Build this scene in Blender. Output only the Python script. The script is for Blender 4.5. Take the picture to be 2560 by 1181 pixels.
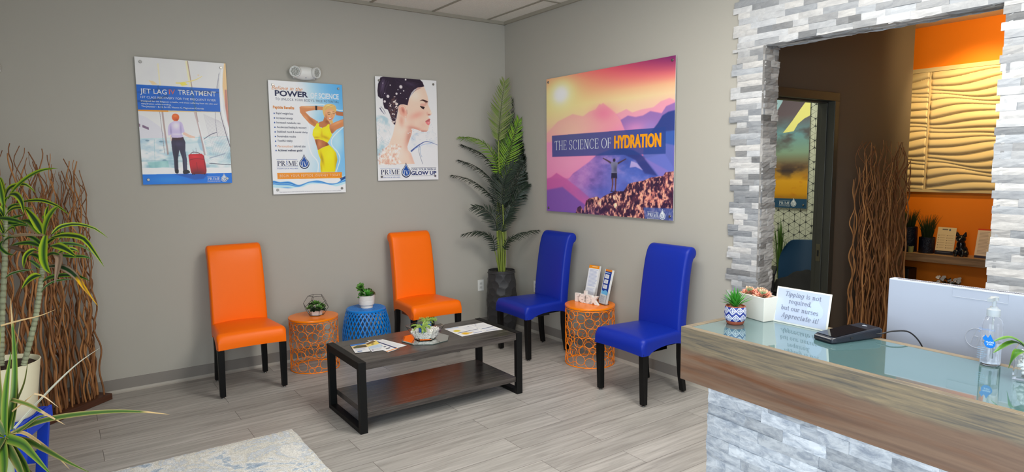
import bpy, bmesh, math, random
import numpy as np
from mathutils import Vector, Matrix
from math import sin, cos, pi, radians, sqrt, atan2
for o in list(bpy.data.objects): bpy.data.objects.remove(o)
S = bpy.context.scene
COL = S.collection
# ------------------------------------------------------------ camera, world, lights, exposure
CAM = dict(f=1609.29, yaw=0.95624, pitch=0.10671, roll=-0.00957, loc=(-3.7783, -5.4502, 1.6303))
_c, _s = cos, sin
FW = Vector((_c(CAM['yaw'])*_c(CAM['pitch']), _s(CAM['yaw'])*_c(CAM['pitch']), -_s(CAM['pitch'])))
_rt = Vector((_s(CAM['yaw']), -_c(CAM['yaw']), 0)); _up = _rt.cross(FW)
RT = _rt*_c(CAM['roll'])+_up*_s(CAM['roll']); UP = -_rt*_s(CAM['roll'])+_up*_c(CAM['roll'])
CL = Vector(CAM['loc'])
cam = bpy.data.cameras.new('camera'); cam.sensor_width = 36; cam.sensor_fit = 'HORIZONTAL'
cam.lens = CAM['f']/2560*36; cam.clip_start = .05
camo = bpy.data.objects.new('camera', cam); COL.objects.link(camo)
m = Matrix((RT, UP, -FW)).transposed().to_4x4(); m.translation = CL; camo.matrix_world = m
S.camera = camo
S.view_settings.view_transform = 'Standard'; S.view_settings.look = 'None'
S.view_settings.exposure = 0.06; S.view_settings.gamma = 1.0
try: S.view_settings.use_curve_mapping = False
except Exception: pass
w = bpy.data.worlds.new('world'); S.world = w; w.use_nodes = True
w.node_tree.nodes['Background'].inputs[0].default_value = (.75, .86, 1, 1)
w.node_tree.nodes['Background'].inputs[1].default_value = 1.0
def area(name, loc, to, sx, sy, power, col, spread=180):
    l = bpy.data.lights.new(name, 'AREA'); l.shape = 'RECTANGLE'; l.size = sx; l.size_y = sy
    l.energy = power; l.color = col; l.spread = radians(spread)
    o = bpy.data.objects.new(name, l); COL.objects.link(o); o.location = loc
    o.rotation_euler = (Vector(to)-Vector(loc)).to_track_quat('-Z', 'Y').to_euler(); return o
# daylight through the storefront on the left and the glazed entrance behind the camera
area('window_daylight', (-4.92, -6.4, 1.45), (0, -6.3, .0), 4.4, 2.2, 185, (.80, .91, 1.0))
area('entrance_daylight', (-.5, -9.3, 1.5), (-.3, 0, .6), 3.2, 2.2, 58, (.95, .97, 1.0))
def pt(u, v, ax, val):                       # where the sight line through a photo pixel meets a plane
    d = FW + RT*((u-1280)/CAM['f']) - UP*((v-590.5)/CAM['f'])
    i = 'xyz'.index(ax); return CL + d*((val-CL[i])/d[i])
def pd(u, v, D):                             # ... or a depth
    return CL + (FW + RT*((u-1280)/CAM['f']) - UP*((v-590.5)/CAM['f']))*D
R = random.Random(7)
# ------------------------------------------------------------ colour, materials
def lin(c):
    c = max(0., min(1., c)); return c/12.92 if c <= .04045 else ((c+.055)/1.055)**2.4
def rgb(r, g, b): return (lin(r/255), lin(g/255), lin(b/255), 1)
MATS = {}
def mat(name, col=(.8, .8, .8, 1), rough=.5, metal=0, spec=.5, bump=0, bscale=60, var=0, vscale=8, stretch=None, trans=0, ior=1.45, coat=0, attr=False, emit=0, alpha=1):
    if name in MATS: return MATS[name]
    m = bpy.data.materials.new(name); m.use_nodes = True; nt = m.node_tree; N = nt.nodes; L = nt.links
    b = N['Principled BSDF']; b.inputs['Base Color'].default_value = col; b.inputs['Roughness'].default_value = rough
    b.inputs['Metallic'].default_value = metal; b.inputs['Specular IOR Level'].default_value = spec
    b.inputs['Transmission Weight'].default_value = trans; b.inputs['IOR'].default_value = ior
    b.inputs['Coat Weight'].default_value = coat; b.inputs['Alpha'].default_value = alpha
    tc = N.new('ShaderNodeTexCoord'); mp = N.new('ShaderNodeMapping'); L.new(tc.outputs['Object'], mp.inputs[0])
    if stretch: mp.inputs['Scale'].default_value = stretch
    src = None
    if attr:
        a = N.new('ShaderNodeAttribute'); a.attribute_name = 'Col'; src = a.outputs['Color']
    if var:
        n = N.new('ShaderNodeTexNoise'); n.inputs['Scale'].default_value = vscale; n.inputs['Detail'].default_value = 6
        L.new(mp.outputs[0], n.inputs['Vector'])
        mr = N.new('ShaderNodeMapRange'); mr.inputs['From Min'].default_value = .3; mr.inputs['From Max'].default_value = .7
        mr.inputs['To Min'].default_value = 1-var; mr.inputs['To Max'].default_value = 1+var; L.new(n.outputs['Fac'], mr.inputs['Value'])
        mx = N.new('ShaderNodeMix'); mx.data_type = 'RGBA'; mx.blend_type = 'MULTIPLY'; mx.inputs['Factor'].default_value = 1
        if src: L.new(src, mx.inputs['A'])
        else: mx.inputs['A'].default_value = col
        L.new(mr.outputs[0], mx.inputs['B']); src = mx.outputs['Result']
    if src: L.new(src, b.inputs['Base Color'])
    if emit:
        b.inputs['Emission Strength'].default_value = emit; b.inputs['Emission Color'].default_value = col
    if bump:
        n = N.new('ShaderNodeTexNoise'); n.inputs['Scale'].default_value = bscale; n.inputs['Detail'].default_value = 4
        L.new(mp.outputs[0], n.inputs['Vector'])
        bp = N.new('ShaderNodeBump'); bp.inputs['Strength'].default_value = bump; bp.inputs['Distance'].default_value = .01
        L.new(n.outputs['Fac'], bp.inputs['Height']); L.new(bp.outputs[0], b.inputs['Normal'])
    MATS[name] = m; return m
# ------------------------------------------------------------ mesh helpers
class MB:
    def __init__(s): s.v = []; s.f = []; s.c = []; s.col = (1, 1, 1, 1)
    def vert(s, p, c=None): s.v.append(tuple(p)); s.c.append(c or s.col); return len(s.v)-1
    def face(s, pts, c=None): s.f.append([s.vert(p, c) for p in pts])
    def box(s, x0, x1, y0, y1, z0, z1, M=None, jit=0):
        P = [Vector((x, y, z)) for z in (z0, z1) for x, y in ((x0, y0), (x1, y0), (x1, y1), (x0, y1))]
        if jit: P = [p+Vector([R.uniform(-jit, jit) for _ in range(3)]) for p in P]
        if M is not None: P = [M @ p for p in P]
        i = [s.vert(p) for p in P]
        for q in ((3, 2, 1, 0), (4, 5, 6, 7), (0, 1, 5, 4), (1, 2, 6, 5), (2, 3, 7, 6), (3, 0, 4, 7)): s.f.append([i[k] for k in q])
    def tube(s, pts, rad, n=8, cap=True, sq=1.0, cols=None):
        pts = [Vector(p) for p in pts]; k = len(pts); r = rad if hasattr(rad, '__len__') else [rad]*k
        t0 = (pts[1]-pts[0]).normalized(); a = Vector((0, 0, 1)) if abs(t0.z) < .9 else Vector((1, 0, 0))
        u = t0.cross(a).normalized(); rings = []
        for i, p in enumerate(pts):
            t = (pts[min(i+1, k-1)]-pts[max(i-1, 0)]).normalized()
            u = (u-t*u.dot(t)).normalized(); v = t.cross(u)
            rings.append([s.vert(p+(u*cos(2*pi*j/n)+v*sin(2*pi*j/n)*sq)*r[i], cols[i] if cols else None) for j in range(n)])
        for A, B in zip(rings, rings[1:]):
            for j in range(n): s.f.append([A[j], A[(j+1) % n], B[(j+1) % n], B[j]])
        if cap: s.f.append(rings[0][::-1]); s.f.append(rings[-1])
    def ring(s, c, rx, ry, ax, ay, r, n=24, k=6):      # closed tube along an ellipse spanned by ax, ay
        c = Vector(c); ax = Vector(ax); ay = Vector(ay); nz = ax.cross(ay).normalized(); R_ = []
        for i in range(n):
            a = 2*pi*i/n; p = c+ax*cos(a)*rx+ay*sin(a)*ry; o = (ax*cos(a)+ay*sin(a)).normalized()
            R_.append([s.vert(p+(o*cos(2*pi*j/k)+nz*sin(2*pi*j/k))*r) for j in range(k)])
        for i in range(n):
            A, B = R_[i], R_[(i+1) % n]
            for j in range(k): s.f.append([A[j], A[(j+1) % k], B[(j+1) % k], B[j]])
    def loop(s, pts, r, k=6):                          # closed tube through points
        pts = [Vector(p) for p in pts]; n = len(pts); R_ = []
        cen = sum(pts, Vector())/n
        for i in range(n):
            t = (pts[(i+1) % n]-pts[i-1]).normalized(); o = (pts[i]-cen); o = (o-t*o.dot(t)).normalized(); b = t.cross(o)
            R_.append([s.vert(pts[i]+(o*cos(2*pi*j/k)+b*sin(2*pi*j/k))*r) for j in range(k)])
        for i in range(n):
            A, B = R_[i], R_[(i+1) % n]
            for j in range(k): s.f.append([A[j], A[(j+1) % k], B[(j+1) % k], B[j]])
    def lathe(s, prof, n=32, c=(0, 0, 0), rot=0, cols=None, M=None, flat=1.0):
        rings = []
        for q, (r, z) in enumerate(prof):
            ring = []
            for j in range(n):
                p = Vector((c[0]+r*cos(2*pi*j/n+rot), c[1]+r*flat*sin(2*pi*j/n+rot), c[2]+z))
                ring.append(s.vert(M @ p if M is not None else p, cols[q] if cols else None))
            rings.append(ring)
        for A, B in zip(rings, rings[1:]):
            for j in range(n): s.f.append([A[j], A[(j+1) % n], B[(j+1) % n], B[j]])
        if prof[0][0] > 1e-5: s.f.append(rings[0][::-1])
        if prof[-1][0] > 1e-5: s.f.append(rings[-1])
    def prism(s, poly, d0, d1, M):                     # 2-D outline (x,y) extruded from d0 to d1, placed by M
        n = len(poly); A = [s.vert(M @ Vector((x, y, d0))) for x, y in poly]; B = [s.vert(M @ Vector((x, y, d1))) for x, y in poly]
        s.f.append(A[::-1]); s.f.append(B)
        for i in range(n): s.f.append([A[i], A[(i+1) % n], B[(i+1) % n], B[i]])
    def gridsurf(s, rows, cols=None):
        I = [[s.vert(p, cols[i][j] if cols else None) for j, p in enumerate(r)] for i, r in enumerate(rows)]
        for i in range(len(I)-1):
            for j in range(len(I[0])-1): s.f.append([I[i][j], I[i][j+1], I[i+1][j+1], I[i+1][j]])
    def blob(s, c, r, seg=8, rings=5, sq=(1, 1, 1), M=None):
        c = Vector(c)
        prof = []
        for i in range(rings+1):
            a = -pi/2+pi*i/rings; prof.append((max(cos(a), 1e-6 if i in (0, rings) else cos(a)), sin(a)))
        base = len(s.v); rr = []
        for pr, pz in prof:
            rr.append([s.vert(c+(M @ Vector((pr*cos(2*pi*j/seg)*sq[0], pr*sin(2*pi*j/seg)*sq[1], pz*sq[2])) if M is not None else Vector((pr*cos(2*pi*j/seg)*sq[0], pr*sin(2*pi*j/seg)*sq[1], pz*sq[2])))*r) for j in range(seg)])
        for A, B in zip(rr, rr[1:]):
            for j in range(seg): s.f.append([A[j], A[(j+1) % seg], B[(j+1) % seg], B[j]])
def build(name, mb, material, parent=None, smooth=False, bevel=0, color=False, sub=0, merge=False, auto=None):
    me = bpy.data.meshes.new(name); me.from_pydata(mb.v, [], mb.f); me.update()
    if color:
        at = me.color_attributes.new('Col', 'FLOAT_COLOR', 'POINT')
        at.data.foreach_set('color', np.array(mb.c, dtype=np.float32).ravel())
    me.materials.append(material)
    bm = bmesh.new(); bm.from_mesh(me)
    if merge: bmesh.ops.remove_doubles(bm, verts=bm.verts, dist=1e-5)
    bmesh.ops.recalc_face_normals(bm, faces=bm.faces)
    bm.to_mesh(me); bm.free()
    if smooth: me.shade_smooth()
    o = bpy.data.objects.new(name, me); COL.objects.link(o)
    if parent: o.parent = parent
    if bevel:
        md = o.modifiers.new('bevel', 'BEVEL'); md.width = bevel; md.segments = 2; md.limit_method = 'ANGLE'; md.angle_limit = radians(40)
    if sub:
        md = o.modifiers.new('sub', 'SUBSURF'); md.levels = md.render_levels = sub
    if auto and smooth: me.set_sharp_from_angle(angle=radians(auto))
    return o
def tag(o, label=None, cat=None, group=None, kind=None):
    if label: o['label'] = label
    if cat: o['category'] = cat
    if group: o['group'] = group
    if kind: o['kind'] = kind
    return o
def thing(name, label, cat, loc=(0, 0, 0), rz=0, group=None):
    o = bpy.data.objects.new(name, None); COL.objects.link(o); o.empty_display_size = .1
    o.location = loc; o.rotation_euler = (0, 0, rz); return tag(o, label, cat, group)
def struct(name, mb, m, **k):
    o = build(name, mb, m, **k); o['kind'] = 'structure'; return o
def dup(root, loc, rz, label, group=None):
    r = root.copy(); COL.objects.link(r); r.location = loc; r.rotation_euler = (0, 0, rz); r['label'] = label
    if group: r['group'] = group
    for ch in list(root.children):
        c = ch.copy(); COL.objects.link(c); c.parent = r
        for g in list(ch.children):
            d = g.copy(); COL.objects.link(d); d.parent = c
    return r
def spline(P, n=24, closed=False):
    P = [np.array(p, float) for p in P]; out = []; k = len(P)
    segs = k if closed else k-1; per = max(2, n//segs)
    for i in range(segs):
        if closed: a, b, c, d = P[i-1], P[i], P[(i+1) % k], P[(i+2) % k]
        else: a, b, c, d = P[max(i-1, 0)], P[i], P[i+1], P[min(i+2, k-1)]
        for j in range(per):
            t = j/per
            out.append(.5*(2*b+(c-a)*t+(2*a-5*b+4*c-d)*t*t+(3*b-3*c+d-a)*t**3))
    if not closed: out.append(P[-1])
    return out
# ------------------------------------------------------------ lettering
TXT = {}
def text_polys(s, bold=0.0, shear=0.0, spacing=1.0):
    key = (s, bold, shear, spacing)
    if key in TXT: return TXT[key]
    cu = bpy.data.curves.new('t', 'FONT'); cu.body = s; cu.size = 1; cu.resolution_u = 3; cu.offset = bold; cu.shear = shear; cu.space_character = spacing
    o = bpy.data.objects.new('t', cu); COL.objects.link(o)
    bpy.context.view_layer.update()
    me = bpy.data.meshes.new_from_object(o.evaluated_get(bpy.context.evaluated_depsgraph_get()))
    V = np.array([v.co[:2] for v in me.vertices]) if len(me.vertices) else np.zeros((1, 2)); F = [list(p.vertices) for p in me.polygons]
    bpy.data.objects.remove(o); bpy.data.curves.remove(cu); bpy.data.meshes.remove(me)
    TXT[key] = (V, F); return V, F
CAPH = .73
def put_text(mb, s, x, y, w, h, col, M, bold=0.0, shear=0.0, spacing=1.0, align='fit', z=0):
    """lay s on the plane of M from x (left), baseline y, to width w; h = height of a capital"""
    V, F = text_polys(s, bold, shear, spacing)
    x0, x1 = V[:, 0].min(), V[:, 0].max(); sc = h/CAPH; sx = w/(x1-x0) if w else sc
    base = len(mb.v)
    for p in V: mb.vert(M @ Vector((x+(p[0]-x0)*sx, y+p[1]*sc, z)), col)
    for f in F: mb.f.append([base+i for i in f])
# a small roman letter set: stems, hairlines, bowls and serifs
def _R(x0, y0, x1, y1): return [[(x0, y0), (x1, y0), (x1, y1), (x0, y1)]]
def _D(x0, y0, x1, y1, w): return [[(x0-w/2, y0), (x0+w/2, y0), (x1+w/2, y1), (x1-w/2, y1)]]
def _A(cx, cy, rx, ry, a0, a1, wv, wh, n=14):
    o = []
    for i in range(n):
        q = []
        for a, inn in ((a0+(a1-a0)*i/n, 0), (a0+(a1-a0)*(i+1)/n, 0), (a0+(a1-a0)*(i+1)/n, 1), (a0+(a1-a0)*i/n, 1)):
            a = radians(a); q.append((cx+(rx-wv*inn)*cos(a), cy+(ry-wh*inn)*sin(a)))
        o.append(q)
    return o
def glyph(ch, W=.14, H=.055, sf=.07):
    def st(x, y0=0, y1=1, b=1, t=1):
        r = _R(x, y0, x+W, y1)
        if b: r += _R(x-sf, y0, x+W+sf, y0+H)
        if t: r += _R(x-sf, y1-H, x+W+sf, y1)
        return r
    X = .66; G = []; a = 0
    if ch == 'T': G = st(.30, t=0)+_R(0, 1-H, .74, 1)+_D(.03, 1, .02, .78, .05)+_D(.71, 1, .72, .78, .05); a = .74
    elif ch == 'H': G = st(.07)+st(.60)+_R(.2, .5, .62, .5+H); a = .81
    elif ch == 'E': G = st(.07)+_R(.1, 0, .62, H)+_R(.1, 1-H, .6, 1)+_R(.2, .5, .48, .5+H)+_R(.58, 0, .62, .24)+_R(.56, .78, .6, 1)+_R(.45, .4, .48, .65); a = .66
    elif ch == 'S': G = _A(.29, .75, .27, .26, 30, 275, W*.8, H)+_A(.29, .26, .29, .27, -155, 95, W*.9, H)+_R(.49, .72, .53, 1)+_R(.02, 0, .06, .28); a = .60
    elif ch == 'C': G = _A(.42, .5, .42, .52, 40, 320, W, H)+_R(.72, .7, .76, 1); a = .80
    elif ch == 'I': G = st(.07); a = .28
    elif ch == 'N': G = st(.08, b=1)[:]+_D(.14, 1, .66, 0, W*1.2)+st(.62, b=0); G[0] = _R(.12, 0, .17, 1)[0]; a = .84; G += _R(.66, 0, .7, 1)
    elif ch == 'O': G = _A(.44, .5, .44, .52, 0, 360, W, H, 28); a = .88
    elif ch == 'F': G = st(.07)+_R(.1, 1-H, .58, 1)+_R(.2, .48, .46, .48+H)+_R(.54, .76, .58, 1)+_R(.43, .38, .46, .62); a = .60
    elif ch == 'P': G = st(.07)+_A(.3, .74, .28, .26, -90, 90, W, H)+_R(.15, 1-H, .32, 1)+_R(.15, .48, .32, .48+H); a = .60
    elif ch == 'R': G = st(.07)+_A(.3, .75, .27, .25, -90, 90, W, H)+_R(.15, 1-H, .32, 1)+_R(.15, .5, .32, .5+H)+_D(.62, 0, .34, .52, W*1.1)+_R(.52, 0, .74, H); a = .72
    elif ch == 'M': G = _R(.1, 0, .15, 1)+_R(.02, 0, .24, H)+_R(0, 1-H, .2, 1)+_D(.48, 0, .17, 1, W)+_D(.48, 0, .82, 1, .05)+_R(.80, 0, .80+W, 1)+_R(.73, 0, 1.0, H)+_R(.8, 1-H, 1.0, 1); a = 1.0
    elif ch == 'V': G = _D(.40, 0, .14, 1, W)+_D(.40, 0, .68, 1, .06)+_R(0, 1-H, .27, 1)+_R(.56, 1-H, .8, 1); a = .78
    elif ch == 'A': G = _D(.13, 0, .38, 1, .06)+_D(.66, 0, .40, 1, W)+_R(.2, .3, .58, .3+H)+_R(0, 0, .25, H)+_R(.52, 0, .82, H); a = .82
    elif ch in 'ilj': G = st(.09, 0, X if ch == 'i' else 1, 1, 0)+_R(.0, (X if ch == 'i' else 1)-.09, .12, X if ch == 'i' else 1)+(_A(.16, .86, .09, .09, 0, 360, .09, .09) if ch == 'i' else []); a = .36
    elif ch in 'pb' : 
        y0, y1 = (-.28, X) if ch == 'p' else (0, 1)
        G = st(.1, y0, y1, ch == 'p', 0)+_A(.34, .33, .3, .35, 0, 360, W, .09, 24)+_R(0, y1-.09, .14, y1); a = .70
    elif ch in 'dqg':
        G = _A(.34, .33, .32, .35, 0, 360, W, .09, 24)
        if ch == 'd': G += _R(.52, 0, .52+W, 1)+_R(.44, .91, .6, 1)+_R(.52, 0, .76, .09)
        elif ch == 'q': G += _R(.52, -.28, .52+W, X)+_R(.44, -.28, .76, -.2)
        else: G += _R(.52, 0, .52+W, X)+_R(.6, X-.09, .74, X)+_A(.36, -.03, .3, .28, 180, 360, .1, .1)
        a = .76
    elif ch in 'nhum':
        if ch == 'u': G = st(.08, .12, X, 0, 0)+_R(0, X-.09, .1, X)+_A(.36, .24, .28, .26, 180, 300, W, .1)+_R(.5, 0, .5+W, X)+_R(.42, X-.09, .55, X)+_R(.5, 0, .74, .09)
        else: G = st(.09, 0, X, 1, 0)+_R(0, X-.09, .12, X)+_A(.37, .42, .28, .26, 0, 150, W, .1)+_R(.65-W, 0, .65, .45)+_R(.43, 0, .74, .08)
        a = .76
    elif ch == 'r': G = st(.1, 0, X, 1, 0)+_R(0, X-.09, .14, X)+_A(.38, .4, .24, .28, 35, 150, W, .12)+_A(.5, .52, .08, .08, 0, 360, .08, .08); a = .60
    elif ch == 's': G = _A(.24, .49, .2, .19, 30, 280, W*.8, .09)+_A(.24, .18, .22, .2, -155, 95, W*.8, .09)+_R(.38, .48, .43, X)+_R(.02, 0, .07, .18); a = .52
    elif ch == 't': G = _R(.14, .12, .14+W, .9)+_R(0, X-.09, .42, X)+_A(.32, .16, .18, .18, 180, 330, W, .1); a = .50
    elif ch == 'e': G = _A(.32, .33, .32, .35, 0, 325, W, .09, 22)+_R(.1, .31, .62, .31+.08); a = .68
    elif ch == 'o': G = _A(.33, .33, .33, .35, 0, 360, W, .09, 24); a = .70
    elif ch == 'a': G = _A(.26, .2, .24, .21, 0, 360, W*.9, .08, 20)+_R(.42, 0, .42+W, .48)+_A(.32, .44, .24, .24, 0, 160, W, .1)+_R(.42, 0, .66, .09); a = .70
    elif ch == 'c': G = _A(.32, .33, .32, .35, 45, 315, W, .09, 22)+_A(.5, .5, .09, .09, 0, 360, .09, .09); a = .62
    elif ch == ',': G = _A(.12, .06, .09, .09, 0, 360, .09, .09)+_D(.06, -.16, .16, .04, .07); a = .28
    elif ch == '!': G = _A(.12, .08, .09, .09, 0, 360, .09, .09)+[[(.08, .26), (.16, .26), (.21, 1), (.03, 1)]]; a = .28
    elif ch == ' ': a = .36
    return G, a
def put_serif(mb, s, x, y, w, h, col, M, W=.14, H=.055, gap=.06, shear=0, z=0):
    items = []; cx = 0; k = 0
    for i, ch in enumerate(s):
        G, a = glyph(ch, W, H); items.append((cx, G)); cx += a+gap
    tot = cx-gap; sx = w/tot if w else h
    for ox, G in items:
        for k, q in enumerate(G):
            mb.face([M @ Vector((x+(ox+px+shear*py)*sx, y+py*h, z+k*1.6e-5)) for px, py in q], col)
    return tot*sx
# ------------------------------------------------------------ the room
HC = 3.073; XW = -5.0; YB = -9.4
WALL = mat('greige_paint', rgb(175, 171, 161), .75, bump=.02, bscale=220)
DARKW = mat('taupe_paint', rgb(98, 86, 74), .75)
ORW = mat('orange_paint', rgb(238, 126, 4), .6)
BASE = mat('cove_base', rgb(134, 128, 121), .5)
def floor_mat():
    m = bpy.data.materials.new('grey_plank'); m.use_nodes = True; nt = m.node_tree; N, L = nt.nodes, nt.links; b = N['Principled BSDF']
    tc = N.new('ShaderNodeTexCoord'); br = N.new('ShaderNodeTexBrick'); L.new(tc.outputs['Object'], br.inputs['Vector'])
    br.inputs['Scale'].default_value = 1; br.inputs['Brick Width'].default_value = 1.22; br.inputs['Row Height'].default_value = .182; br.inputs['Mortar Size'].default_value = .0014
    br.offset = .37; br.inputs['Color1'].default_value = rgb(180, 176, 171); br.inputs['Color2'].default_value = rgb(165, 161, 156); br.inputs['Mortar'].default_value = rgb(96, 90, 84); br.inputs['Bias'].default_value = 0
    mp = N.new('ShaderNodeMapping'); mp.inputs['Scale'].default_value = (1.3, 22, 1); L.new(tc.outputs['Object'], mp.inputs[0])
    ofs = N.new('ShaderNodeVectorMath'); ofs.operation = 'ADD'; L.new(mp.outputs[0], ofs.inputs[0])
    sc = N.new('ShaderNodeVectorMath'); sc.operation = 'SCALE'; sc.inputs['Scale'].default_value = 40; L.new(br.outputs['Color'], sc.inputs[0]); L.new(sc.outputs[0], ofs.inputs[1])
    n = N.new('ShaderNodeTexNoise'); n.inputs['Scale'].default_value = 1.6; n.inputs['Detail'].default_value = 9; n.inputs['Roughness'].default_value = .62; n.inputs['Distortion'].default_value = .6; L.new(ofs.outputs[0], n.inputs['Vector'])
    r = N.new('ShaderNodeValToRGB'); e = r.color_ramp.elements; e[0].position = .32; e[0].color = (.62, .61, .59, 1); e[1].position = .66; e[1].color = (1.14, 1.13, 1.12, 1); L.new(n.outputs['Fac'], r.inputs[0])
    x = N.new('ShaderNodeMix'); x.data_type = 'RGBA'; x.blend_type = 'MULTIPLY'; x.inputs['Factor'].default_value = .85; L.new(br.outputs['Color'], x.inputs['A']); L.new(r.outputs[0], x.inputs['B'])
    L.new(x.outputs['Result'], b.inputs['Base Color']); b.inputs['Roughness'].default_value = .42; b.inputs['Specular IOR Level'].default_value = .35
    bp = N.new('ShaderNodeBump'); bp.inputs['Strength'].default_value = .12; bp.inputs['Distance'].default_value = .002; L.new(n.outputs['Fac'], bp.inputs['Height']); L.new(bp.outputs[0], b.inputs['Normal'])
    return m
mb = MB(); mb.box(XW-.3, 6.2, YB-.3, 1.2, -.12, 0); struct('floor', mb, floor_mat())
mb = MB(); mb.box(XW-.2, .0, YB-.2, .0, HC, HC+.1); ceil = struct('ceiling', mb, mat('ceiling_tile', rgb(236, 232, 222), .95, bump=.5, bscale=180, var=.05, vscale=90))
mb = MB()
for k in range(10):
    x = -.2105-.6096*k; mb.box(x-.012, x+.012, YB, -.02, HC-.006, HC+.004)
for k in range(8):
    y = -.9045-1.2192*k; mb.box(XW, -.02, y-.012, y+.012, HC-.0065, HC+.004)
mb.box(XW, 0, -.022, 0, HC-.03, HC+.002); mb.box(-.022, 0, YB, 0, HC-.03, HC+.002)
build('ceiling_grid', mb, mat('grid_metal', rgb(158, 152, 138), .6), ceil)
mb = MB(); mb.box(XW-.2, .0, .0, .12, 0, HC+.1); struct('wall_left', mb, WALL)
# right wall with the reception opening; it is also the back of the stone surround
YO0, YO1, ZO = -2.945, -4.235, 2.394; TH = .125
mb = MB(); mb.box(0, TH, YO0+.012, .12, 0, HC+.1); mb.box(0, TH, YO1-.012, YO0+.012, ZO+.012, HC+.1); mb.box(0, TH, YB-.2, YO1-.012, 0, HC+.1); struct('wall_right', mb, WALL)
mb = MB(); mb.box(XW-.12, XW, -3.6, .12, 0, HC+.1); mb.box(XW-.12, XW, YB-.2, -8.9, 0, HC+.1); mb.box(XW-.12, XW, -8.9, -3.6, 0, .25); mb.box(XW-.12, XW, -8.9, -3.6, 2.65, HC+.1); struct('wall_storefront', mb, WALL)
mb = MB(); 
for k in range(5): y = -3.6-1.32*k; mb.box(XW-.08, XW-.02, y-.03, y+.03, .25, 2.65)
mb.box(XW-.08, XW-.02, -8.9, -3.6, .25, .31); mb.box(XW-.08, XW-.02, -8.9, -3.6, 2.59, 2.65); struct('window_1', mb, mat('anodised', rgb(90, 90, 92), .4, .8))
mb = MB(); mb.box(XW-.2, -4.0, YB-.12, YB, 0, HC+.1); mb.box(.8, 6, YB-.12, YB, 0, HC+.1); mb.box(-4, .8, YB-.12, YB, 2.65, HC+.1); struct('wall_entrance', mb, WALL)
# baseboards: cove base with a pale toe
def baseboard(name, x0, x1, y0, y1, side):
    mb = MB()
    if side == 'l': mb.box(x0, x1, -.006, 0, 0, .1016)
    else: mb.box(-.006, 0, y0, y1, 0, .1016)
    o = struct(name, mb, BASE); mb = MB()
    if side == 'l': P = [(x, y, z) for x in (x0, x1) for y, z in ((-.006, .022), (-.014, .008), (-.024, 0), (-.004, 0))]; 
    else: P = [(y, x, z) for x in (y0, y1) for y, z in ((-.006, .022), (-.014, .008), (-.024, 0), (-.004, 0))]
    i = [mb.vert(p) for p in P]; mb.f += [[i[0], i[1], i[5], i[4]], [i[1], i[2], i[6], i[5]], [i[3], i[0], i[4], i[7]]]
    build('toe', mb, mat('base_toe', rgb(168, 162, 152), .5), o)
baseboard('baseboard_left', XW, -.006, 0, 0, 'l'); baseboard('baseboard_right', 0, 0, -2.72, 0, 'r')
# ------------------------------------------------------------ split-face stone
def stone_mat(fac=.5, scale=9, lo=.3, hi=.62, dark=(.55, .57, .62, 1), dist=1.2):
    m = bpy.data.materials.new('split_stone'); m.use_nodes = True; nt = m.node_tree; N, L = nt.nodes, nt.links; b = N['Principled BSDF']
    a = N.new('ShaderNodeAttribute'); a.attribute_name = 'Col'; tc = N.new('ShaderNodeTexCoord')
    mp = N.new('ShaderNodeMapping'); mp.inputs['Scale'].default_value = (1, 1, 2.2); L.new(tc.outputs['Object'], mp.inputs[0])
    off = N.new('ShaderNodeVectorMath'); off.operation = 'ADD'; L.new(mp.outputs[0], off.inputs[0])
    sc = N.new('ShaderNodeVectorMath'); sc.operation = 'SCALE'; sc.inputs['Scale'].default_value = 30; L.new(a.outputs['Color'], sc.inputs[0]); L.new(sc.outputs[0], off.inputs[1])
    n = N.new('ShaderNodeTexNoise'); n.inputs['Scale'].default_value = scale; n.inputs['Detail'].default_value = 8; n.inputs['Roughness'].default_value = .7; n.inputs['Distortion'].default_value = dist; L.new(off.outputs[0], n.inputs['Vector'])
    r = N.new('ShaderNodeValToRGB'); e = r.color_ramp.elements; e[0].position = lo; e[0].color = dark; e[1].position = hi; e[1].color = (1.1, 1.1, 1.1, 1); L.new(n.outputs['Fac'], r.inputs[0])
    x = N.new('ShaderNodeMix'); x.data_type = 'RGBA'; x.blend_type = 'MULTIPLY'; x.inputs['Factor'].default_value = fac; L.new(a.outputs['Color'], x.inputs['A']); L.new(r.outputs[0], x.inputs['B'])
    L.new(x.outputs['Result'], b.inputs['Base Color']); b.inputs['Roughness'].default_value = .6
    f = N.new('ShaderNodeTexNoise'); f.inputs['Scale'].default_value = 55; f.inputs['Detail'].default_value = 6; L.new(tc.outputs['Object'], f.inputs['Vector'])
    bp = N.new('ShaderNodeBump'); bp.inputs['Strength'].default_value = .35; bp.inputs['Distance'].default_value = .004; L.new(f.outputs['Fac'], bp.inputs['Height']); L.new(bp.outputs[0], b.inputs['Normal'])
    return m
STONE = stone_mat(); STONE2 = stone_mat(.9, 17, .36, .6, (.46, .50, .57, 1), .5)
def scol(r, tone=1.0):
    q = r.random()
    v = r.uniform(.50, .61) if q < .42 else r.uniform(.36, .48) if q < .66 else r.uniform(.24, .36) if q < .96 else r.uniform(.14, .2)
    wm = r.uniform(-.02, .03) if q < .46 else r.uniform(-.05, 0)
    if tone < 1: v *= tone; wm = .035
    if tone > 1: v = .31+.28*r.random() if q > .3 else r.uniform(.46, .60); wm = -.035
    return (v*(1+wm), v, v*(1-wm*1.3), 1)
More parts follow.
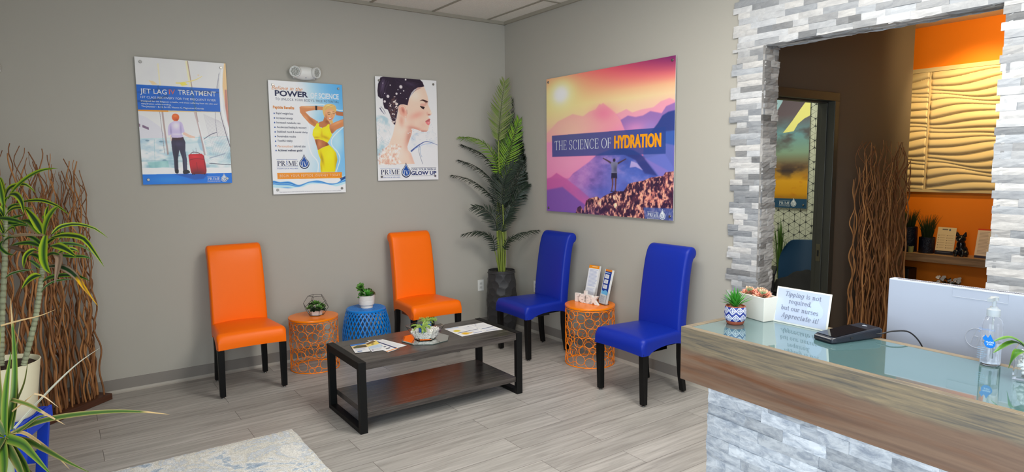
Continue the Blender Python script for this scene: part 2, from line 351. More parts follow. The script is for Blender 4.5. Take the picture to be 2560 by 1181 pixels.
def stones(mb, M, u0, u1, v0, v1, seed, row=.0383, skip=None, jag0=0, jag1=0, rough=1.0, lens=(.07, .26), ragged=0, tone=1.0):
    """courses of split stone on the plane of M (u across, v up, w out of the wall)"""
    r = random.Random(seed); k = 0; v = v0
    while v < v1-1e-4:
        vt = min(v+row, v1); a = u0 - (jag0 if (k//2) % 2 else 0)*r.uniform(.8, 1.1) + (r.uniform(0, .012) if jag0 else 0) + (r.uniform(-ragged, ragged) if ragged else 0)
        e = u1 + (jag1 if (k//2) % 2 else 0)
        u = a
        while u < e-1e-4:
            n = min(e, u+r.uniform(*lens))
            if e-n < .04: n = e
            if not (skip and skip((u+n)/2, (v+vt)/2)):
                mb.col = scol(r, tone); d = r.uniform(.012, .018)
                nu = max(2, int((n-u)/.03)); nv = 3; rows = []
                for j in range(nv+1):
                    rows.append([M @ Vector((u+(n-u)*i/nu, v+(vt-v)*j/nv, d+r.uniform(-.0016, .0016)*rough-(.0022 if j in (0, nv) or i in (0, nu) else 0))) for i in range(nu+1)])
                mb.gridsurf(rows)
                edge = rows[0]+[q[-1] for q in rows[1:]]+rows[-1][-2::-1]+[q[0] for q in rows[-2:0:-1]]
                Mi = M.inverted(); back = [M @ Vector(((Mi @ p).x, (Mi @ p).y, -.001)) for p in edge]
                for i in range(len(edge)): mb.face([edge[i-1], edge[i], back[i], back[i-1]])
            u = n
        v = vt; k += 1
MR = Matrix(((0, 0, -1, 0), (-1, 0, 0, 0), (0, 1, 0, 0), (0, 0, 0, 1)))      # u = -y, v = z, w towards the room
mb = MB(); stones(mb, MR, 2.735, 2.9455, 0, ZO, 3, jag0=.046); stones(mb, MR, 2.735, 6.2, ZO, HC-.005, 4, jag0=.046, lens=(.07, .22)); stones(mb, MR, 4.222, 6.2, 0, ZO, 5, lens=(.07, .22), ragged=.010)
struct('trim_1', mb, STONE, color=True)
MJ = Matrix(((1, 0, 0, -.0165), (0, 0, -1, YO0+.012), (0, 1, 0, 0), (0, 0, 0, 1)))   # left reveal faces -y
mb = MB(); stones(mb, MJ, 0, .155, 0, ZO-.004, 8, jag1=.01, lens=(.05, .16), rough=1.6, tone=.64); struct('trim_2', mb, STONE, color=True)  # lower tone works the shade of the reveal into the stone colour
MJ2 = Matrix(((1, 0, 0, -.012), (0, 0, 1, YO1-.022), (0, 1, 0, 0), (0, 0, 0, 1)))
mb = MB(); stones(mb, MJ2, 0, .15, 0, ZO-.004, 9, jag1=.012, lens=(.05, .16), rough=1.6); struct('trim_3', mb, STONE, color=True)
MS = Matrix(((0, 1, 0, -.012), (-1, 0, 0, 0), (0, 0, -1, ZO+.012), (0, 0, 0, 1)))   # soffit
mb = MB(); stones(mb, MS, -YO0-.01, -YO1+.01, 0, .155, 10, lens=(.1, .3), rough=2.4); struct('trim_4', mb, STONE, color=True)
# ------------------------------------------------------------ rooms behind the opening
YH = -2.69; XE = 2.632; XO = 3.2; HB = 2.94
DX0, DX1, DZ = .375, 1.29, 2.125
mb = MB(); mb.box(TH, DX0-.05, YH, YH+.12, 0, HB); mb.box(DX1+.05, XE, YH, YH+.12, 0, HB); mb.box(DX0-.05, DX1+.05, YH, YH+.12, DZ+.05, HB); struct('wall_hall', mb, DARKW)
DF = mat('door_frame_paint', rgb(52, 52, 46), .45)
mb = MB()
F_ = .065
for x0, x1 in ((DX0-F_, DX0), (DX1, DX1+F_)): mb.box(x0, x1, YH-.022, YH+.125, 0, DZ)
mb.box(DX0-F_, DX1+F_, YH-.022, YH+.125, DZ, DZ+F_)
mb.box(DX1-.014, DX1, YH+.035, YH+.085, 0, DZ); mb.box(DX0, DX0+.014, YH+.035, YH+.085, 0, DZ); mb.box(DX0, DX1, YH+.035, YH+.085, DZ-.014, DZ)
d1 = struct('door_1', mb, DF, bevel=.003)
mb = MB(); mb.box(DX1-.0165, DX1-.0135, YH+.045, YH+.08, .84, .98); build('strike_plate', mb, mat('strike', rgb(120, 116, 100), .35, .9), d1)
mb = MB(); mb.box(DX1-.0178, DX1-.016, YH+.055, YH+.07, .88, .93); build('strike_hole', mb, mat('black_hole', (.004, .004, .004, 1), .6), d1)
mb = MB(); mb.box(XO, XO+.12, -6.2, -1.0, 0, HB+.1); struct('wall_back', mb, ORW)
mb = MB(); mb.box(TH, XO+.12, -6.2, -1.0, HB, HB+.08); struct('ceiling_back', mb, mat('ceiling_back', rgb(222, 206, 170), .9))
mb = MB(); mb.box(TH, XO+.12, -6.3, -6.2, 0, HB+.1); struct('wall_staff', mb, DARKW)
mb = MB(); mb.box(XE-.12, XE, YH+.12, -1.0, 0, HB); mb.box(XE, XO, -1.12, -1.0, 0, HB); struct('wall_corridor', mb, DARKW)
# treatment room: patterned wallpaper wall
def paper_mat():
    m = mat('wallpaper_ground', rgb(206, 208, 188), .6); return m
XP = XE-.12
mb = MB(); mb.box(XP-.01, XP, YH+.12, -1.12, 0, HB); wp = struct('wall_treatment', mb, paper_mat())
mb = MB(); s_ = .125; h_ = s_*sqrt(3)/2                     # six-petal star lattice of fine dark lines
def bar(mb, p, q, wd, x):
    d = Vector((q[0]-p[0], q[1]-p[1])); L_ = d.length; d /= L_; n_ = Vector((-d.y, d.x))*wd/2
    mb.face([(x, p[0]-n_.x, p[1]-n_.y), (x, q[0]-n_.x*.25, q[1]-n_.y*.25), (x, q[0]+n_.x*.25, q[1]+n_.y*.25), (x, p[0]+n_.x, p[1]+n_.y)])
for j in range(0, 28):
    for i in range(-1, 13):
        cy = -2.55+i*s_+(s_/2 if j % 2 else 0); cz = .1+j*h_
        if cy > -1.15 or cz > HB-.1 or cy < -2.56: continue
        for k in range(6):
            a_ = radians(60*k+30); t_ = (cy+cos(a_)*s_/sqrt(3), cz+sin(a_)*s_/sqrt(3)); bar(mb, t_, (cy, cz), .0035, XP-.0108)
            b_ = radians(60*k+90); t2 = (cy+cos(b_)*s_/sqrt(3), cz+sin(b_)*s_/sqrt(3)); bar(mb, ((t_[0]), t_[1]), ((t_[0]+t2[0])/2, (t_[1]+t2[1])/2), .008, XP-.0106)
build('pattern', mb, mat('wallpaper_line', rgb(28, 34, 40), .6), wp)
mb = MB(); mb.box(TH, XE, -1.12, -1.0, 0, HB); struct('wall_treatment_side', mb, mat('treatment_paint', rgb(190, 190, 176), .7))
area('treatment_room_light', (1.3, -1.9, HB-.03), (1.3, -1.9, 0), .9, .6, 26, (.98, 1.0, .84))
sp = bpy.data.lights.new('panel_downlight', 'SPOT'); sp.energy = 75; sp.color = (1, .74, .34); sp.spot_size = radians(95); sp.spot_blend = .8; sp.shadow_soft_size = .06
so = bpy.data.objects.new('panel_downlight', sp); COL.objects.link(so); so.location = (2.55, -3.15, HB-.04); so.rotation_euler = (Vector((3.2, -3.0, 1.7))-so.location).to_track_quat('-Z', 'Y').to_euler()
sp = bpy.data.lights.new('orange_wall_fill', 'SPOT'); sp.energy = 75; sp.color = (1, .80, .40); sp.spot_size = radians(100); sp.spot_blend = 1; sp.shadow_soft_size = .05  # added spot, no visible fitting, brightens the upper orange wall
so = bpy.data.objects.new('orange_wall_fill', sp); COL.objects.link(so); so.location = (1.9, -3.9, HB-.16); so.rotation_euler = (Vector((3.2, -3.0, 2.55))-so.location).to_track_quat('-Z', 'Y').to_euler()
# ceiling light fittings over the waiting room, behind the photographer
for i, (x, y, pw_) in enumerate(((-1.735, -2.733, 30), (-1.125, -3.952, 30), (-1.735, -5.172, 36))):
    t = thing('ceiling_light', 'recessed white troffer light in the tiled ceiling', 'ceiling light', (x, y, HC-.012), 0, 'troffers')
    mb = MB(); mb.box(-.30, .30, -.60, .60, .004, .011); build('diffuser', mb, mat('diffuser', (1, .97, .9, 1), .4, emit=1.5), t)
    mb = MB(); mb.box(-.305, -.285, -.605, .605, 0, .012); mb.box(.285, .305, -.605, .605, 0, .012); mb.box(-.305, .305, -.605, -.585, 0, .012); mb.box(-.305, .305, .585, .605, 0, .012); build('frame', mb, mat('white_metal', rgb(220, 220, 218), .4), t)
    area('ceiling_lamp', (x, y, HC-.03), (x, y, 0), .55, 1.15, pw_, (1, .965, .90))
# ------------------------------------------------------------ printed artwork: a small painter on a vertex-colour grid
def homog(src):
    A = []; b = []
    for (x, y), (u, v) in zip(src, ((0, 0), (1, 0), (1, 1), (0, 1))):
        A += [[x, y, 1, 0, 0, 0, -u*x, -u*y], [0, 0, 0, x, y, 1, -v*x, -v*y]]; b += [u, v]
    h = np.linalg.solve(np.array(A, float), np.array(b, float)); Hm = np.append(h, 1).reshape(3, 3)
    def f(p):
        q = Hm @ np.array([p[0], p[1], 1.0]); return q[0]/q[2], q[1]/q[2]
    return f
class Art:
    def __init__(s, w, h, corners=None, base=(220, 220, 220), seed=1):
        s.w, s.h = w, h; s.im = np.ones((h, w, 3))*np.array(base, float)/255
        s.uv = homog(corners) if corners else (lambda p: p)
        s.rs = np.random.RandomState(seed)
        s.U, s.V = np.meshgrid((np.arange(w)+.5)/w, (np.arange(h)+.5)/h)
    def noise(s, fx, fy, octs=4, seed=0):
        rs = np.random.RandomState(seed); o = np.zeros((s.h, s.w)); amp = 1; tot = 0
        for k in range(octs):
            nx, ny = max(2, int(fx*2**k)+2), max(2, int(fy*2**k)+2); g = rs.rand(ny, nx)
            x = s.U*(nx-1.001); y = s.V*(ny-1.001); i = x.astype(int); j = y.astype(int); a = x-i; b = y-j
            a = a*a*(3-2*a); b = b*b*(3-2*b)
            o += amp*((g[j, i]*(1-a)+g[j, i+1]*a)*(1-b)+(g[j+1, i]*(1-a)+g[j+1, i+1]*a)*b); tot += amp; amp *= .55
        return o/tot
    def mask(s, pts, smooth=False, soft=0, ss=3):
        P = [s.uv(p) for p in (spline(pts, 8*len(pts), True) if smooth else pts)]
        X = np.array([p[0] for p in P])*s.w; Y = np.array([p[1] for p in P])*s.h
        m = np.zeros((s.h, s.w))
        x0, x1 = int(max(0, X.min()-1)), int(min(s.w, X.max()+2)); y0, y1 = int(max(0, Y.min()-1)), int(min(s.h, Y.max()+2))
        if x1 <= x0 or y1 <= y0: return m
        n = len(X)
        for a in range(ss):
            for b in range(ss):
                gx, gy = np.meshgrid(np.arange(x0, x1)+(a+.5)/ss, np.arange(y0, y1)+(b+.5)/ss)
                ins = np.zeros(gx.shape, bool)
                for i in range(n):
                    xa, ya, xb, yb = X[i], Y[i], X[i-1], Y[i-1]
                    if ya == yb: continue
                    c = (ya > gy) != (yb > gy)
                    ins ^= c & (gx < (xb-xa)*(gy-ya)/(yb-ya)+xa)
                m[y0:y1, x0:x1] += ins
        m /= ss*ss
        for _ in range(int(soft)):
            q = np.pad(m, 1, mode='edge'); m = (q[:-2, 1:-1]+q[2:, 1:-1]+q[1:-1, :-2]+q[1:-1, 2:]+q[1:-1, 1:-1]*2)/6
        return m
    def put(s, m, col, a=1.0):
        c = np.array(col, float)/255 if not isinstance(col, np.ndarray) else col
        k = (m*a)[..., None]; s.im = s.im*(1-k)+c*k
    def poly(s, pts, col, a=1.0, smooth=False, soft=0):
        m = s.mask(pts, smooth, soft); s.put(m, col, a); return m
    def blob(s, x, y, rx, ry, col, a=1.0, m=None, hard=2.0, rot=0):
        u, v = s.uv((x, y)); ux, vx = s.uv((x+rx, y)); uy, vy = s.uv((x, y+ry))
        dx = max(abs(ux-u), 1e-4); dy = max(abs(vy-v), 1e-4); asp = s.w/s.h
        du = (s.U-u); dv = (s.V-v)/asp; c, n = cos(rot), sin(rot); du, dv = du*c+dv*n, (-du*n+dv*c)*asp
        g = np.exp(-((du/dx)**2+(dv/dy)**2)**(hard/2))
        if m is not None: g = g*m
        s.put(g, col, a)
    def line(s, pts, wd, col, a=1.0, soft=0, n=30):
        P = spline(pts, n); w = wd if hasattr(wd, '__len__') else (wd, wd); L = []; Q = []
        for i, p in enumerate(P):
            t = P[min(i+1, len(P)-1)]-P[max(i-1, 0)]; t = t/(np.linalg.norm(t)+1e-9); k = w[0]+(w[1]-w[0])*i/(len(P)-1)
            nn = np.array([-t[1], t[0]])*k/2; L.append(tuple(p+nn)); Q.append(tuple(p-nn))
        return s.poly(L+Q[::-1], col, a, soft=soft)
    def mesh(s, name, W, H, z, parent, gain=1.0):
        w, h = s.w, s.h
        xs = np.concatenate([[0], (np.arange(w)+.5)/w, [1]])*W; ys = (1-np.concatenate([[0], (np.arange(h)+.5)/h, [1]]))*H
        im = np.pad(s.im, ((1, 1), (1, 1), (0, 0)), mode='edge').clip(0, 1)
        X, Y = np.meshgrid(xs, ys); n = X.size; co = np.stack([X.ravel(), Y.ravel(), np.full(n, z)], 1).astype(np.float32)
        c = np.where(im <= .04045, im/12.92, ((im+.055)/1.055)**2.4); c = c**1.08*gain*1.04; c = np.where(c > .7, .7+(1-np.exp(-(c-.7)/.25))*.25, c); c = np.concatenate([c.reshape(-1, 3), np.ones((n, 1))], 1).astype(np.float32)
        gw, gh = w+2, h+2; idx = np.arange(n).reshape(gh, gw)
        q = np.stack([idx[1:, :-1], idx[1:, 1:], idx[:-1, 1:], idx[:-1, :-1]], -1).reshape(-1, 4).astype(np.int32)
        me = bpy.data.meshes.new(name); me.vertices.add(n); me.vertices.foreach_set('co', co.ravel())
        me.loops.add(q.size); me.loops.foreach_set('vertex_index', q.ravel())
        me.polygons.add(len(q)); me.polygons.foreach_set('loop_start', np.arange(0, q.size, 4, dtype=np.int32))
        me.update(calc_edges=True); me.validate()
        a = me.color_attributes.new('Col', 'FLOAT_COLOR', 'POINT'); a.data.foreach_set('color', c.ravel())
        me.materials.append(PRINT); o = bpy.data.objects.new(name, me); COL.objects.link(o); o.parent = parent; return o
PRINT = mat('print', rough=.28, spec=.4, attr=True)
PAPER = mat('paper_print', rough=.6, spec=.3, attr=True)
INK = mat('ink', rough=.35, spec=.3, attr=True)
def drop_poly(cx, cy, r, n=28, tip=1.55):
    P = []
    for i in range(n):
        a = -pi/2-2.45+4.9*i/(n-1)            # round belly
        P.append((cx+r*cos(a), cy+r*sin(a)))
    a = -pi/2+2.45
    e1 = P[-1]; e0 = P[0]; T = (cx, cy+r*(tip+.35))
    R1 = spline([e1, (cx+(e1[0]-cx)*.55, cy+r*1.15), T], 10); L1 = spline([T, (cx+(e0[0]-cx)*.55, cy+r*1.15), e0], 10)
    return P+[tuple(p) for p in R1[1:]]+[tuple(p) for p in L1[1:-1]]
def flat_poly(mb, P, col, M, z=0):
    c = (sum(p[0] for p in P)/len(P), sum(p[1] for p in P)/len(P))
    for i in range(len(P)): mb.face([M @ Vector((c[0], c[1], z)), M @ Vector((P[i-1][0], P[i-1][1], z)), M @ Vector((P[i][0], P[i][1], z))], col)
I4 = Matrix.Identity(4)
def logo(mb, x, y, w, navy, mid, back, M=I4, z=.0224, sub=True, mono=False):
    """wordmark with vial i and a droplet holding IV; x,y lower left of the letters, w whole width"""
    h = w*.145; k = w
    put_serif(mb, 'PR', x+.02*k, y, .24*k, h, navy, M, z=z)
    put_serif(mb, 'ME', x+.345*k, y, .29*k, h, navy, M, z=z)
    for j in range(5):
        yy = y+h*(.05+.2*j); mb.face([M @ Vector(p) for p in ((x+(.288+.012*(j % 2))*k, yy, z), (x+(.308+.012*(j % 2))*k, yy, z), (x+(.308+.012*((j+1) % 2))*k, yy+h*.2, z), (x+(.288+.012*((j+1) % 2))*k, yy+h*.2, z))], mid)
    flat_poly(mb, [(x+.305*k+.011*k*cos(a*pi/5), y+h*1.28+.011*k*sin(a*pi/5)) for a in range(10)], navy, M, z)
    for yy in (y+h*1.26, y-h*.28):
        for xa, xb in (((x, x+.285*k), (x+.325*k, x+.62*k)) if yy > y else ((x, x+.64*k),)):
            mb.face([M @ Vector(p) for p in ((xa, yy, z), (xb, yy, z), (xb, yy+.008*k, z), (xa, yy+.008*k, z))], mid)
    if sub: put_text(mb, 'HYDRATION & WELLNESS', x+.01*k, y-h*.72, .62*k, h*.26, mid, M, z=z)
    cx, cy, r = x+.83*k, y+h*.38, .155*k
    flat_poly(mb, drop_poly(cx, cy, r), navy, M, z)
    flat_poly(mb, drop_poly(cx, cy+r*.05, r*.86), back, M, z+.0003)
    flat_poly(mb, drop_poly(cx, cy+r*.1, r*.74), mid if not mono else navy, M, z+.0006)
    put_serif(mb, 'IV', cx-r*.55, cy-r*.42, r*1.1, r*.85, back, M, z=z+.0009)
def M_left(x, z, y=0): return Matrix(((1, 0, 0, x), (0, 0, -1, y), (0, 1, 0, z), (0, 0, 0, 1)))
def M_right(y, z, x=0): return Matrix(((0, 0, -1, x), (-1, 0, 0, y), (0, 1, 0, z), (0, 0, 0, 1)))
def poster(name, label, M, W, H, art, letters, logo_fn, edge, bolt_in=.035, gain=1.38, stand=.016, bolts='tltrblbr'):
    t = thing(name, label, 'poster'); t.matrix_world = M
    t['group'] = 'wellness posters on standoffs'
    mb = MB(); mb.box(0, W, 0, H, stand, stand+.005); build('panel', mb, edge, t)
    art.mesh('printed_face', W, H, stand+.0054, t, gain)
    for part, fn in (letters or {}).items():
        mb = MB(); fn(mb); build(part, mb, INK, t, color=True)
    if logo_fn:
        mb = MB(); logo_fn(mb); build('logo', mb, INK, t, color=True)
    for x, y in ((bolt_in, H-bolt_in), (W-bolt_in, H-bolt_in), (bolt_in, bolt_in), (W-bolt_in, bolt_in)):
        mb = MB(); mb.lathe([(.006, .0006), (.006, stand+.005), (.0105, stand+.0052), (.0105, stand+.011), (.009, stand+.0125), (0, stand+.0125)], 14, (x, y, 0))
        build('standoff', mb, mat('steel', rgb(150, 148, 144), .3, 1), t, smooth=True, auto=35)
    return t
ACR = mat('acrylic_edge', rgb(196, 200, 198), .25)
W8 = (.75, .76, .78, 1)
# --- jet lag poster
C1 = [(36, 38), (828, 102), (889, 1142), (115, 1150)]
a = Art(300, 450, C1, (206, 205, 203)); g = a.noise(3, 4, 3, 5)
a.put(np.clip((g-.5)*1.6, 0, 1), (188, 186, 196), .5)
a.put(np.clip((a.V-.4)*4, 0, 1)*np.clip((.9-a.V)*4, 0, 1), (222, 220, 220), .8)
a.poly([(60, 535), (150, 570), (262, 650), (322, 760), (330, 900), (90, 960)], (196, 194, 206), .8, soft=1)
a.poly([(107, 630), (163, 655), (163, 676), (107, 652)], (120, 98, 122)); a.poly([(74, 618), (88, 624), (88, 648), (76, 645)], (125, 100, 120))
for x, y in ((150, 768), (268, 778), (272, 855), (140, 880), (300, 940), (420, 900)): a.blob(x, y, 18, 8, (70, 85, 105), .8, hard=6)
gl = a.poly([(88, 752), (882, 738), (886, 1012), (104, 1006)], (150, 192, 205), .45)
n1 = a.noise(8, 20, 3, 9); a.put(np.clip((n1-.5)*4, 0, 1)*gl, (236, 240, 240), .7); a.put(np.clip((.46-n1)*4, 0, 1)*gl, (92, 140, 160), .45)
a.poly([(440, 800), (640, 790), (640, 860), (560, 880), (440, 850)], (196, 214, 224), .8, soft=2)
a.line([(100, 945), (330, 945), (500, 950)], 5, (120, 160, 172)); a.line([(210, 755), (218, 1000)], 3, (140, 175, 182)); a.line([(88, 752), (882, 738)], 4, (170, 200, 205))
a.line([(690, 970), (885, 985)], 5, (60, 62, 80)); a.poly([(150, 955), (330, 945), (340, 1000), (170, 1005)], (110, 170, 165), .5, soft=2)
a.poly([(98, 1005), (886, 1008), (886, 1062), (106, 1062)], (232, 232, 233))
for k in range(15):
    x = 655+k*9; a.line([(x-15, 540+k*4), (x+20+k*3, 680), (x+75+k*9, 900+k*6)], 2.2, (128, 122, 138), .55)
    a.line([(640+k*3, 780+k*16), (760, 740+k*15), (870, 770+k*15)], 1.6, (140, 150, 165), .45)
a.line([(640, 760), (700, 720), (755, 700)], 7, (110, 108, 125)); a.line([(690, 925), (830, 885)], 9, (130, 140, 158), .7)
a.poly([(600, 720), (640, 790), (650, 880), (610, 850), (585, 780)], (120, 150, 170), .45, soft=2)
a.poly([(815, 100), (830, 102), (862, 660), (840, 560), (818, 420), (803, 300), (806, 200)], (226, 178, 130), 1, soft=1)
a.poly([(822, 330), (838, 330), (862, 670), (845, 600), (826, 470)], (160, 104, 104), .8, soft=3)
a.line([(800, 140), (790, 260), (800, 480), (838, 640), (875, 760)], (14, 22), (238, 238, 240)); a.line([(770, 190), (762, 330), (782, 520), (830, 700), (872, 830)], (3, 7), (96, 88, 106))
a.line([(776, 180), (752, 300), (742, 420)], 3, (150, 150, 165)); a.line([(740, 480), (742, 600), (760, 740)], 3, (110, 106, 125))
a.line([(488, 78), (524, 300)], 22, (234, 214, 160), .8); a.line([(496, 78), (535, 300), (580, 560), (650, 900)], 9, (150, 128, 122), .8); a.line([(560, 520), (610, 700), (650, 900)], 16, (172, 150, 150), .7); a.line([(595, 610), (665, 890)], 10, (228, 226, 228))
a.line([(240, 100), (262, 320)], 12, (232, 208, 160), .7); a.line([(262, 320), (285, 560), (330, 890)], 15, (150, 126, 122), .75); a.line([(255, 500), (300, 880)], 3, (110, 98, 105))
a.poly([(160, 246), (200, 252), (240, 282), (195, 286)], (222, 188, 150)); a.line([(395, 270), (450, 268), (560, 245), (625, 212)], (12, 5), (226, 196, 120)); a.poly([(425, 270), (470, 262), (500, 285), (450, 296)], (238, 205, 90)); a.blob(592, 203, 8, 5, (225, 180, 130), .8)
a.poly([(52, 280), (772, 322), (785, 524), (68, 500)], (6, 92, 178)); a.line([(62, 350), (300, 320), (700, 345)], 16, (20, 62, 120), .35, soft=2); a.line([(66, 425), (170, 424), (330, 380)], 18, (24, 44, 80), .4, soft=2)
a.line([(240, 290), (280, 505)], 16, (30, 80, 130), .5); a.line([(530, 310), (570, 515)], 18, (50, 90, 120), .5); a.poly([(560, 340), (680, 340), (772, 350), (772, 358), (640, 365)], (22, 50, 92), .5, soft=2)
a.poly([(69, 499), (330, 508), (560, 518), (330, 520), (70, 510)], (238, 160, 50)); a.poly([(330, 508), (785, 522), (785, 527), (330, 519)], (205, 178, 130))
a.poly([(106, 1062), (886, 1055), (889, 1142), (115, 1150)], (14, 108, 196)); a.poly([(380, 1060), (540, 1060), (680, 1062), (640, 1105), (560, 1112)], (12, 62, 140), .6, soft=4); a.blob(330, 1110, 150, 30, (70, 150, 215), .4)
pt1 = [(365, 742), (462, 740), (480, 785), (480, 860), (493, 930), (497, 1028), (462, 1036), (455, 930), (428, 850), (416, 930), (420, 1026), (388, 1032), (380, 930), (364, 840), (358, 780)]
m1 = a.poly(pt1, (48, 42, 66)); a.blob(405, 940, 14, 120, (30, 28, 44), .8, m1); a.blob(480, 960, 12, 100, (72, 80, 104), .6, m1); a.poly([(366, 740), (460, 738), (462, 766), (364, 768)], (62, 32, 44)); a.blob(420, 800, 40, 20, (70, 60, 92), .6, m1)
a.poly([(392, 1022), (420, 1022), (421, 1052), (404, 1056), (391, 1046)], (28, 24, 30), 1, True); a.poly([(462, 1032), (500, 1024), (522, 1046), (500, 1058), (466, 1060)], (28, 24, 30), 1, True)
a.poly([(348, 720), (362, 724), (360, 775), (352, 770)], (226, 190, 176)); a.poly([(460, 690), (520, 722), (565, 738), (562, 748), (515, 746), (458, 715)], (224, 178, 160), 1); a.poly([(378, 590), (412, 590), (412, 612), (376, 612)], (214, 160, 135))
m1 = a.poly([(375, 604), (410, 600), (448, 614), (462, 650), (472, 695), (448, 706), (456, 740), (364, 742), (358, 718), (332, 722), (330, 655), (345, 622)], (184, 172, 206), 1, True)
a.blob(400, 640, 30, 30, (222, 214, 232), .8, m1); a.blob(355, 690, 8, 50, (130, 118, 160), .6, m1); a.blob(440, 670, 8, 50, (138, 126, 166), .6, m1); a.blob(405, 715, 50, 8, (220, 214, 232), .5, m1)
m1 = a.poly([(362, 562), (372, 542), (395, 536), (420, 548), (426, 572), (414, 596), (390, 598), (370, 588)], (206, 92, 36), 1, True); a.blob(392, 556, 18, 10, (240, 130, 60), .7, m1); a.blob(405, 588, 18, 8, (150, 60, 25), .6, m1)
a.line([(525, 888), (545, 872), (590, 876), (608, 888)], 5, (70, 40, 48)); a.line([(545, 850), (555, 880)], 3, (120, 120, 130)); a.line([(572, 835), (576, 878)], 3, (120, 120, 130))
m1 = a.poly([(506, 896), (520, 888), (622, 886), (640, 900), (654, 960), (666, 1030), (662, 1060), (640, 1064), (545, 1062), (530, 1050), (516, 970)], (178, 22, 34), 1, False); a.blob(590, 1060, 90, 45, (90, 10, 22), .9, m1); a.line([(516, 940), (570, 928), (640, 935)], 5, (110, 12, 24)); a.line([(578, 960), (590, 1050)], 4, (120, 14, 26)); a.blob(560, 910, 40, 14, (214, 48, 56), .6, m1); a.line([(640, 905), (660, 1050)], 6, (110, 14, 30))
for x in (545, 560, 648): a.blob(x, 1063, 7, 5, (20, 18, 24), 1, hard=8)
W1, H1 = .612, .92
def uvp(C, W, H):
    f = homog(C)
    def g(x, y): u, v = f((x, y)); return u*W, (1-v)*H
    return g
q1 = uvp(C1, W1, H1); Z1 = .0226
def fit(mb, q, s, p0, p1, hpx, col, bold=0, shear=0, spacing=1, serif=False, z=Z1, **k):
    x0, y0 = q(*p0); x1, _ = q(*p1); _, y2 = q(p0[0], p0[1]-hpx); h = y2-y0
    if serif: put_serif(mb, s, x0, y0, x1-x0, h, col, I4, z=z, **k)
    else: put_text(mb, s, x0, y0, x1-x0, h, col, I4, bold, shear, spacing, z=z)
wh = (.78, .8, .82, 1); lg = rgb(214, 224, 234)
def L1h(mb):
    fit(mb, q1, 'JET LAG', (88, 356), (318, 364), 44, wh, .004); fit(mb, q1, 'IV', (338, 366), (390, 368), 44, rgb(224, 106, 70), .004); fit(mb, q1, 'TREATMENT', (416, 370), (746, 386), 44, wh, .004)
def L1(mb):
    fit(mb, q1, '1ST CLASS RECOVERY FOR THE FREQUENT FLYER', (92, 398), (744, 423), 20, lg)
    fit(mb, q1, 'Designed for the fatigued, irritable, and those suffering from dry skin and', (95, 428), (756, 458), 13, lg, .012)
    fit(mb, q1, 'dehydration while traveling.', (97, 452), (356, 463), 13, lg, .012); fit(mb, q1, 'The Jetsetter - B-12, B-100, Vitamin C, Magnesium Chloride', (99, 476), (640, 497), 14, lg, .012)
    mb.face([Vector((*q1(69, 511), Z1-.0002)), Vector((*q1(330, 520), Z1-.0002)), Vector((*q1(330, 508), Z1-.0002)), Vector((*q1(69, 499), Z1-.0002))], rgb(238, 160, 50))
lgw = (.76, .79, .82, 1)
def G1(mb):
    x, y = q1(672, 1117); x2, _ = q1(850, 1117); logo(mb, x, y, x2-x, lgw, lgw, rgb(20, 100, 185), z=Z1, mono=True)
poster('jet_lag_poster', 'airport traveller poster with red suitcase and blue heading band, leftmost on the greige wall', M_left(-3.2535, 1.528), W1, H1, a, {'heading': L1h, 'body_text': L1}, G1, ACR)
# --- peptide poster
C2 = [(35, 40), (742, 88), (780, 1112), (90, 1130)]
a = Art(300, 450, C2, (222, 222, 226)); t = np.clip((a.U-.34-.12*np.sin(a.V*5))*1.55, 0, 1)*np.clip(1.08-a.V*.6+a.U*.15, 0, 1)
a.put(t, (84, 156, 216), .97); a.blob(740, 130, 230, 200, (84, 160, 220), .75); a.blob(700, 620, 60, 130, (200, 222, 240), .5); a.blob(560, 420, 90, 80, (120, 178, 224), .6)
a.put(np.clip((a.V-.84)*30, 0, 1), (228, 230, 234))
for P in ([(345, 270), (420, 275), (560, 276), (570, 285)], [(340, 350), (430, 480), (416, 600), (450, 740), (512, 825), (512, 922)], [(757, 490), (655, 590), (645, 660), (700, 730), (722, 800), (686, 918)], [(680, 318), (712, 332), (752, 332)]): a.line(P, 10, (236, 242, 248), .35, soft=3); a.line(P, 4, (246, 248, 250), .9)
sk = (190, 126, 82)
m = a.poly([(336, 300), (352, 291), (430, 290), (492, 290), (560, 296), (562, 330), (500, 327), (430, 336), (392, 346), (440, 395), (515, 440), (506, 466), (478, 488), (430, 455), (375, 395), (342, 350)], sk, 1, False); a.blob(420, 300, 70, 10, (222, 164, 116), .7, m); a.blob(450, 430, 16, 60, (150, 92, 56), .6, m, rot=-.8); a.blob(400, 400, 30, 14, (216, 156, 110), .5, m, rot=.8)
a.poly([(486, 287), (505, 288), (506, 331), (488, 330)], (18, 20, 28))
m = a.poly([(668, 335), (757, 350), (758, 388), (690, 378)], (170, 104, 66)); m = a.poly([(612, 480), (650, 455), (700, 434), (759, 412), (760, 482), (690, 516), (650, 556), (612, 530)], sk); a.blob(700, 450, 50, 12, (220, 160, 112), .7, m, rot=-.4); a.blob(640, 530, 26, 26, (140, 84, 52), .6, m)
a.poly([(562, 300), (600, 272), (650, 272), (684, 300), (680, 350), (600, 330), (580, 400), (560, 350)], (206, 166, 100), 1, True); a.blob(625, 285, 40, 10, (236, 206, 140), .8)
for k in range(12): a.line([(570+k*3, 345-k*4), (590+k*6, 300-k*2), (640+k*3, 278+k*2)], 2, (150, 108, 56) if k % 2 else (240, 214, 150), .6)
m = a.poly([(575, 390), (612, 428), (626, 450), (632, 470), (560, 500), (498, 478), (515, 448), (562, 432)], (176, 112, 70)); a.blob(600, 440, 22, 20, (130, 76, 46), .7, m)
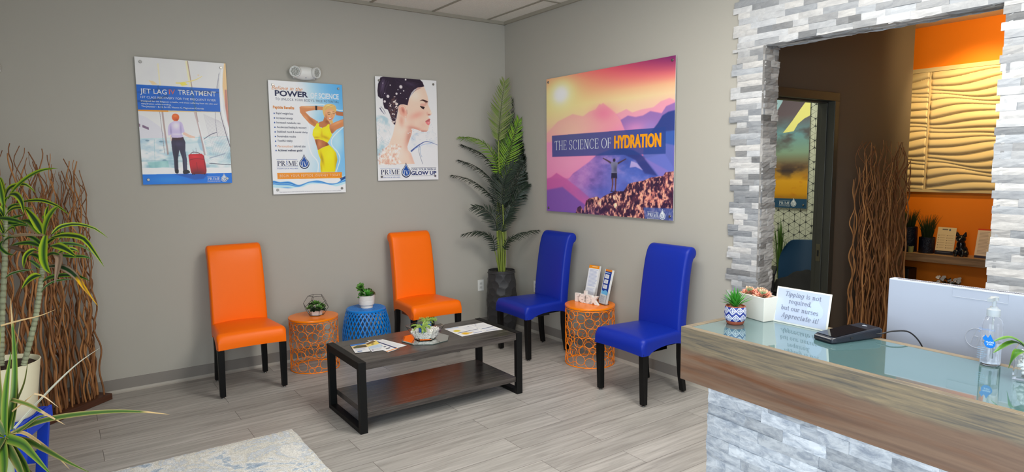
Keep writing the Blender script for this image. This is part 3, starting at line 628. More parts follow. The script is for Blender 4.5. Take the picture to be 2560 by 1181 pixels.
m = a.poly([(590, 330), (628, 312), (664, 335), (680, 362), (664, 404), (636, 440), (612, 432), (584, 395), (578, 355)], (218, 156, 112), 1, True); a.blob(590, 400, 14, 30, (160, 100, 64), .7, m); a.blob(640, 350, 22, 16, (240, 186, 142), .6, m); a.blob(650, 385, 8, 8, (236, 160, 120), .6, m)
a.line([(604, 356), (620, 350), (632, 354)], 4, (110, 66, 40)); a.line([(650, 348), (662, 345), (672, 350)], 4, (110, 66, 40)); a.line([(606, 366), (618, 370), (632, 366)], 4.5, (50, 34, 30)); a.line([(652, 362), (662, 365), (672, 360)], 4.5, (50, 34, 30)); a.line([(640, 362), (648, 385), (640, 390)], 3, (176, 112, 76))
a.poly([(610, 396), (626, 404), (652, 402), (642, 416), (622, 418)], (170, 66, 60), 1, True); a.poly([(614, 400), (628, 406), (647, 404), (636, 411), (622, 412)], (244, 240, 236), 1, True)
a.poly([(626, 430), (650, 428), (656, 448), (640, 462), (628, 452)], (206, 166, 100), 1, True)
ye = (232, 206, 22)
m = a.poly([(500, 456), (524, 454), (522, 482), (545, 502), (592, 482), (608, 464), (624, 462), (622, 500), (640, 548), (648, 568), (626, 608), (604, 642), (560, 618), (520, 606), (482, 608), (460, 566), (466, 520), (490, 480)], ye); a.blob(585, 590, 50, 16, (168, 140, 10), .7, m, rot=.4); a.blob(500, 590, 36, 12, (176, 146, 10), .7, m); a.blob(500, 530, 24, 24, (248, 228, 60), .7, m); a.blob(600, 530, 22, 26, (246, 226, 50), .6, m); a.blob(550, 560, 9, 40, (180, 150, 10), .5, m)
m = a.poly([(480, 608), (520, 606), (560, 618), (606, 642), (622, 664), (560, 684), (512, 712), (500, 670)], (168, 102, 62)); a.blob(530, 650, 20, 34, (204, 142, 98), .6, m); a.blob(600, 660, 16, 26, (110, 64, 40), .6, m); a.blob(500, 640, 6, 40, (112, 66, 42), .6, m)
m = a.poly([(510, 712), (560, 686), (620, 662), (652, 690), (688, 738), (699, 800), (688, 850), (676, 918), (540, 920), (534, 850), (538, 800), (516, 745)], (226, 202, 18)); a.blob(552, 790, 14, 60, (150, 126, 8), .75, m, rot=-.2); a.blob(690, 830, 18, 110, (160, 136, 8), .7, m); a.blob(625, 760, 36, 60, (244, 226, 46), .6, m); a.blob(545, 880, 10, 50, (160, 134, 8), .5, m)
a.poly([(125, 926), (742, 921), (742, 978), (128, 985)], (232, 130, 24)); 
for P in ([(136, 936), (734, 931)], [(136, 976), (734, 970)]): a.line(P, 2, (244, 190, 120))
for k, (c, al) in enumerate((((60, 140, 205), .9), ((20, 84, 160), .85), ((150, 200, 232), .8), ((28, 104, 186), .8), ((200, 226, 242), .8))):
    o = 9*k
    a.poly([(86, 1000+o), (150, 1012+o*.8), (240, 1008+o), (330, 1040+o*.5), (430, 1010+o*.3), (520, 1000+o*.6), (620, 1026+o*.4), (700, 1020+o*.3), (776, 958+o*1.4), (778, 1010+o*.6), (700, 1045+o*.3), (620, 1044+o*.4), (520, 1015+o*.7), (430, 1025+o*.4), (330, 1066+o*.2), (220, 1072-o*.2), (88, 1050+o*.5)], c, al, True, 1)
a.poly([(88, 1076), (250, 1072), (420, 1052), (560, 1030), (700, 1060), (780, 1050), (782, 1115), (90, 1132)], (232, 234, 238), .96, True, 2)
a.poly([(720, 980), (776, 958), (777, 975), (735, 1000)], (16, 40, 90), .7)
W2, H2 = .614, .919; q2 = uvp(C2, W2, H2); Z2 = .0226
NV = rgb(24, 32, 78); MD = rgb(36, 84, 168)
og = rgb(226, 140, 40); dk = rgb(40, 44, 84); gy = rgb(70, 76, 110); wh = rgb(228, 238, 246)
def L2h(mb):
    fit(mb, q2, 'Believe in the', (70, 130), (366, 148), 40, og, -.004, .35); fit(mb, q2, 'POWER', (102, 190), (418, 206), 54, NV, .03); fit(mb, q2, 'OF SCIENCE', (440, 212), (712, 226), 52, wh, .03)
    fit(mb, q2, "TO UNLOCK YOUR BODY'S TRUE POTENTIAL", (108, 232), (712, 262), 24, gy, 0, 0, 1.25)
def L2(mb):
    fit(mb, q2, 'Peptide Benefits', (84, 312), (286, 320), 28, og, .03)
    for s, (x, y), x1 in (('Rapid weight loss', (113, 366), 276), ('Increased energy', (115, 411), 274), ('Increased metabolic rate', (118, 455), 346), ('Accelerated healing & recovery', (121, 498), 404), ('Stabilized mood & mental clarity', (123, 542), 414), ('Sustainable results', (125, 586), 302), ('Youthful vitality', (127, 628), 271), ('tailored plan', (282, 682), 394), ('Achieved wellness goals!', (131, 720), 366)):
        fit(mb, q2, s, (x, y), (x1, y+8), 20, NV if 'goals' in s else dk, .022 if 'goals' in s else .008)
    fit(mb, q2, 'Personalised', (126, 682), (276, 688), 22, og, -.006, .35)
    for i in range(9):
        cx, cy = q2(95+2.3*i, 356+44.3*i); flat_poly(mb, drop_poly(cx, cy-.003, .0052, 14), MD, I4, Z2)
def L2c(mb):
    fit(mb, q2, 'BEGIN YOUR PEPTIDE JOURNEY TODAY', (150, 966), (724, 962), 24, rgb(246, 220, 180), .004, 0, 1.25)
def L2f(mb):
    fit(mb, q2, 'These statements have not been evaluated by the FDA and these products are not intended to diagnose, treat, cure or prevent any disease.', (145, 1112), (735, 1100), 8, rgb(120, 120, 140))
def G2(mb):
    x, y = q2(120, 858); x2, _ = q2(436, 858); logo(mb, x, y, x2-x, NV, MD, rgb(222, 228, 236), z=Z2)
poster('peptide_poster', 'white and blue poster of a smiling woman in yellow sportswear with a bullet list', M_left(-2.3296, 1.4265), W2, H2, a, {'heading': L2h, 'benefit_list': L2, 'call_to_action': L2c, 'fine_print': L2f}, G2, ACR)
# --- skin glow poster
C3 = [(47, 46), (695, 96), (722, 1138), (90, 1145)]
a = Art(300, 450, C3, (214, 214, 214)); n1 = a.noise(6, 9, 5, 3)
mw = a.mask([(55, 480), (150, 470), (235, 560), (230, 700), (150, 800), (85, 900), (70, 700)], True, 8); a.put(np.clip((n1-.44)*5, 0, 1)*mw, (150, 178, 188), .8); a.put(np.clip((.4-n1)*6, 0, 1)*mw, (240, 243, 244), .8)
mw = a.mask([(430, 690), (520, 640), (700, 640), (716, 780), (560, 800), (470, 870)], True, 8); a.put(np.clip((n1-.5)*5, 0, 1)*mw, (160, 176, 196), .7)
for k in range(26):
    x = a.rs.uniform(70, 200); y = a.rs.uniform(480, 860); a.line([(x, y), (x+a.rs.uniform(-30, 30), y+25), (x+a.rs.uniform(-50, 50), y+60)], 2, (120, 146, 160), .5)
a.line([(430, 842), (480, 800), (530, 765), (600, 738), (712, 776)], (18, 3), (66, 84, 140), .9); a.line([(470, 815), (560, 770), (640, 760)], 8, (150, 170, 210), .8); a.line([(520, 780), (516, 850), (556, 975)], 3, (60, 72, 110)); a.line([(528, 790), (530, 860), (548, 900)], 6, (120, 140, 170), .6)
for k in range(40): a.blob(a.rs.uniform(440, 710), a.rs.uniform(550, 720), 3, 3, (130, 140, 160), .6)
a.line([(100, 380), (125, 420), (150, 450)], (12, 3), (50, 52, 84), .8); a.line([(110, 365), (140, 400), (160, 440)], 5, (60, 62, 90), .7)
sk = (228, 186, 168)
m = a.poly([(498, 160), (560, 150), (585, 205), (603, 258), (613, 306), (608, 345), (628, 392), (648, 437), (641, 458), (612, 467), (616, 482), (633, 502), (629, 516), (632, 542), (622, 568), (614, 600), (612, 618), (594, 634), (545, 634), (500, 614), (446, 598), (436, 660), (410, 730), (392, 790), (398, 826), (432, 862), (472, 972), (95, 976), (118, 880), (205, 755), (240, 660), (262, 560), (290, 440), (290, 365), (330, 340), (400, 300)], sk, 1, False, 1)
a.blob(320, 600, 90, 120, (238, 204, 190), .6, m); a.blob(270, 860, 130, 100, (236, 204, 192), .7, m); a.blob(410, 690, 34, 110, (176, 128, 114), .8, m, rot=.25); a.blob(470, 600, 70, 20, (186, 134, 120), .8, m, rot=.15); a.blob(560, 632, 70, 12, (150, 100, 92), .7, m); a.blob(490, 460, 80, 34, (222, 150, 136), .75, m, rot=-.35); a.blob(470, 250, 60, 60, (240, 208, 192), .7, m); a.blob(330, 520, 26, 60, (200, 140, 122), .6, m); a.blob(440, 910, 26, 90, (206, 164, 150), .6, m, rot=-.3); a.blob(150, 930, 60, 60, (222, 190, 176), .5, m); a.blob(590, 330, 16, 30, (206, 160, 146), .6, m); a.blob(560, 560, 40, 40, (214, 166, 150), .5, m)
for k in range(24): x = a.rs.uniform(110, 260); a.line([(x, a.rs.uniform(800, 900)), (x-15, 920), (x+10, 970)], 3, (190, 142, 124), .35)
hr = (44, 32, 50)
hm = a.poly([(150, 48), (300, 58), (510, 74), (548, 108), (567, 155), (540, 162), (500, 166), (460, 190), (432, 222), (408, 280), (392, 356), (350, 344), (318, 346), (296, 362), (288, 420), (276, 490), (262, 560), (236, 545), (216, 470), (184, 400), (150, 388), (136, 340), (132, 280), (110, 284), (80, 258), (74, 200), (80, 130), (104, 60)], hr, 1, False, 1)
pre = a.im.copy()
for k in range(34):
    y = 70+k*8; a.line([(250+k*2, 60+k*7), (360, 90+k*6), (520-k*3.5, 120+k*6.5)], 2.5, (86, 72, 98) if k % 2 else (24, 18, 30), .5)
for k in range(12): a.line([(120+k*7, 70+k*3), (92+k*6, 150+k*5), (110+k*7, 270-k*2)], 3, (96, 80, 108) if k % 3 else (22, 16, 28), .5)
a.im = pre*(1-hm[..., None])+a.im*hm[..., None]
a.blob(130, 140, 16, 60, (112, 96, 124), .6, hm, rot=.2); a.blob(420, 130, 60, 20, (80, 66, 92), .5, hm, rot=.2)
for k in range(14): a.line([(400-k*3, 290-k*8), (440+k*2, 236-k*6), (470+k*5, 200-k*2)], 2, (70, 52, 66), .45)
m = a.poly([(302, 372), (330, 354), (366, 366), (378, 410), (386, 450), (384, 484), (362, 486), (340, 468), (310, 440)], (224, 164, 146), 1, True); a.blob(345, 410, 16, 34, (168, 104, 92), .8, m, rot=-.3); a.line([(310, 380), (334, 364), (360, 376), (370, 410)], 5, (240, 198, 182)); a.blob(372, 476, 12, 10, (238, 196, 182), .8, m); a.line([(374, 490), (376, 530)], 5, (220, 200, 196)); a.line([(384, 400), (388, 450)], 6, (110, 70, 66), .4, soft=1)
a.poly([(520, 312), (540, 296), (566, 296), (606, 316), (590, 326), (560, 312), (540, 306)], (64, 40, 40), 1, True); a.poly([(528, 340), (560, 336), (590, 350), (560, 372), (530, 360)], (206, 156, 142), .9, True, 1)
a.poly([(522, 362), (545, 366), (572, 374), (568, 388), (556, 396), (536, 382)], (40, 26, 34), 1, True); a.line([(556, 392), (566, 398)], 3, (40, 26, 34)); a.blob(585, 325, 10, 14, (120, 80, 76), .5)
a.blob(618, 455, 14, 8, (140, 84, 76), .8); a.blob(600, 440, 10, 16, (206, 156, 140), .7); a.blob(640, 432, 7, 10, (244, 214, 200), .8)
a.poly([(580, 524), (604, 508), (620, 498), (633, 503), (628, 516), (606, 524)], (176, 96, 98), 1, True); a.poly([(582, 530), (606, 526), (630, 526), (630, 548), (616, 564), (598, 556)], (214, 118, 120), 1, True); a.blob(616, 540, 10, 6, (238, 170, 168), .8); a.line([(580, 526), (606, 524), (630, 520)], 3, (110, 50, 56))
ns = a.noise(34, 50, 3, 21); mw = a.mask([(250, 260), (290, 300), (286, 400), (276, 500), (250, 560), (220, 530), (205, 440), (186, 370), (205, 320)], True, 3); a.put(np.clip((ns-.52)*9, 0, 1)*mw, (232, 212, 202), .9); a.put(np.clip((.44-ns)*8, 0, 1)*mw, (110, 80, 74), .7)
mw = a.mask([(90, 860), (150, 800), (240, 760), (330, 790), (300, 900), (320, 972), (95, 972)], True, 6); a.put(np.clip((ns-.55)*7, 0, 1)*mw, (250, 238, 232), .7); a.put(np.clip((.42-ns)*7, 0, 1)*mw, (186, 134, 116), .5)
for x, y, r in ((320, 160, 17), (185, 260, 15), (152, 314, 12), (275, 232, 11), (370, 84, 9), (350, 202, 7), (208, 142, 6), (318, 228, 5), (380, 285, 5), (130, 120, 4), (440, 608, 7), (470, 616, 6), (500, 628, 6), (530, 630, 7), (420, 640, 5), (400, 650, 5), (290, 190, 5), (150, 228, 5)): a.blob(x, y, r, r*1.1, (236, 230, 228), 1, hard=5); a.blob(x+1, y+1, r*.5, r*.5, (150, 134, 140), .6)
a.put(np.clip((a.V-.866)*200, 0, 1), (222, 222, 222)); 
W3, H3 = .613, .9215; q3 = uvp(C3, W3, H3)
def L3(mb):
    c = rgb(34, 48, 110)
    fit(mb, q3, 'GIVE YOUR SKIN A', (438, 1040), (696, 1038), 22, c, .012); fit(mb, q3, 'GLOW UP', (434, 1088), (700, 1086), 40, c, .03)
    for y, hx in ((1012, 3), (1098, 3)):
        p = [q3(430, y), q3(698, y-2), q3(698, y+1), q3(430, y+3)]; mb.face([Vector((x, z, Z1)) for x, z in p[::-1]], rgb(90, 96, 120))
def G3(mb):
    x, y = q3(112, 1082); x2, _ = q3(436, 1082); logo(mb, x, y, x2-x, NV, MD, rgb(222, 228, 236), z=Z1)
poster('skin_poster', 'portrait poster of a woman in profile with dark bun and splashing water', M_left(-1.4111, 1.520), W3, H3, a, {'slogan': L3}, G3, ACR)
# --- mountain poster
C4 = [(45, 195), (912, 36), (887, 1145), (45, 1080)]
a = Art(380, 304, C4, (230, 140, 150)); st = [(0, (222, 78, 92)), (.1, (240, 130, 112)), (.22, (250, 190, 140)), (.33, (244, 180, 150)), (.42, (232, 132, 150)), (.6, (206, 110, 160)), (1, (120, 84, 156))]
for k in range(3): a.im[..., k] = np.interp(a.V, [s_[0] for s_ in st], [s_[1][k]/255 for s_ in st])
a.put(np.clip((a.U-.35)*1.6, 0, 1)*np.clip((.16-a.V)*6, 0, 1), (98, 40, 92), .95); a.put(np.clip((.3-a.U)*2.5, 0, 1)*np.clip((.1-a.V)*8, 0, 1), (244, 120, 96), .6)
a.put(np.clip((a.U-.4)*1.4, 0, 1)*np.clip((a.V-.16)*6, 0, 1)*np.clip((.5-a.V)*4, 0, 1), (224, 130, 160), .6)
a.blob(110, 330, 260, 260, (255, 190, 126), .8, hard=1.6); a.blob(140, 300, 100, 110, (255, 226, 156), .9); a.blob(140, 298, 46, 52, (255, 255, 246), 1)
a.poly([(45, 560), (120, 480), (220, 430), (290, 445), (330, 415), (375, 398), (400, 362), (412, 366), (424, 355), (470, 392), (510, 425), (545, 470), (600, 510), (700, 560), (700, 720), (45, 720)], (232, 118, 150), .6, soft=3); a.blob(420, 430, 80, 60, (214, 84, 136), .5); a.blob(200, 560, 220, 130, (248, 176, 150), .75)
a.poly([(510, 430), (545, 415), (580, 396), (620, 420), (680, 400), (760, 385), (810, 345), (870, 322), (906, 340), (905, 560), (600, 560)], (206, 120, 160), .6, soft=2); a.blob(700, 500, 120, 50, (226, 150, 180), .5)
a.poly([(540, 470), (590, 440), (640, 450), (690, 440), (740, 410), (790, 420), (815, 425), (845, 378), (905, 352), (902, 620), (600, 620)], (112, 92, 156), .8, soft=2); a.blob(640, 530, 90, 50, (196, 130, 172), .75); a.blob(740, 520, 50, 40, (140, 120, 176), .6)
a.poly([(760, 530), (790, 490), (820, 440), (860, 415), (905, 404), (900, 640), (700, 600)], (44, 60, 118), .95, soft=2); a.poly([(700, 560), (900, 540), (893, 830), (690, 720)], (58, 92, 160), .8, soft=2)
a.poly([(45, 620), (180, 600), (330, 650), (480, 720), (480, 860), (45, 860)], (236, 130, 166), .85, soft=5); a.blob(200, 760, 190, 80, (240, 140, 168), .6)
gm = a.poly([(150, 920), (220, 830), (330, 750), (380, 705), (470, 670), (540, 655), (620, 672), (680, 706), (720, 760), (800, 850), (840, 900), (600, 1080), (150, 1080)], (150, 104, 168), 1, soft=3)
a.put(gm*np.clip((a.U-.35)*3, 0, 1), (56, 84, 158), .9); a.put(gm*np.clip((.3-a.U)*4, 0, 1), (212, 110, 162), .8); n1 = a.noise(14, 20, 4, 8); a.put(gm*np.clip((n1-.5)*4, 0, 1), (196, 150, 190), .35); a.put(gm*np.clip((.48-n1)*4, 0, 1), (66, 58, 120), .4)
a.poly([(470, 690), (540, 660), (630, 676), (690, 712), (760, 800), (790, 845), (700, 830), (640, 740), (560, 700)], (42, 48, 104), .8, soft=4); a.poly([(610, 745), (650, 760), (690, 810), (640, 785), (600, 790)], (196, 168, 200), .7, soft=1)
a.poly([(700, 730), (830, 690), (893, 790), (890, 860), (790, 850)], (96, 104, 172), .8, soft=4); a.blob(560, 860, 120, 60, (110, 120, 190), .5)
a.poly([(45, 868), (80, 850), (110, 825), (150, 850), (190, 876), (260, 930), (330, 990), (300, 1085), (45, 1080)], (176, 88, 146), .9, soft=3); a.poly([(45, 940), (150, 920), (260, 1010), (330, 1060), (300, 1100), (45, 1085)], (104, 78, 154), .8, soft=6); a.blob(450, 960, 160, 50, (76, 92, 170), .7)
rk = a.mask([(236, 1098), (250, 1058), (270, 1046), (292, 1082), (308, 1012), (330, 996), (384, 984), (404, 1002), (424, 982), (470, 962), (500, 950), (560, 948), (590, 900), (620, 890), (690, 878), (742, 856), (824, 846), (836, 822), (893, 814), (888, 1148)], False, 0)
n2 = a.noise(22, 30, 4, 4); n3 = a.noise(60, 24, 3, 6); a.put(rk, (78, 42, 62)); n5 = a.noise(90, 50, 3, 31); a.put(rk*np.clip((n2*.5+n3*.6+n5*.6-.85)*5, 0, 1), (206, 130, 114), .9); a.put(rk*np.clip((n5-.56)*9, 0, 1), (236, 176, 146), .6); a.put(rk*np.clip((n2*.7+n3*.7-.78)*8, 0, 1)*np.exp(-(((a.U-.58)/.13)**2+((a.V-.9)/.1)**2)), (255, 214, 176), .95); a.put(rk*np.clip((.84-n2*.7-n5)*5, 0, 1), (38, 24, 52), .75); a.put(rk*np.clip((a.V-.9)*7, 0, 1)*np.clip(1-abs(a.U-.4)*4, 0, 1), (70, 52, 110), .6)
a.poly([(690, 1056), (887, 1064), (887, 1146), (700, 1138)], (66, 92, 152), .75, soft=1); a.poly([(80, 575), (842, 518), (840, 697), (82, 718)], (40, 62, 122), .82)
dk = (42, 36, 56)
a.line([(497, 775), (460, 748), (421, 726)], (15, 6), (70, 52, 66)); a.line([(497, 775), (535, 754), (578, 730)], (15, 6), (70, 52, 66))
m = a.poly([(474, 758), (497, 752), (520, 758), (514, 800), (515, 832), (480, 832), (480, 800)], (112, 112, 138), 1, True); a.blob(505, 800, 14, 26, (60, 60, 84), .7, m); a.poly([(478, 826), (515, 826), (517, 864), (498, 860), (476, 864)], (36, 34, 60)); a.line([(485, 860), (486, 900), (478, 950)], (13, 6), (96, 62, 70)); a.line([(506, 860), (506, 900), (503, 948)], (13, 6), (90, 58, 68)); a.blob(497, 740, 9, 12, dk, 1, hard=6); a.line([(470, 950), (492, 950)], 5, dk); a.line([(494, 948), (512, 948)], 5, dk)
W4, H4 = 1.520, 1.212; q4 = uvp(C4, W4, H4)
def L4(mb):
    x0, y0 = q4(100, 673); x1, _ = q4(478, 656); h = .083
    ws = ('THE', 'SCIENCE', 'OF'); tot = 0
    for s_, (xa, xb) in zip(ws, ((100, 180), (196, 394), (412, 478))):
        xa_, ya_ = q4(xa, 673-(xa-100)*.045); xb_, _ = q4(xb, 660); put_serif(mb, s_, xa_, y0, xb_-xa_, h, rgb(226, 230, 238), I4, W=.10, H=.035, gap=.1, z=Z1)
def L4b(mb):
    _, y0 = q4(100, 673)
    xa, _ = q4(497, 655); xb, _ = q4(812, 640); put_text(mb, 'HYDRATION', xa, y0-.004, xb-xa-.006, .104, rgb(244, 160, 24), I4, .028, z=Z1)
    for dx in (.003, .006): put_text(mb, 'HYDRATION', xa+dx, y0-.004, xb-xa-.006, .104, rgb(244, 160, 24), I4, .028, z=Z1+dx*.06)
def G4(mb):
    x, y = q4(716, 1115); x2, _ = q4(838, 1115); logo(mb, x, y, x2-x, lgw, lgw, rgb(60, 90, 150), z=Z1, mono=True)
poster('mountain_poster', 'large mountain sunset poster about the science of hydration above the blue chairs', M_right(-.7008, 1.219), W4, H4, a, {'heading': L4, 'highlight_word': L4b}, G4, ACR, bolt_in=.03, gain=1.5)
# ------------------------------------------------------------ chairs
BLK = mat('black_leg', (.004, .004, .004, 1), .4, spec=.25, bump=.05, bscale=120)
def leather(n, c): return mat(n, c, .38, bump=.06, bscale=260, spec=.32)
ORL = leather('orange_leather', rgb(255, 112, 0)); BLL = leather('blue_leather', rgb(16, 42, 152))
def make_chair(name, label, loc, rz, lm, group):
    t = thing(name, label, 'chair', loc, rz, group)
    # seat: domed pad with a skirt, arched along the sides; front at -y
    nu, nv = 24, 20; top = []; mb = MB()
    def hw(y): return .243+(y+.255)*(-.095)        # half width along the depth
    ys = [-.262+.45*j/nv for j in range(nv+1)]
    rows = []
    # cross sections from left skirt bottom over the pad to right skirt bottom
    for j, y in enumerate(ys):
        d = (y+.262); fr = min(1, d/.045); rf = .03*(1-sqrt(max(0, 1-(1-fr)**2)))       # rounded front lip
        w_ = hw(y)-rf*.35; arch = .036*max(0, 1-((y-.0)/.19)**2)**.6 if abs(y) < .19 else 0
        zt = .472-rf; zb = .357+arch; r_ = .03; row = []
        dome = .014*min(1, d/.12)*(1-max(0, (y-.05)/.3))
        for s in range(5): row.append((-w_, y, zb+(zt-r_-zb)*s/4))
        for s in range(1, 5): a_ = pi/2*s/4; row.append((-w_+r_*(1-cos(a_)), y, zt-r_+r_*sin(a_)))
        for s in range(1, 12):
            q = -1+2*s/12; row.append((q*(w_-r_), y, zt+dome*(1-q*q)))
        for s in range(4, 0, -1): a_ = pi/2*s/4; row.append((w_-r_*(1-cos(a_)), y, zt-r_+r_*sin(a_)))
        for s in range(4, -1, -1): row.append((w_, y, zb+(zt-r_-zb)*s/4))
        rows.append(row)
    mb.gridsurf(rows)
    n = len(rows[0])
    fr = rows[0]; fa = [(p[0], p[1]-.0, .357+.008*(1-(p[0]/.24)**2)) for p in fr]
    # front face closes from lip to the lower edge
    half = [p for p in fr]; low = [(p[0], p[1], .357+.006*max(0, 1-(p[0]/.235)**2)) for p in fr]
    mid = [(p[0]*.999, p[1]-.006*max(0, 1-abs(p[0]/.243)**8), (p[2]+q[2])/2) for p, q in zip(fr, low)]
    mb.gridsurf([half, mid, low])
    bk = rows[-1]; mb.gridsurf([bk, [(p[0], p[1], .357) for p in bk]])
    build('seat', mb, lm, t, smooth=True, merge=True, auto=60)
    mb = MB(); mb.box(-.215, .215, -.245, .0, .366, .40); mb.box(-.165, .165, .0, .15, .366, .40); build('underframe', mb, mat('chair_underside', (.01, .01, .01, 1), .8), t)
    # back: scrolled profile swept across the width
    fp = [(.135, .400), (.136, .50), (.146, .62), (.160, .74), (.178, .86), (.196, .95), (.216, 1.01), (.240, 1.042), (.270, 1.053), (.298, 1.046), (.315, 1.025), (.318, .998), (.306, .975), (.288, .962)]
    bp_ = [(.276, .93), (.262, .86), (.246, .74), (.232, .62), (.220, .50), (.212, .372)]
    prof = spline(fp, 52)+spline(bp_, 25)
    ws = [-1, -.985, -.95, -.9, -.6, -.2, .2, .6, .9, .95, .985, 1]; cen = (.2, .75); rows = []
    C_ = np.mean(prof, 0)
    for w_ in ws:
        e = max(0, (abs(w_)-.9)/.1); ins = .016*(1-sqrt(max(0, 1-e*e)))
        row = []
        for k, p in enumerate(prof):
            a_, b_ = prof[max(k-1, 0)], prof[min(k+1, len(prof)-1)]; tn = np.array(b_)-np.array(a_); tn /= np.linalg.norm(tn)+1e-9; nn = np.array([tn[1], -tn[0]])
            q = np.array(p)+nn*ins
            hwid = .196+.006*(1-(q[1]-.4)/.65)
            bulge = -.006*(1-w_*w_) if k < 26 else 0
            row.append((w_*hwid, q[0]+bulge, q[1]))
        rows.append(row)
    mb.gridsurf(rows)
    for row, sgn in ((rows[0], 1), (rows[-1], -1)):
        m_ = len(row)//2
        k = 0; i, j = 0, len(row)-1
        while j-i > 1:
            mb.face([row[i], row[i+1], row[j-1], row[j]] if j-1 > i+1 else [row[i], row[i+1], row[j]]); i += 1; j -= 1
    mb.face([r[0] for r in rows]+[r[-1] for r in rows[::-1]])
    build('backrest', mb, lm, t, smooth=True, merge=True, auto=55)
    for sx in (-1, 1):
        for y0, y1, yb, wt, wb in ((-.25, -.205, -.222, .046, .038), (.165, .21, .215, .044, .036)):
            xt = sx*((.215 if y0 < 0 else .172)); xb = sx*((.215 if y0 < 0 else .178)); mb = MB(); yt = (y0+y1)/2; sec = []
            pts = [(xt, yt, .375), (xt, yt, .26), (xt*.5+xb*.5, yt*.45+yb*.55+(.0 if y0 < 0 else -.006), .13), (xb, yb, .012)]
            for k, (x, y, z) in enumerate(pts):
                h_ = (wt+(wb-wt)*k/3)/2; sec.append([(x-h_, y-h_, z), (x+h_, y-h_, z), (x+h_, y+h_, z), (x-h_, y+h_, z), (x-h_, y-h_, z)])
            mb.gridsurf(sec); mb.face(sec[0][:4]); mb.face(sec[-1][:4])
            lg = build('leg', mb, BLK, t, merge=True, bevel=.003)
            mb = MB(); mb.lathe([(.011, 0), (.013, .003), (.012, .006), (.004, .007), (.004, .014)], 12, (xb, yb, 0)); build('glide', mb, mat('steel', rgb(150, 148, 144), .3, 1), lg, smooth=True)
    return t
oc = make_chair('parsons_chair', 'orange leather high-back chair beside the orange ring stool, under the two left posters', (-2.684, -.382, 0), radians(-1.2), ORL, 'orange parsons chairs')
dup(oc, (-1.17, -.382, 0), radians(0), 'orange leather high-back chair between the blue lattice stool and the corner palm')
bc = make_chair('parsons_chair', 'royal blue leather high-back chair next to the black palm pot', (-.388, -.988, 0), radians(-92), BLL, 'blue parsons chairs')
dup(bc, (-.392, -2.292, 0), radians(-91), 'royal blue leather high-back chair nearest the reception desk')
# ------------------------------------------------------------ stools
OM = mat('orange_enamel', rgb(255, 134, 4), .25); BM_ = mat('blue_enamel', rgb(12, 126, 214), .28)
def ring_stool(label, loc, r, h, seed, group):
    t = thing('ring_stool', label, 'stool', loc, 0, group)
    mb = MB(); mb.lathe([(0, h-.006), (r-.006, h-.006), (r-.004, h-.018), (r+.003, h-.018), (r+.006, h-.010), (r+.004, h-.001), (r-.002, h), (0, h)], 64); build('top', mb, OM, t, smooth=True, auto=50)
    mb = MB(); mb.ring((0, 0, .0045), r, r, (1, 0, 0), (0, 1, 0), .0045, 64); build('base_ring', mb, OM, t, smooth=True); mb = MB(); mb.ring((0, 0, h-.028), r, r, (1, 0, 0), (0, 1, 0), .003, 64); build('upper_ring', mb, OM, t, smooth=True)
    rr = random.Random(seed); zz0, zz1 = .006, h-.026; Cs = []; per = 2*pi*r
    for rmax, tries in ((.041, 900), (.034, 1600), (.026, 2600), (.02, 3000)):
        for _ in range(tries):
            x, z = rr.uniform(0, per), rr.uniform(zz0, zz1); d = min(rmax, z-zz0, zz1-z)
            for cx, cz, cr in Cs:
                dx = abs(x-cx); dx = min(dx, per-dx); d = min(d, sqrt(dx*dx+(z-cz)**2)-cr)
                if d < .0165: break
            if d >= max(.0165, rmax*.72): Cs.append((x, z, d))
    mb = MB()
    for cx, cz, cr in Cs:
        n = 22; mb.loop([((r)*cos((cx+cr*cos(2*pi*i/n))/r), (r)*sin((cx+cr*cos(2*pi*i/n))/r), cz+cr*sin(2*pi*i/n)) for i in range(n)], .0024, 6)
    # small links to the nearest neighbours keep the cage connected
    for i, (cx, cz, cr) in enumerate(Cs):
        for ex, ez, er in Cs[:i]:
            dx = ex-cx; dx -= per*round(dx/per); L_ = sqrt(dx*dx+(ez-cz)**2); g_ = L_-cr-er
            if .0008 < g_ < .006:
                p = [(cx+dx*f/L_, cz+(ez-cz)*f/L_) for f in (cr, cr+g_)]; mb.tube([(r*cos(a/r), r*sin(a/r), b) for a, b in p], .0022, 5)
    build('ring_cage', mb, OM, t, smooth=True); return t
ring_stool('shorter orange ring stool holding the geometric terrarium', (-2.125, -.268, 0), .193, .432, 5, 'orange ring stools')
ring_stool('taller orange ring stool between the two blue chairs', (-.222, -1.524, 0), .203, .494, 11, 'orange ring stools')
t = thing('lattice_stool', 'blue metal lattice stool behind the coffee table holding a white pot', 'stool', (-1.675, -.285, 0))
pr = spline([(.176, .006), (.203, .12), (.205, .22), (.193, .32), (.173, .40), (.160, .436)], 30)
def prr(f): k = f*(len(pr)-1); i = min(int(k), len(pr)-2); return pr[i]*(1-(k-i))+pr[i+1]*(k-i)
mb = MB(); N_ = 34
for d in (1, -1):
    for k in range(N_):
        P = []
        for i in range(25):
            f = i/24; r_, z = prr(f); a_ = 2*pi*(k/N_)+d*f*2*pi*6.2/N_; P.append((r_*cos(a_), r_*sin(a_), z))
        for A, B in zip(P, P[1:]): pass
        # flat strip following the drum
        L_, Q = [], []
        for i, p in enumerate(P):
            q = Vector(P[min(i+1, 24)])-Vector(P[max(i-1, 0)]); o = Vector((p[0], p[1], 0)).normalized(); b = q.cross(o).normalized()*.0046
            L_.append((Vector(p)+b+o*.001, Vector(p)-b+o*.001)); Q.append((Vector(p)+b-o*.002, Vector(p)-b-o*.002))
        mb.gridsurf([[l[0], l[1], q[1], q[0], l[0]] for l, q in zip(L_, Q)])
build('lattice_body', mb, BM_, t)
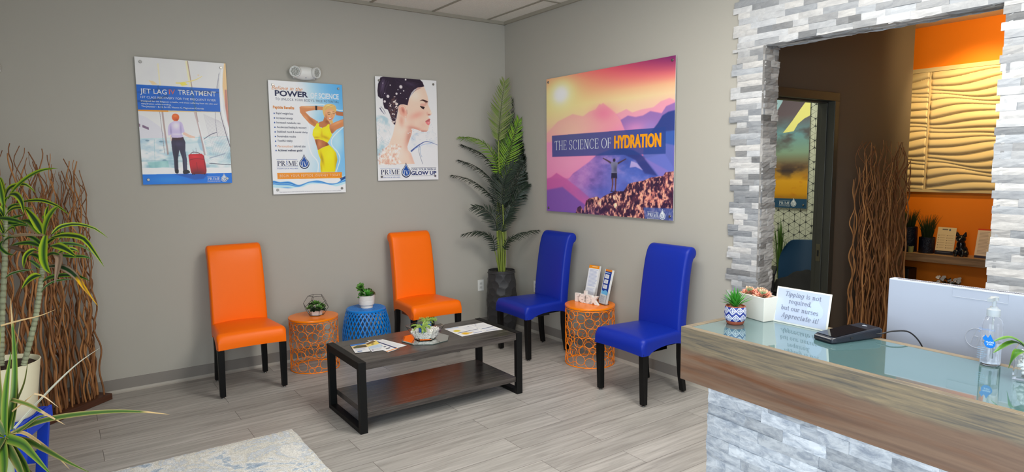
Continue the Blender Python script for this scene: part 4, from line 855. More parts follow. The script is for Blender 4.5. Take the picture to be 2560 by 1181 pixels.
mb = MB(); mb.ring((0, 0, .006), .176, .176, (1, 0, 0), (0, 1, 0), .006, 56); build('base_ring', mb, BM_, t, smooth=True)
mb = MB(); mb.lathe([(.160, .425), (.166, .425), (.167, .436), (.160, .4435), (.148, .4435), (.147, .438), (.158, .435), (.160, .425)], 56); build('rim', mb, BM_, t, smooth=True, auto=40)
mb = MB(); rt_ = .149
for d in (radians(30), radians(-30)):
    for k in range(-7, 8):
        o = k*.0205; L_ = sqrt(max(0, rt_*rt_-o*o))
        if L_ > .02:
            c_, s_ = cos(d), sin(d); M_ = Matrix(((c_, -s_, 0, -s_*o), (s_, c_, 0, c_*o), (0, 0, 1, 0), (0, 0, 0, 1))); mb.box(-L_, L_, -.0045, .0045, .4388, .4428+(.0004 if d > 0 else 0), M_)
build('top_lattice', mb, BM_, t)
# ------------------------------------------------------------ coffee table
def wood(name, c0, c1, scale=(1.2, 26, 26), rough=.45, fac=.9, nscale=2.2, dist=.8, warm=None):
    m = bpy.data.materials.new(name); m.use_nodes = True; nt = m.node_tree; N, L = nt.nodes, nt.links; b = N['Principled BSDF']
    tc = N.new('ShaderNodeTexCoord'); mp = N.new('ShaderNodeMapping'); mp.inputs['Scale'].default_value = scale; L.new(tc.outputs['Object'], mp.inputs[0])
    n = N.new('ShaderNodeTexNoise'); n.inputs['Scale'].default_value = nscale; n.inputs['Detail'].default_value = 9; n.inputs['Roughness'].default_value = .65; n.inputs['Distortion'].default_value = dist; L.new(mp.outputs[0], n.inputs['Vector'])
    r = N.new('ShaderNodeValToRGB'); e = r.color_ramp.elements; e[0].position = .33; e[0].color = c0; e[1].position = .67; e[1].color = c1; L.new(n.outputs['Fac'], r.inputs[0]); src = r.outputs[0]
    if warm:
        mp2 = N.new('ShaderNodeMapping'); mp2.inputs['Scale'].default_value = warm[1]; L.new(tc.outputs['Object'], mp2.inputs[0])
        n2 = N.new('ShaderNodeTexNoise'); n2.inputs['Scale'].default_value = 1.6; n2.inputs['Detail'].default_value = 3; n2.inputs['Distortion'].default_value = .5; L.new(mp2.outputs[0], n2.inputs['Vector'])
        mr = N.new('ShaderNodeMapRange'); mr.inputs['From Min'].default_value = .42; mr.inputs['From Max'].default_value = .62; L.new(n2.outputs['Fac'], mr.inputs['Value'])
        x = N.new('ShaderNodeMix'); x.data_type = 'RGBA'; x.blend_type = 'MULTIPLY'; L.new(mr.outputs[0], x.inputs['Factor']); L.new(src, x.inputs['A']); x.inputs['B'].default_value = warm[0]; src = x.outputs['Result']
    L.new(src, b.inputs['Base Color']); b.inputs['Roughness'].default_value = rough
    bp = N.new('ShaderNodeBump'); bp.inputs['Strength'].default_value = .15; bp.inputs['Distance'].default_value = .002; L.new(n.outputs['Fac'], bp.inputs['Height']); L.new(bp.outputs[0], b.inputs['Normal']); return m
CW = wood('charcoal_wood', rgb(40, 36, 34), rgb(86, 79, 75), (1.0, 20, 20), .26)
TX0, TX1, TY0, TY1 = -2.352, -1.120, -1.798, -1.233
t = thing('coffee_table', 'black framed coffee table with charcoal wood top and lower shelf', 'coffee table', (TX0, TY0, 0)); LX, LY = TX1-TX0, TY1-TY0
fm = mat('black_frame', (.005, .005, .005, 1), .5, spec=.25)
for x in (0, LX-.048):
    mb = MB(); a_, b_ = x, x+.048
    for y0, y1, z0, z1 in ((0, .034, 0, .452), (LY-.034, LY, 0, .452), (.034, LY-.034, .404, .452), (.034, LY-.034, 0, .030)): mb.box(a_, b_, y0, y1, z0, z1)
    build('side_frame', mb, fm, t, bevel=.002)
mb = MB(); mb.box(.049, LX-.049, .006, LY-.006, .400, .449); build('tabletop', mb, CW, t, bevel=.002)
mb = MB(); mb.box(.049, LX-.049, .014, LY-.014, .090, .128); build('shelf', mb, CW, t, bevel=.002)
# ------------------------------------------------------------ rug
def rug_mat():
    m = bpy.data.materials.new('distressed_rug'); m.use_nodes = True; nt = m.node_tree; N, L = nt.nodes, nt.links; b = N['Principled BSDF']; tc = N.new('ShaderNodeTexCoord')
    n = N.new('ShaderNodeTexNoise'); n.inputs['Scale'].default_value = 3.2; n.inputs['Detail'].default_value = 10; n.inputs['Roughness'].default_value = .75; n.inputs['Distortion'].default_value = .9; L.new(tc.outputs['Object'], n.inputs['Vector'])
    r = N.new('ShaderNodeValToRGB'); e = r.color_ramp.elements; e[0].position = .36; e[0].color = rgb(160, 180, 204); e[1].position = .62; e[1].color = rgb(246, 244, 238)
    for p, c in ((.43, rgb(190, 204, 218)), (.46, rgb(244, 244, 242)), (.53, rgb(230, 226, 214)), (.56, rgb(212, 220, 230))):
        q = e.new(p); q.color = c
    L.new(n.outputs['Fac'], r.inputs[0])
    f = N.new('ShaderNodeTexNoise'); f.inputs['Scale'].default_value = 150; f.inputs['Detail'].default_value = 3; L.new(tc.outputs['Object'], f.inputs['Vector'])
    mr = N.new('ShaderNodeMapRange'); mr.inputs['From Min'].default_value = .35; mr.inputs['From Max'].default_value = .65; mr.inputs['To Min'].default_value = .74; mr.inputs['To Max'].default_value = 1.06; L.new(f.outputs['Fac'], mr.inputs['Value'])
    x = N.new('ShaderNodeMix'); x.data_type = 'RGBA'; x.blend_type = 'MULTIPLY'; x.inputs['Factor'].default_value = 1; L.new(r.outputs[0], x.inputs['A']); L.new(mr.outputs[0], x.inputs['B']); L.new(x.outputs['Result'], b.inputs['Base Color']); b.inputs['Roughness'].default_value = .95; b.inputs['Specular IOR Level'].default_value = .1
    bp = N.new('ShaderNodeBump'); bp.inputs['Strength'].default_value = .8; bp.inputs['Distance'].default_value = .006; L.new(f.outputs['Fac'], bp.inputs['Height']); L.new(bp.outputs[0], b.inputs['Normal']); return m
mb = MB(); nx, ny = 70, 60; X0, X1, Y0, Y1 = -3.74, -2.672, -4.0, -1.468
rows = [[(X0+(X1-X0)*i/nx+(R.uniform(-.003, .003) if i in (0, nx) else 0), Y0+(Y1-Y0)*j/ny+(R.uniform(-.004, .004) if j in (0, ny) else 0), .011 if 0 < i < nx and 0 < j < ny else .007) for i in range(nx+1)] for j in range(ny+1)]
mb.gridsurf(rows)
for e in (rows[0], rows[-1], [r[0] for r in rows], [r[-1] for r in rows]): mb.gridsurf([e, [(p[0], p[1], 0) for p in e]])
tag(build('area_rug', mb, rug_mat(), merge=True), 'pale blue and cream distressed rug on the grey plank floor', 'rug')
# ------------------------------------------------------------ reception desk
t = thing('reception_desk', 'wood and glass topped reception desk on a split stone base', 'reception desk', (-2.013, -3.977, 0), radians(-2.0))
DL = 2.3; DW = .405; ZT, ZB = 1.067, .877
def oak_mat():
    m = bpy.data.materials.new('weathered_oak'); m.use_nodes = True; nt = m.node_tree; N, L = nt.nodes, nt.links; b = N['Principled BSDF']; tc = N.new('ShaderNodeTexCoord')
    def noise(sc, scale, det=8, dist=.6):
        mp = N.new('ShaderNodeMapping'); mp.inputs['Scale'].default_value = sc; L.new(tc.outputs['Object'], mp.inputs[0]); n = N.new('ShaderNodeTexNoise'); n.inputs['Scale'].default_value = scale; n.inputs['Detail'].default_value = det; n.inputs['Roughness'].default_value = .65; n.inputs['Distortion'].default_value = dist; L.new(mp.outputs[0], n.inputs['Vector']); return n.outputs['Fac']
    def ramp(src, p0, c0, p1, c1):
        r = N.new('ShaderNodeValToRGB'); e = r.color_ramp.elements; e[0].position = p0; e[0].color = c0; e[1].position = p1; e[1].color = c1; L.new(src, r.inputs[0]); return r.outputs[0]
    g = noise((30, 3.0, 60), 1.6); sap = ramp(g, .34, rgb(84, 79, 72), .66, rgb(136, 119, 92)); heart = ramp(noise((20, 1.2, 22), 1.5), .3, rgb(92, 70, 56), .7, rgb(124, 98, 78))
    knot = ramp(noise((1, .9, 9), 1.8, 3, .8), .5, (1, 1, 1, 1), .72, rgb(238, 196, 158)); x0 = N.new('ShaderNodeMix'); x0.data_type = 'RGBA'; x0.blend_type = 'MULTIPLY'; x0.inputs['Factor'].default_value = 1; L.new(heart, x0.inputs['A']); L.new(knot, x0.inputs['B'])
    sx = N.new('ShaderNodeSeparateXYZ'); L.new(tc.outputs['Object'], sx.inputs[0]); wv = noise((1, 2.2, .01), 1.2, 3, .3); mad = N.new('ShaderNodeMath'); mad.operation = 'MULTIPLY_ADD'; mad.inputs[1].default_value = .085; L.new(wv, mad.inputs[0]); L.new(sx.outputs['Z'], mad.inputs[2])
    mr = N.new('ShaderNodeMapRange'); mr.inputs['From Min'].default_value = ZB+.148; mr.inputs['From Max'].default_value = ZB+.166; L.new(mad.outputs[0], mr.inputs['Value'])
    x = N.new('ShaderNodeMix'); x.data_type = 'RGBA'; L.new(mr.outputs[0], x.inputs['Factor']); L.new(x0.outputs['Result'], x.inputs['A']); L.new(sap, x.inputs['B']); L.new(x.outputs['Result'], b.inputs['Base Color']); b.inputs['Roughness'].default_value = .5
    return m
OAK = oak_mat()
mb = MB(); mb.box(0, .026, -DL, 0, ZB, ZT); mb.box(DW-.026, DW, -DL, 0, ZB, ZT); mb.box(.026, DW-.026, -.026, 0, ZB, ZT); mb.box(.026, DW-.026, -DL, -.026, ZB, ZB+.02); mb.box(.026, DW-.026, -DL, -.026, ZT-.03, ZT-.012)
build('counter_frame', mb, OAK, t, bevel=.0015)
mb = MB(); mb.box(.0265, DW-.0265, -DL, -.0265, ZT-.0115, ZT-.001)
build('glass_top', mb, mat('frosted_glass_top', rgb(78, 108, 111), .04, spec=.85, coat=.6), t, bevel=.001)
MD_ = Matrix(((0, 0, -1, .062), (-1, 0, 0, 0), (0, 1, 0, 0), (0, 0, 0, 1)))
mb = MB(); stones(mb, MD_, .083, DL, 0, ZB-.001, 21, lens=(.07, .24), rough=1.6, tone=1.1)
MD2 = Matrix(((-1, 0, 0, .36), (0, 0, 1, -.095), (0, 1, 0, 0), (0, 0, 0, 1))); stones(mb, MD2, 0, .30, 0, ZB-.001, 22, jag1=.006, tone=1.1)
build('stone_base', mb, STONE2, t, color=True)
mb = MB(); mb.box(.062, .36, -DL, -.095, 0, ZB-.002); mb.box(.36, .95, -DL, -.55, .70, .735); mb.box(.9, .93, -DL, -.60, 0, .70)
build('desk_carcass', mb, mat('desk_laminate', rgb(120, 104, 88), .5), t)
# ------------------------------------------------------------ leaves
def up_of(tan, hint=Vector((0, 0, 1))):
    s = tan.cross(hint)
    if s.length < 1e-4: s = tan.cross(Vector((1, .2, 0)))
    return s.normalized()
def blade(mb, pts, wd, cols, side=None, n=14, fold=.25, prof=None, twist=0, tipcol=None):
    """long leaf: pts = midline, cols = colours across the half width from the margin to the midrib"""
    P = [Vector(p) for p in spline(pts, n)]; k = len(P); m = len(cols)*2-1; rows = []; cc = []
    for i, p in enumerate(P):
        f = i/(k-1); tn = (P[min(i+1, k-1)]-P[max(i-1, 0)]).normalized()
        sd = (side-tn*side.dot(tn)).normalized() if side is not None else up_of(tn)
        nn = sd.cross(tn)
        if twist: a_ = twist*f; sd, nn = sd*cos(a_)+nn*sin(a_), nn*cos(a_)-sd*sin(a_)
        w_ = wd*(prof(f) if prof else (min(1, .45+f*2.2) if f < .25 else max(.02, (1-((f-.25)/.75)**2.2))))
        row = []; cr = []
        for j in range(m):
            q = (j-(m-1)/2)/((m-1)/2); row.append(p+sd*q*w_/2+nn*abs(q)*w_*fold*.5)
            c = cols[min(j, m-1-j)]
            if tipcol and f > tipcol[1]: c = tipcol[0][int((f*37+j*3)) % len(tipcol[0])]
            cr.append(c)
        rows.append(row); cc.append(cr)
    mb.gridsurf(rows, cc)
LEAF = mat('leaf', rough=.4, attr=True, spec=.45)
LIME, GRN, DKG = rgb(150, 172, 30), rgb(78, 122, 30), rgb(26, 58, 28)
BRN = rgb(120, 96, 74); YEL = rgb(222, 168, 20)
# --- tall dracaena in the cream pot, left edge
PC = Vector((-4.055, -1.585, 0)); ZP = .720
D0 = (PC+Vector((0, 0, .9))-CL).dot(FW)
def zp(x, y, dd=0): return pd(x*.3386, 400+y*.3386, D0+dd)
t = thing('cream_planter', 'dracaena with lime edged leaves in a round cream pot on the blue stool', 'potted plant', (PC.x, PC.y, .452))
rl = Matrix.Translation(-Vector((PC.x, PC.y, .452)))
mb = MB(); mb.lathe([(0, 0), (.118, 0), (.126, .01), (.157, .262), (.160, .268), (.155, .270), (.148, .262), (.144, .235), (0, .235)], 48); build('pot', mb, mat('cream_glaze', rgb(226, 218, 186), .35), t, smooth=True, auto=40)
mb = MB(); rr = random.Random(3)
rows = [[(.145*(j/7)*cos(2*pi*i/28), .145*(j/7)*sin(2*pi*i/28), .240+rr.uniform(0, .01)) for i in range(29)] for j in range(8)]
mb.gridsurf(rows); build('soil', mb, mat('soil', rgb(56, 40, 32), .95, bump=.9, bscale=120), t)
def stem(name, pts, r0, r1, parent):
    P = spline(pts, 160); mb = MB(); n = len(P); rad = [(r0+(r1-r0)*i/n)*(1.1-.06*(i % 4)) for i in range(n)]
    mb.tube([rl @ Vector(p) for p in P], rad, 10, cols=[(rgb(118, 118, 90) if i % 4 == 3 else rgb(142, 146, 116)) for i in range(n)]); return build(name, mb, mat('ringed_cane', rough=.7, bump=.3, bscale=60, var=.2, vscale=30, attr=True), parent, smooth=True, color=True)
sA = [pd(3, 915, D0), pd(5, 800, D0+.02), pd(12, 650, D0+.03), pd(13, 560, D0+.03), pd(12, 520, D0+.03)]
sB = [pd(60, 912, D0-.02), pd(88, 800, D0-.04), pd(103, 700, D0-.05), pd(109, 640, D0-.05), pd(112, 590, D0-.05)]
stem('cane', sA, .013, .0105, t); stem('cane', sB, .0125, .0095, t)
mb = MB(); std = [LIME, LIME, DKG, DKG]; std2 = [LIME, LIME, GRN, DKG]; drk = [rgb(120, 150, 36), GRN, DKG, DKG]
VW = -FW
def lf(pts, wpx, cols=std, dd=(0, 0), face=None, **k):
    n = len(pts); P = [rl @ zp(x, y, dd[0]+(dd[1]-dd[0])*i/(n-1)) for i, (x, y) in enumerate(pts)]
    tn = (P[-1]-P[0]).normalized(); sd = tn.cross(VW.lerp(Vector((0, 0, 1)), .35).normalized()).normalized() if face is None else face
    blade(mb, P, wpx*.3386/CAM['f']*D0, cols, side=sd, fold=.3, **k)
dB = -.05
for L_ in (
 ([(328, 570), (335, 510), (360, 430), (400, 370), (432, 345)], 62, std2, (dB, dB-.05)), ([(338, 560), (325, 640), (325, 730), (345, 800), (376, 842)], 62, std2, (dB-.03, dB-.12)),
 ([(385, 550), (430, 505), (490, 483), (580, 477), (700, 508), (800, 580)], 34, std, (dB, dB+.1)), ([(375, 580), (450, 560), (540, 562), (620, 585), (690, 670), (770, 792)], 46, std, (dB, dB-.1)),
 ([(370, 640), (450, 622), (540, 622), (620, 645), (692, 702)], 28, drk, (dB, dB+.1)), ([(395, 635), (440, 640), (500, 668), (565, 716)], 54, std, (dB-.03, dB-.1)),
 ([(316, 905), (350, 878), (420, 858), (500, 852), (590, 862), (666, 896)], 36, drk, (dB, dB-.05)), ([(306, 980), (340, 935), (400, 900), (480, 885), (560, 880)], 20, [rgb(170, 180, 160), GRN, DKG], (dB, dB-.02)),
 ([(312, 812), (270, 775), (235, 750), (212, 740)], 24, drk, (dB, dB-.05)), ([(306, 860), (265, 860), (215, 890), (160, 955)], 62, std, (dB-.02, dB-.08)), ([(305, 690), (250, 670), (200, 700), (180, 750), (176, 806)], 46, std, (dB-.02, dB-.08)),
 ([(300, 640), (230, 615), (150, 618), (78, 634)], 36, drk, (dB, dB+.04)), ([(310, 540), (275, 470), (230, 405), (186, 355)], 58, std, (dB, dB+.03)), ([(300, 545), (260, 490), (215, 455), (160, 448)], 50, drk, (dB, dB+.06)),
 ([(22, 892), (70, 850), (130, 828), (200, 815), (288, 812)], 22, [rgb(170, 180, 160), GRN, DKG], (.03, .0)), ([(430, 690), (500, 660), (560, 668), (585, 690)], 34, std, (dB, dB+.05)), ([(345, 470), (342, 420), (350, 365), (360, 335)], 32, std, (dB+.04, dB+.08)),
 ([(420, 700), (520, 712), (620, 715), (680, 732)], 26, drk, (dB, dB+.03)), ([(410, 560), (440, 540), (470, 545), (420, 610)], 20, drk, (dB, dB)), ([(330, 440), (325, 420), (360, 400), (400, 395)], 24, drk, (dB+.05, dB+.1)), ([(320, 680), (290, 610), (230, 570), (190, 570)], 30, drk, (dB, dB+.04)), ([(330, 640), (370, 600), (440, 560), (500, 575)], 36, std, (dB, dB+.02)), ([(318, 760), (340, 720), (390, 690), (450, 705)], 30, drk, (dB, dB-.05)), ([(315, 770), (290, 720), (240, 700), (200, 712)], 30, drk, (dB, dB+.03)),
 ([(60, 290), (110, 215), (180, 150), (260, 98), (340, 70), (430, 62)], 42, std2, (.02, 0)), ([(35, 320), (60, 225), (110, 190), (190, 184), (266, 246)], 42, std, (.03, .06)), ([(25, 330), (10, 240), (-10, 150), (-40, 90)], 52, std2, (.0, -.03)), ([(30, 300), (22, 220), (5, 150), (-10, 130)], 44, std, (.05, .08)),
 ([(70, 255), (120, 258), (160, 310), (177, 402)], 46, std, (0, -.06)), ([(165, 310), (250, 300), (330, 306), (430, 345), (512, 406)], 30, std, (.02, -.03)), ([(40, 390), (80, 345), (130, 328), (185, 330)], 24, drk, (.04, .08)), ([(40, 418), (80, 370), (140, 352), (246, 362)], 36, std, (0, -.05)),
 ([(-10, 430), (60, 436), (130, 452), (205, 480)], 34, drk, (-.03, -.08)), ([(50, 525), (90, 495), (150, 480), (222, 492)], 26, drk, (.03, .05)), ([(20, 620), (50, 585), (100, 568), (190, 560)], 24, drk, (.02, -.02)), ([(28, 420), (-10, 360), (-60, 350), (-110, 390)], 44, std, (0, -.05)), ([(25, 480), (-20, 430), (-80, 440), (-130, 520)], 44, std, (0, -.05)), ([(28, 540), (5, 500), (-40, 500), (-90, 560)], 40, drk, (0, .05)), ([(30, 570), (0, 560), (-40, 600), (-60, 680)], 40, std, (-.02, -.08)), ([(30, 410), (25, 350), (40, 300), (60, 270)], 36, std2, (0, 0)), ([(28, 560), (60, 520), (100, 500), (110, 540)], 28, std, (0, -.05)), ([(20, 600), (0, 640), (50, 690), (110, 705)], 26, drk, (-.02, -.06)), ([(30, 500), (60, 470), (120, 470), (180, 440)], 34, drk, (.05, .08)), ([(36, 470), (70, 440), (130, 420), (180, 405)], 30, drk, (.05, .08)), ([(20, 530), (-10, 470), (-20, 440), (-10, 410)], 34, std, (0, 0)), ([(30, 440), (5, 400), (-10, 380), (10, 350)], 32, drk, (.04, .06))):
    lf(*L_)
lf([(355, 788), (430, 786), (500, 812), (560, 860), (620, 940), (724, 1080)], 50, [BRN, rgb(150, 130, 110), DKG, DKG], (dB, dB-.1), tipcol=((YEL, BRN, YEL, rgb(96, 60, 30), YEL), .66))
build('leaves', mb, LEAF, t, smooth=True, color=True)
mb = MB()
lf([(405, 700), (440, 720), (430, 800), (404, 918)], 56, [rgb(128, 104, 84), rgb(150, 124, 100), rgb(104, 82, 66)], (dB-.04, dB-.08)); lf([(80, 565), (150, 556), (230, 555), (340, 562)], 26, [rgb(176, 152, 122), rgb(150, 124, 98)], (.0, -.06)); lf([(205, 500), (250, 520), (290, 540), (340, 562)], 38, [rgb(150, 120, 92), rgb(170, 142, 112)], (.0, -.06)); lf([(60, 640), (110, 650), (160, 668), (230, 690)], 32, [rgb(90, 66, 52), rgb(112, 88, 70)], (.02, 0))
build('dry_leaves', mb, LEAF, t, smooth=True, color=True)
# blue folding step stool under it
t = thing('step_stool', 'blue plastic folding step stool under the cream plant pot', 'stool', (PC.x, PC.y, 0), radians(-20))
BP = mat('blue_plastic', rgb(16, 62, 190), .4)
mb = MB(); mb.box(-.135, .135, -.125, .125, .405, .425)
for k in range(-3, 4): mb.box(k*.037-.012, k*.037+.012, -.125, .125, .425, .4505)
mb.box(-.145, .145, -.137, -.125, .385, .445); mb.box(-.145, .145, .125, .137, .385, .445); mb.box(-.147, -.133, -.137, .137, .385, .4515); mb.box(.133, .147, -.137, .137, .385, .4515); build('step', mb, BP, t, bevel=.003)
for sx in (-1, 1):
    for sy in (-1, 1):
        mb = MB(); sec = []
        for z, f in ((.40, 0), (.2, .5), (0, 1)):
            x, y = sx*(.115-.05*f), sy*(.118+.01*f); sec.append([(x-.024, y-.010, z), (x+.024, y-.010, z), (x+.024, y+.010, z), (x-.024, y+.010, z), (x-.024, y-.010, z)])
        mb.gridsurf(sec); mb.face(sec[-1][:4]); build('leg', mb, BP, t, merge=True, bevel=.002)
for s_ in (-1, 1): mb = MB(); mb.box(-.075, .075, min(s_*.112, s_*.128), max(s_*.112, s_*.128), .16, .22); build('brace', mb, BP, t)
# --- spiky dracaena, bottom left foreground
DS = 1.9; cr = pd(16, 1092, DS)
t = thing('spiky_dracaena', 'spiky narrow-leaved dracaena in the bottom left foreground', 'potted plant', (cr.x, cr.y, .0)); rl2 = Matrix.Translation(-Vector((cr.x, cr.y, .0)))
mb = MB(); mb.lathe([(0, 0), (.11, 0), (.14, .24), (.145, .25), (.135, .25), (.13, .22), (0, .22)], 32); build('pot', mb, mat('grey_pot', rgb(120, 118, 112), .6), t, smooth=True, auto=40)
mb = MB(); mb.tube([(0, 0, .215), (.008, .004, .45), (.0, 0, .66), (0, 0, cr.z-.03)], [.016, .014, .012, .012], 10); build('cane', mb, mat('dracaena_cane', rgb(140, 148, 118), .7), t, smooth=True)
mb = MB(); sp1 = [rgb(150, 132, 84), rgb(74, 98, 36), rgb(46, 74, 32)]; sp2 = [rgb(160, 132, 92), rgb(104, 114, 48), rgb(74, 98, 36)]; dry = [rgb(186, 156, 112), rgb(166, 136, 86)]; lm = [rgb(138, 140, 58), rgb(84, 122, 32), rgb(32, 72, 30)]
def sl(pts, w_, cols, dd=0, **k):
    n = len(pts); P = [rl2 @ pd(x, y, DS+dd*i/(n-1)) for i, (x, y) in enumerate(pts)]; w_ = w_*.72
    tn = (P[-1]-P[0]).normalized(); blade(mb, P, w_/CAM['f']*DS, cols, side=tn.cross(VW.lerp(Vector((0, 0, 1)), .3).normalized()).normalized(), n=20, fold=.25, prof=lambda f: (1-.25*f if f < .3 else max(.02, .93*(1-((f-.3)/.7)**1.5))), **k)
tp = ((dry[0], dry[1]), .82)
for a_ in (([(16, 1085), (34, 1000), (38, 920), (34, 840), (26, 745)], 26, lm, .08, tp), ([(12, 1088), (14, 1010), (20, 940), (28, 880)], 30, lm, -.05, None), ([(30, 1075), (42, 990), (40, 900), (50, 800)], 14, sp1, .1, tp),
           ([(22, 1090), (90, 1058), (170, 1040), (270, 1030), (350, 1030), (424, 1037)], 20, sp1, -.12, tp), ([(36, 1072), (90, 1012), (150, 950), (200, 905), (252, 869)], 9, [rgb(176, 172, 152), rgb(150, 146, 126)], .12, None), ([(28, 1000), (70, 1012), (115, 1036), (163, 1063)], 14, sp2, -.05, ((dry[0],), .6)),
           ([(20, 1095), (62, 1068), (96, 1044), (127, 1038)], 16, sp1, -.08, ((dry[0],), .8)), ([(18, 1096), (70, 1104), (120, 1128), (170, 1156), (228, 1184)], 22, sp1, -.15, None), ([(14, 1096), (56, 1110), (86, 1140), (130, 1190)], 34, lm, -.2, None), ([(10, 1100), (34, 1140), (56, 1190), (66, 1260)], 30, sp1, -.2, None),
           ([(6, 1100), (12, 1150), (10, 1200), (-4, 1280)], 34, lm, -.22, None), ([(24, 1085), (56, 1082), (90, 1100), (136, 1135), (175, 1175)], 12, dry, -.1, None), ([(14, 1088), (-20, 1040), (-60, 1000), (-120, 990)], 26, sp1, -.05, None), ([(10, 1090), (-30, 1080), (-80, 1090), (-140, 1140)], 26, lm, -.1, None), ([(10, 1095), (-10, 1130), (-50, 1180), (-70, 1250)], 26, sp1, -.15, None),
           ([(2, 815), (50, 802), (100, 790), (140, 774)], 6, dry, .06, None), ([(8, 1085), (2, 1000), (-4, 900), (4, 816)], 22, sp2, .0, None), ([(85, 985), (110, 992), (147, 1020)], 6, [rgb(196, 170, 130), rgb(176, 146, 104)], 0, None), ([(30, 1030), (60, 1006), (85, 985)], 6, dry, 0, None), ([(20, 1092), (48, 1100), (64, 1112), (84, 1118)], 14, [rgb(200, 130, 30), YEL], -.05, None), ([(16, 1080), (30, 1030), (60, 960), (70, 900)], 12, sp2, .1, None), ([(10, 1090), (-10, 1000), (-16, 940), (-4, 860)], 24, lm, .1, None), ([(12, 1100), (40, 1150), (100, 1210), (140, 1290)], 20, sp2, -.18, None), ([(14, 1100), (60, 1160), (80, 1230), (80, 1300)], 24, lm, -.24, None)):
    sl(*a_[:4], tipcol=a_[4])
build('leaves', mb, LEAF, t, smooth=True, color=True)
# --- palm in the corner
PX, PY = -.237, -.245; PD = (Vector((PX, PY, 1.4))-CL).dot(FW)
t = thing('potted_palm', 'tall artificial palm in a black faceted pot in the wall corner', 'potted palm', (PX, PY, 0)); rl3 = Matrix.Translation(-Vector((PX, PY, 0)))
mb = MB(); rr = random.Random(4); HP = .60
def pot_r(z): return .132+.020*sin(pi*min(1, max(0, z/HP))*.9+.25)
cell = []
for j in range(9):
    for i in range(11): cell.append(((i+(j % 2)*.5+rr.uniform(-.2, .2))/11*2*pi, (j+.3+rr.uniform(-.2, .2))/9*HP, rr.uniform(-.004, .003), rr.uniform(-.12, .12), rr.uniform(-.12, .12)))
rows = []
for j in range(61):
    z = HP*j/60; row = []
    for i in range(145):
        a_ = 2*pi*(i % 144)/144; best = None
        for ca, cz, o, sa, sz in cell:
            da = (a_-ca+pi) % (2*pi)-pi; d = (da*.145)**2+(z-cz)**2
            if best is None or d < best[0]: best = (d, o, da*.145, z-cz, sa, sz)
        r_ = pot_r(z)-.007+min(.0075, best[0]*3.4)+best[1]*.4; row.append((r_*cos(a_), r_*sin(a_), z))
    rows.append(row)
mb.gridsurf(rows); mb.face([p for p in rows[0][:-1]][::-1]); mb.lathe([(.140, HP-.003), (.132, HP+.006), (.132, HP+.022), (.126, HP+.022), (.124, HP-.02), (0, HP-.02)], 48)
build('pot', mb, mat('black_facets', rgb(52, 51, 52), .5), t)
mb = MB()
for k in range(160): a_ = rr.uniform(0, 6.28); d = .12*sqrt(rr.random()); p = Vector((d*cos(a_), d*sin(a_), HP-.012)); b_ = rr.uniform(0, 6.28); mb.tube([p, p+Vector((.02*cos(b_), .02*sin(b_), rr.uniform(.004, .018)))], .0012, 4)
build('moss', mb, mat('moss', rgb(112, 112, 76), .9), t)
PALE = mat('palm_stalk', rgb(132, 148, 62), .5)
FD = [rgb(26, 40, 30), rgb(36, 50, 36)]; FO = [rgb(104, 124, 54), rgb(124, 136, 78)]; FM = [rgb(56, 84, 34), rgb(72, 100, 40)]; FB = [rgb(92, 134, 26), rgb(118, 156, 36)]
def frond(base, pts, cols, length, face, dd, droop=.25, s0=.0, nl=30, ang=62, lw=.011, seed=0, curl=.3):
    rr = random.Random(seed); n = len(pts); P = [rl3 @ pd(x, y, PD+dd[0]+(dd[1]-dd[0])*i/(n-1)) for i, (x, y) in enumerate(pts)]
    st_ = [rl3 @ Vector((PX+base[0], PY+base[1], HP-.02))]; mid = (st_[0]*.45+P[0]*.55)+Vector((base[0]*.3, base[1]*.3, .05)); stalk = [st_[0], mid, P[0]]
    mbs = MB(); mbs.tube(spline(stalk, 14), [.0065]*7+[.005]*8, 7)
    Q = [Vector(p) for p in spline(P, 40)]; k = len(Q); mb = MB(); mb.tube(Q, [.004*(1-.8*i/k)+.0008 for i in range(k)], 5, cols=[FD[0] if cols is FD else rgb(70, 84, 40)]*k)
    for j in range(nl):
        f = s0+(1-s0)*(j+.5)/nl; x = f*(k-1); i = min(int(x), k-2); p = Q[i].lerp(Q[i+1], x-i); tn = (Q[min(i+1, k-1)]-Q[max(i-1, 0)]).normalized()
        if face == 'cam': nrm = VW.copy()
        elif face == 'up': nrm = Vector((0, 0, 1))
        else: nrm = VW.lerp(Vector((0, 0, 1)), face).normalized()
        sd = tn.cross(nrm).normalized(); nrm = sd.cross(tn)
        L_ = length*(min(1, .45+f*2.2) if f < .3 else 1-.62*((f-.3)/.7)**1.6)*rr.uniform(.9, 1.08)
        for s in (-1, 1):
            a_ = radians(ang-22*f+rr.uniform(-5, 5)); d = sd*s*sin(a_)+tn*cos(a_)+nrm*rr.uniform(-.1, .22); d.normalize()
            c = rr.choice(cols); g_ = [p]
            for q in range(1, 5):
                u = q/4; g_.append(p+d*L_*u+tn*L_*curl*u*u*.5+Vector((0, 0, -1))*L_*droop*u*u)
            wv = d.cross(nrm).normalized(); rows = []
            for q, (pp, ww) in enumerate(zip(g_, (.35, 1, .95, .6, .05))): rows.append([pp-wv*lw*ww/2, pp+nrm*lw*ww*.18, pp+wv*lw*ww/2])
            mb.gridsurf(rows, [[c]*3]*5)
    mb.v = [(min(x, -PX-.014), min(y, -PY-.014), z) for x, y, z in mb.v]
    o = build('frond', mb, LEAF, t, color=True); build('stalk', mbs, PALE, o, smooth=True)
    return o
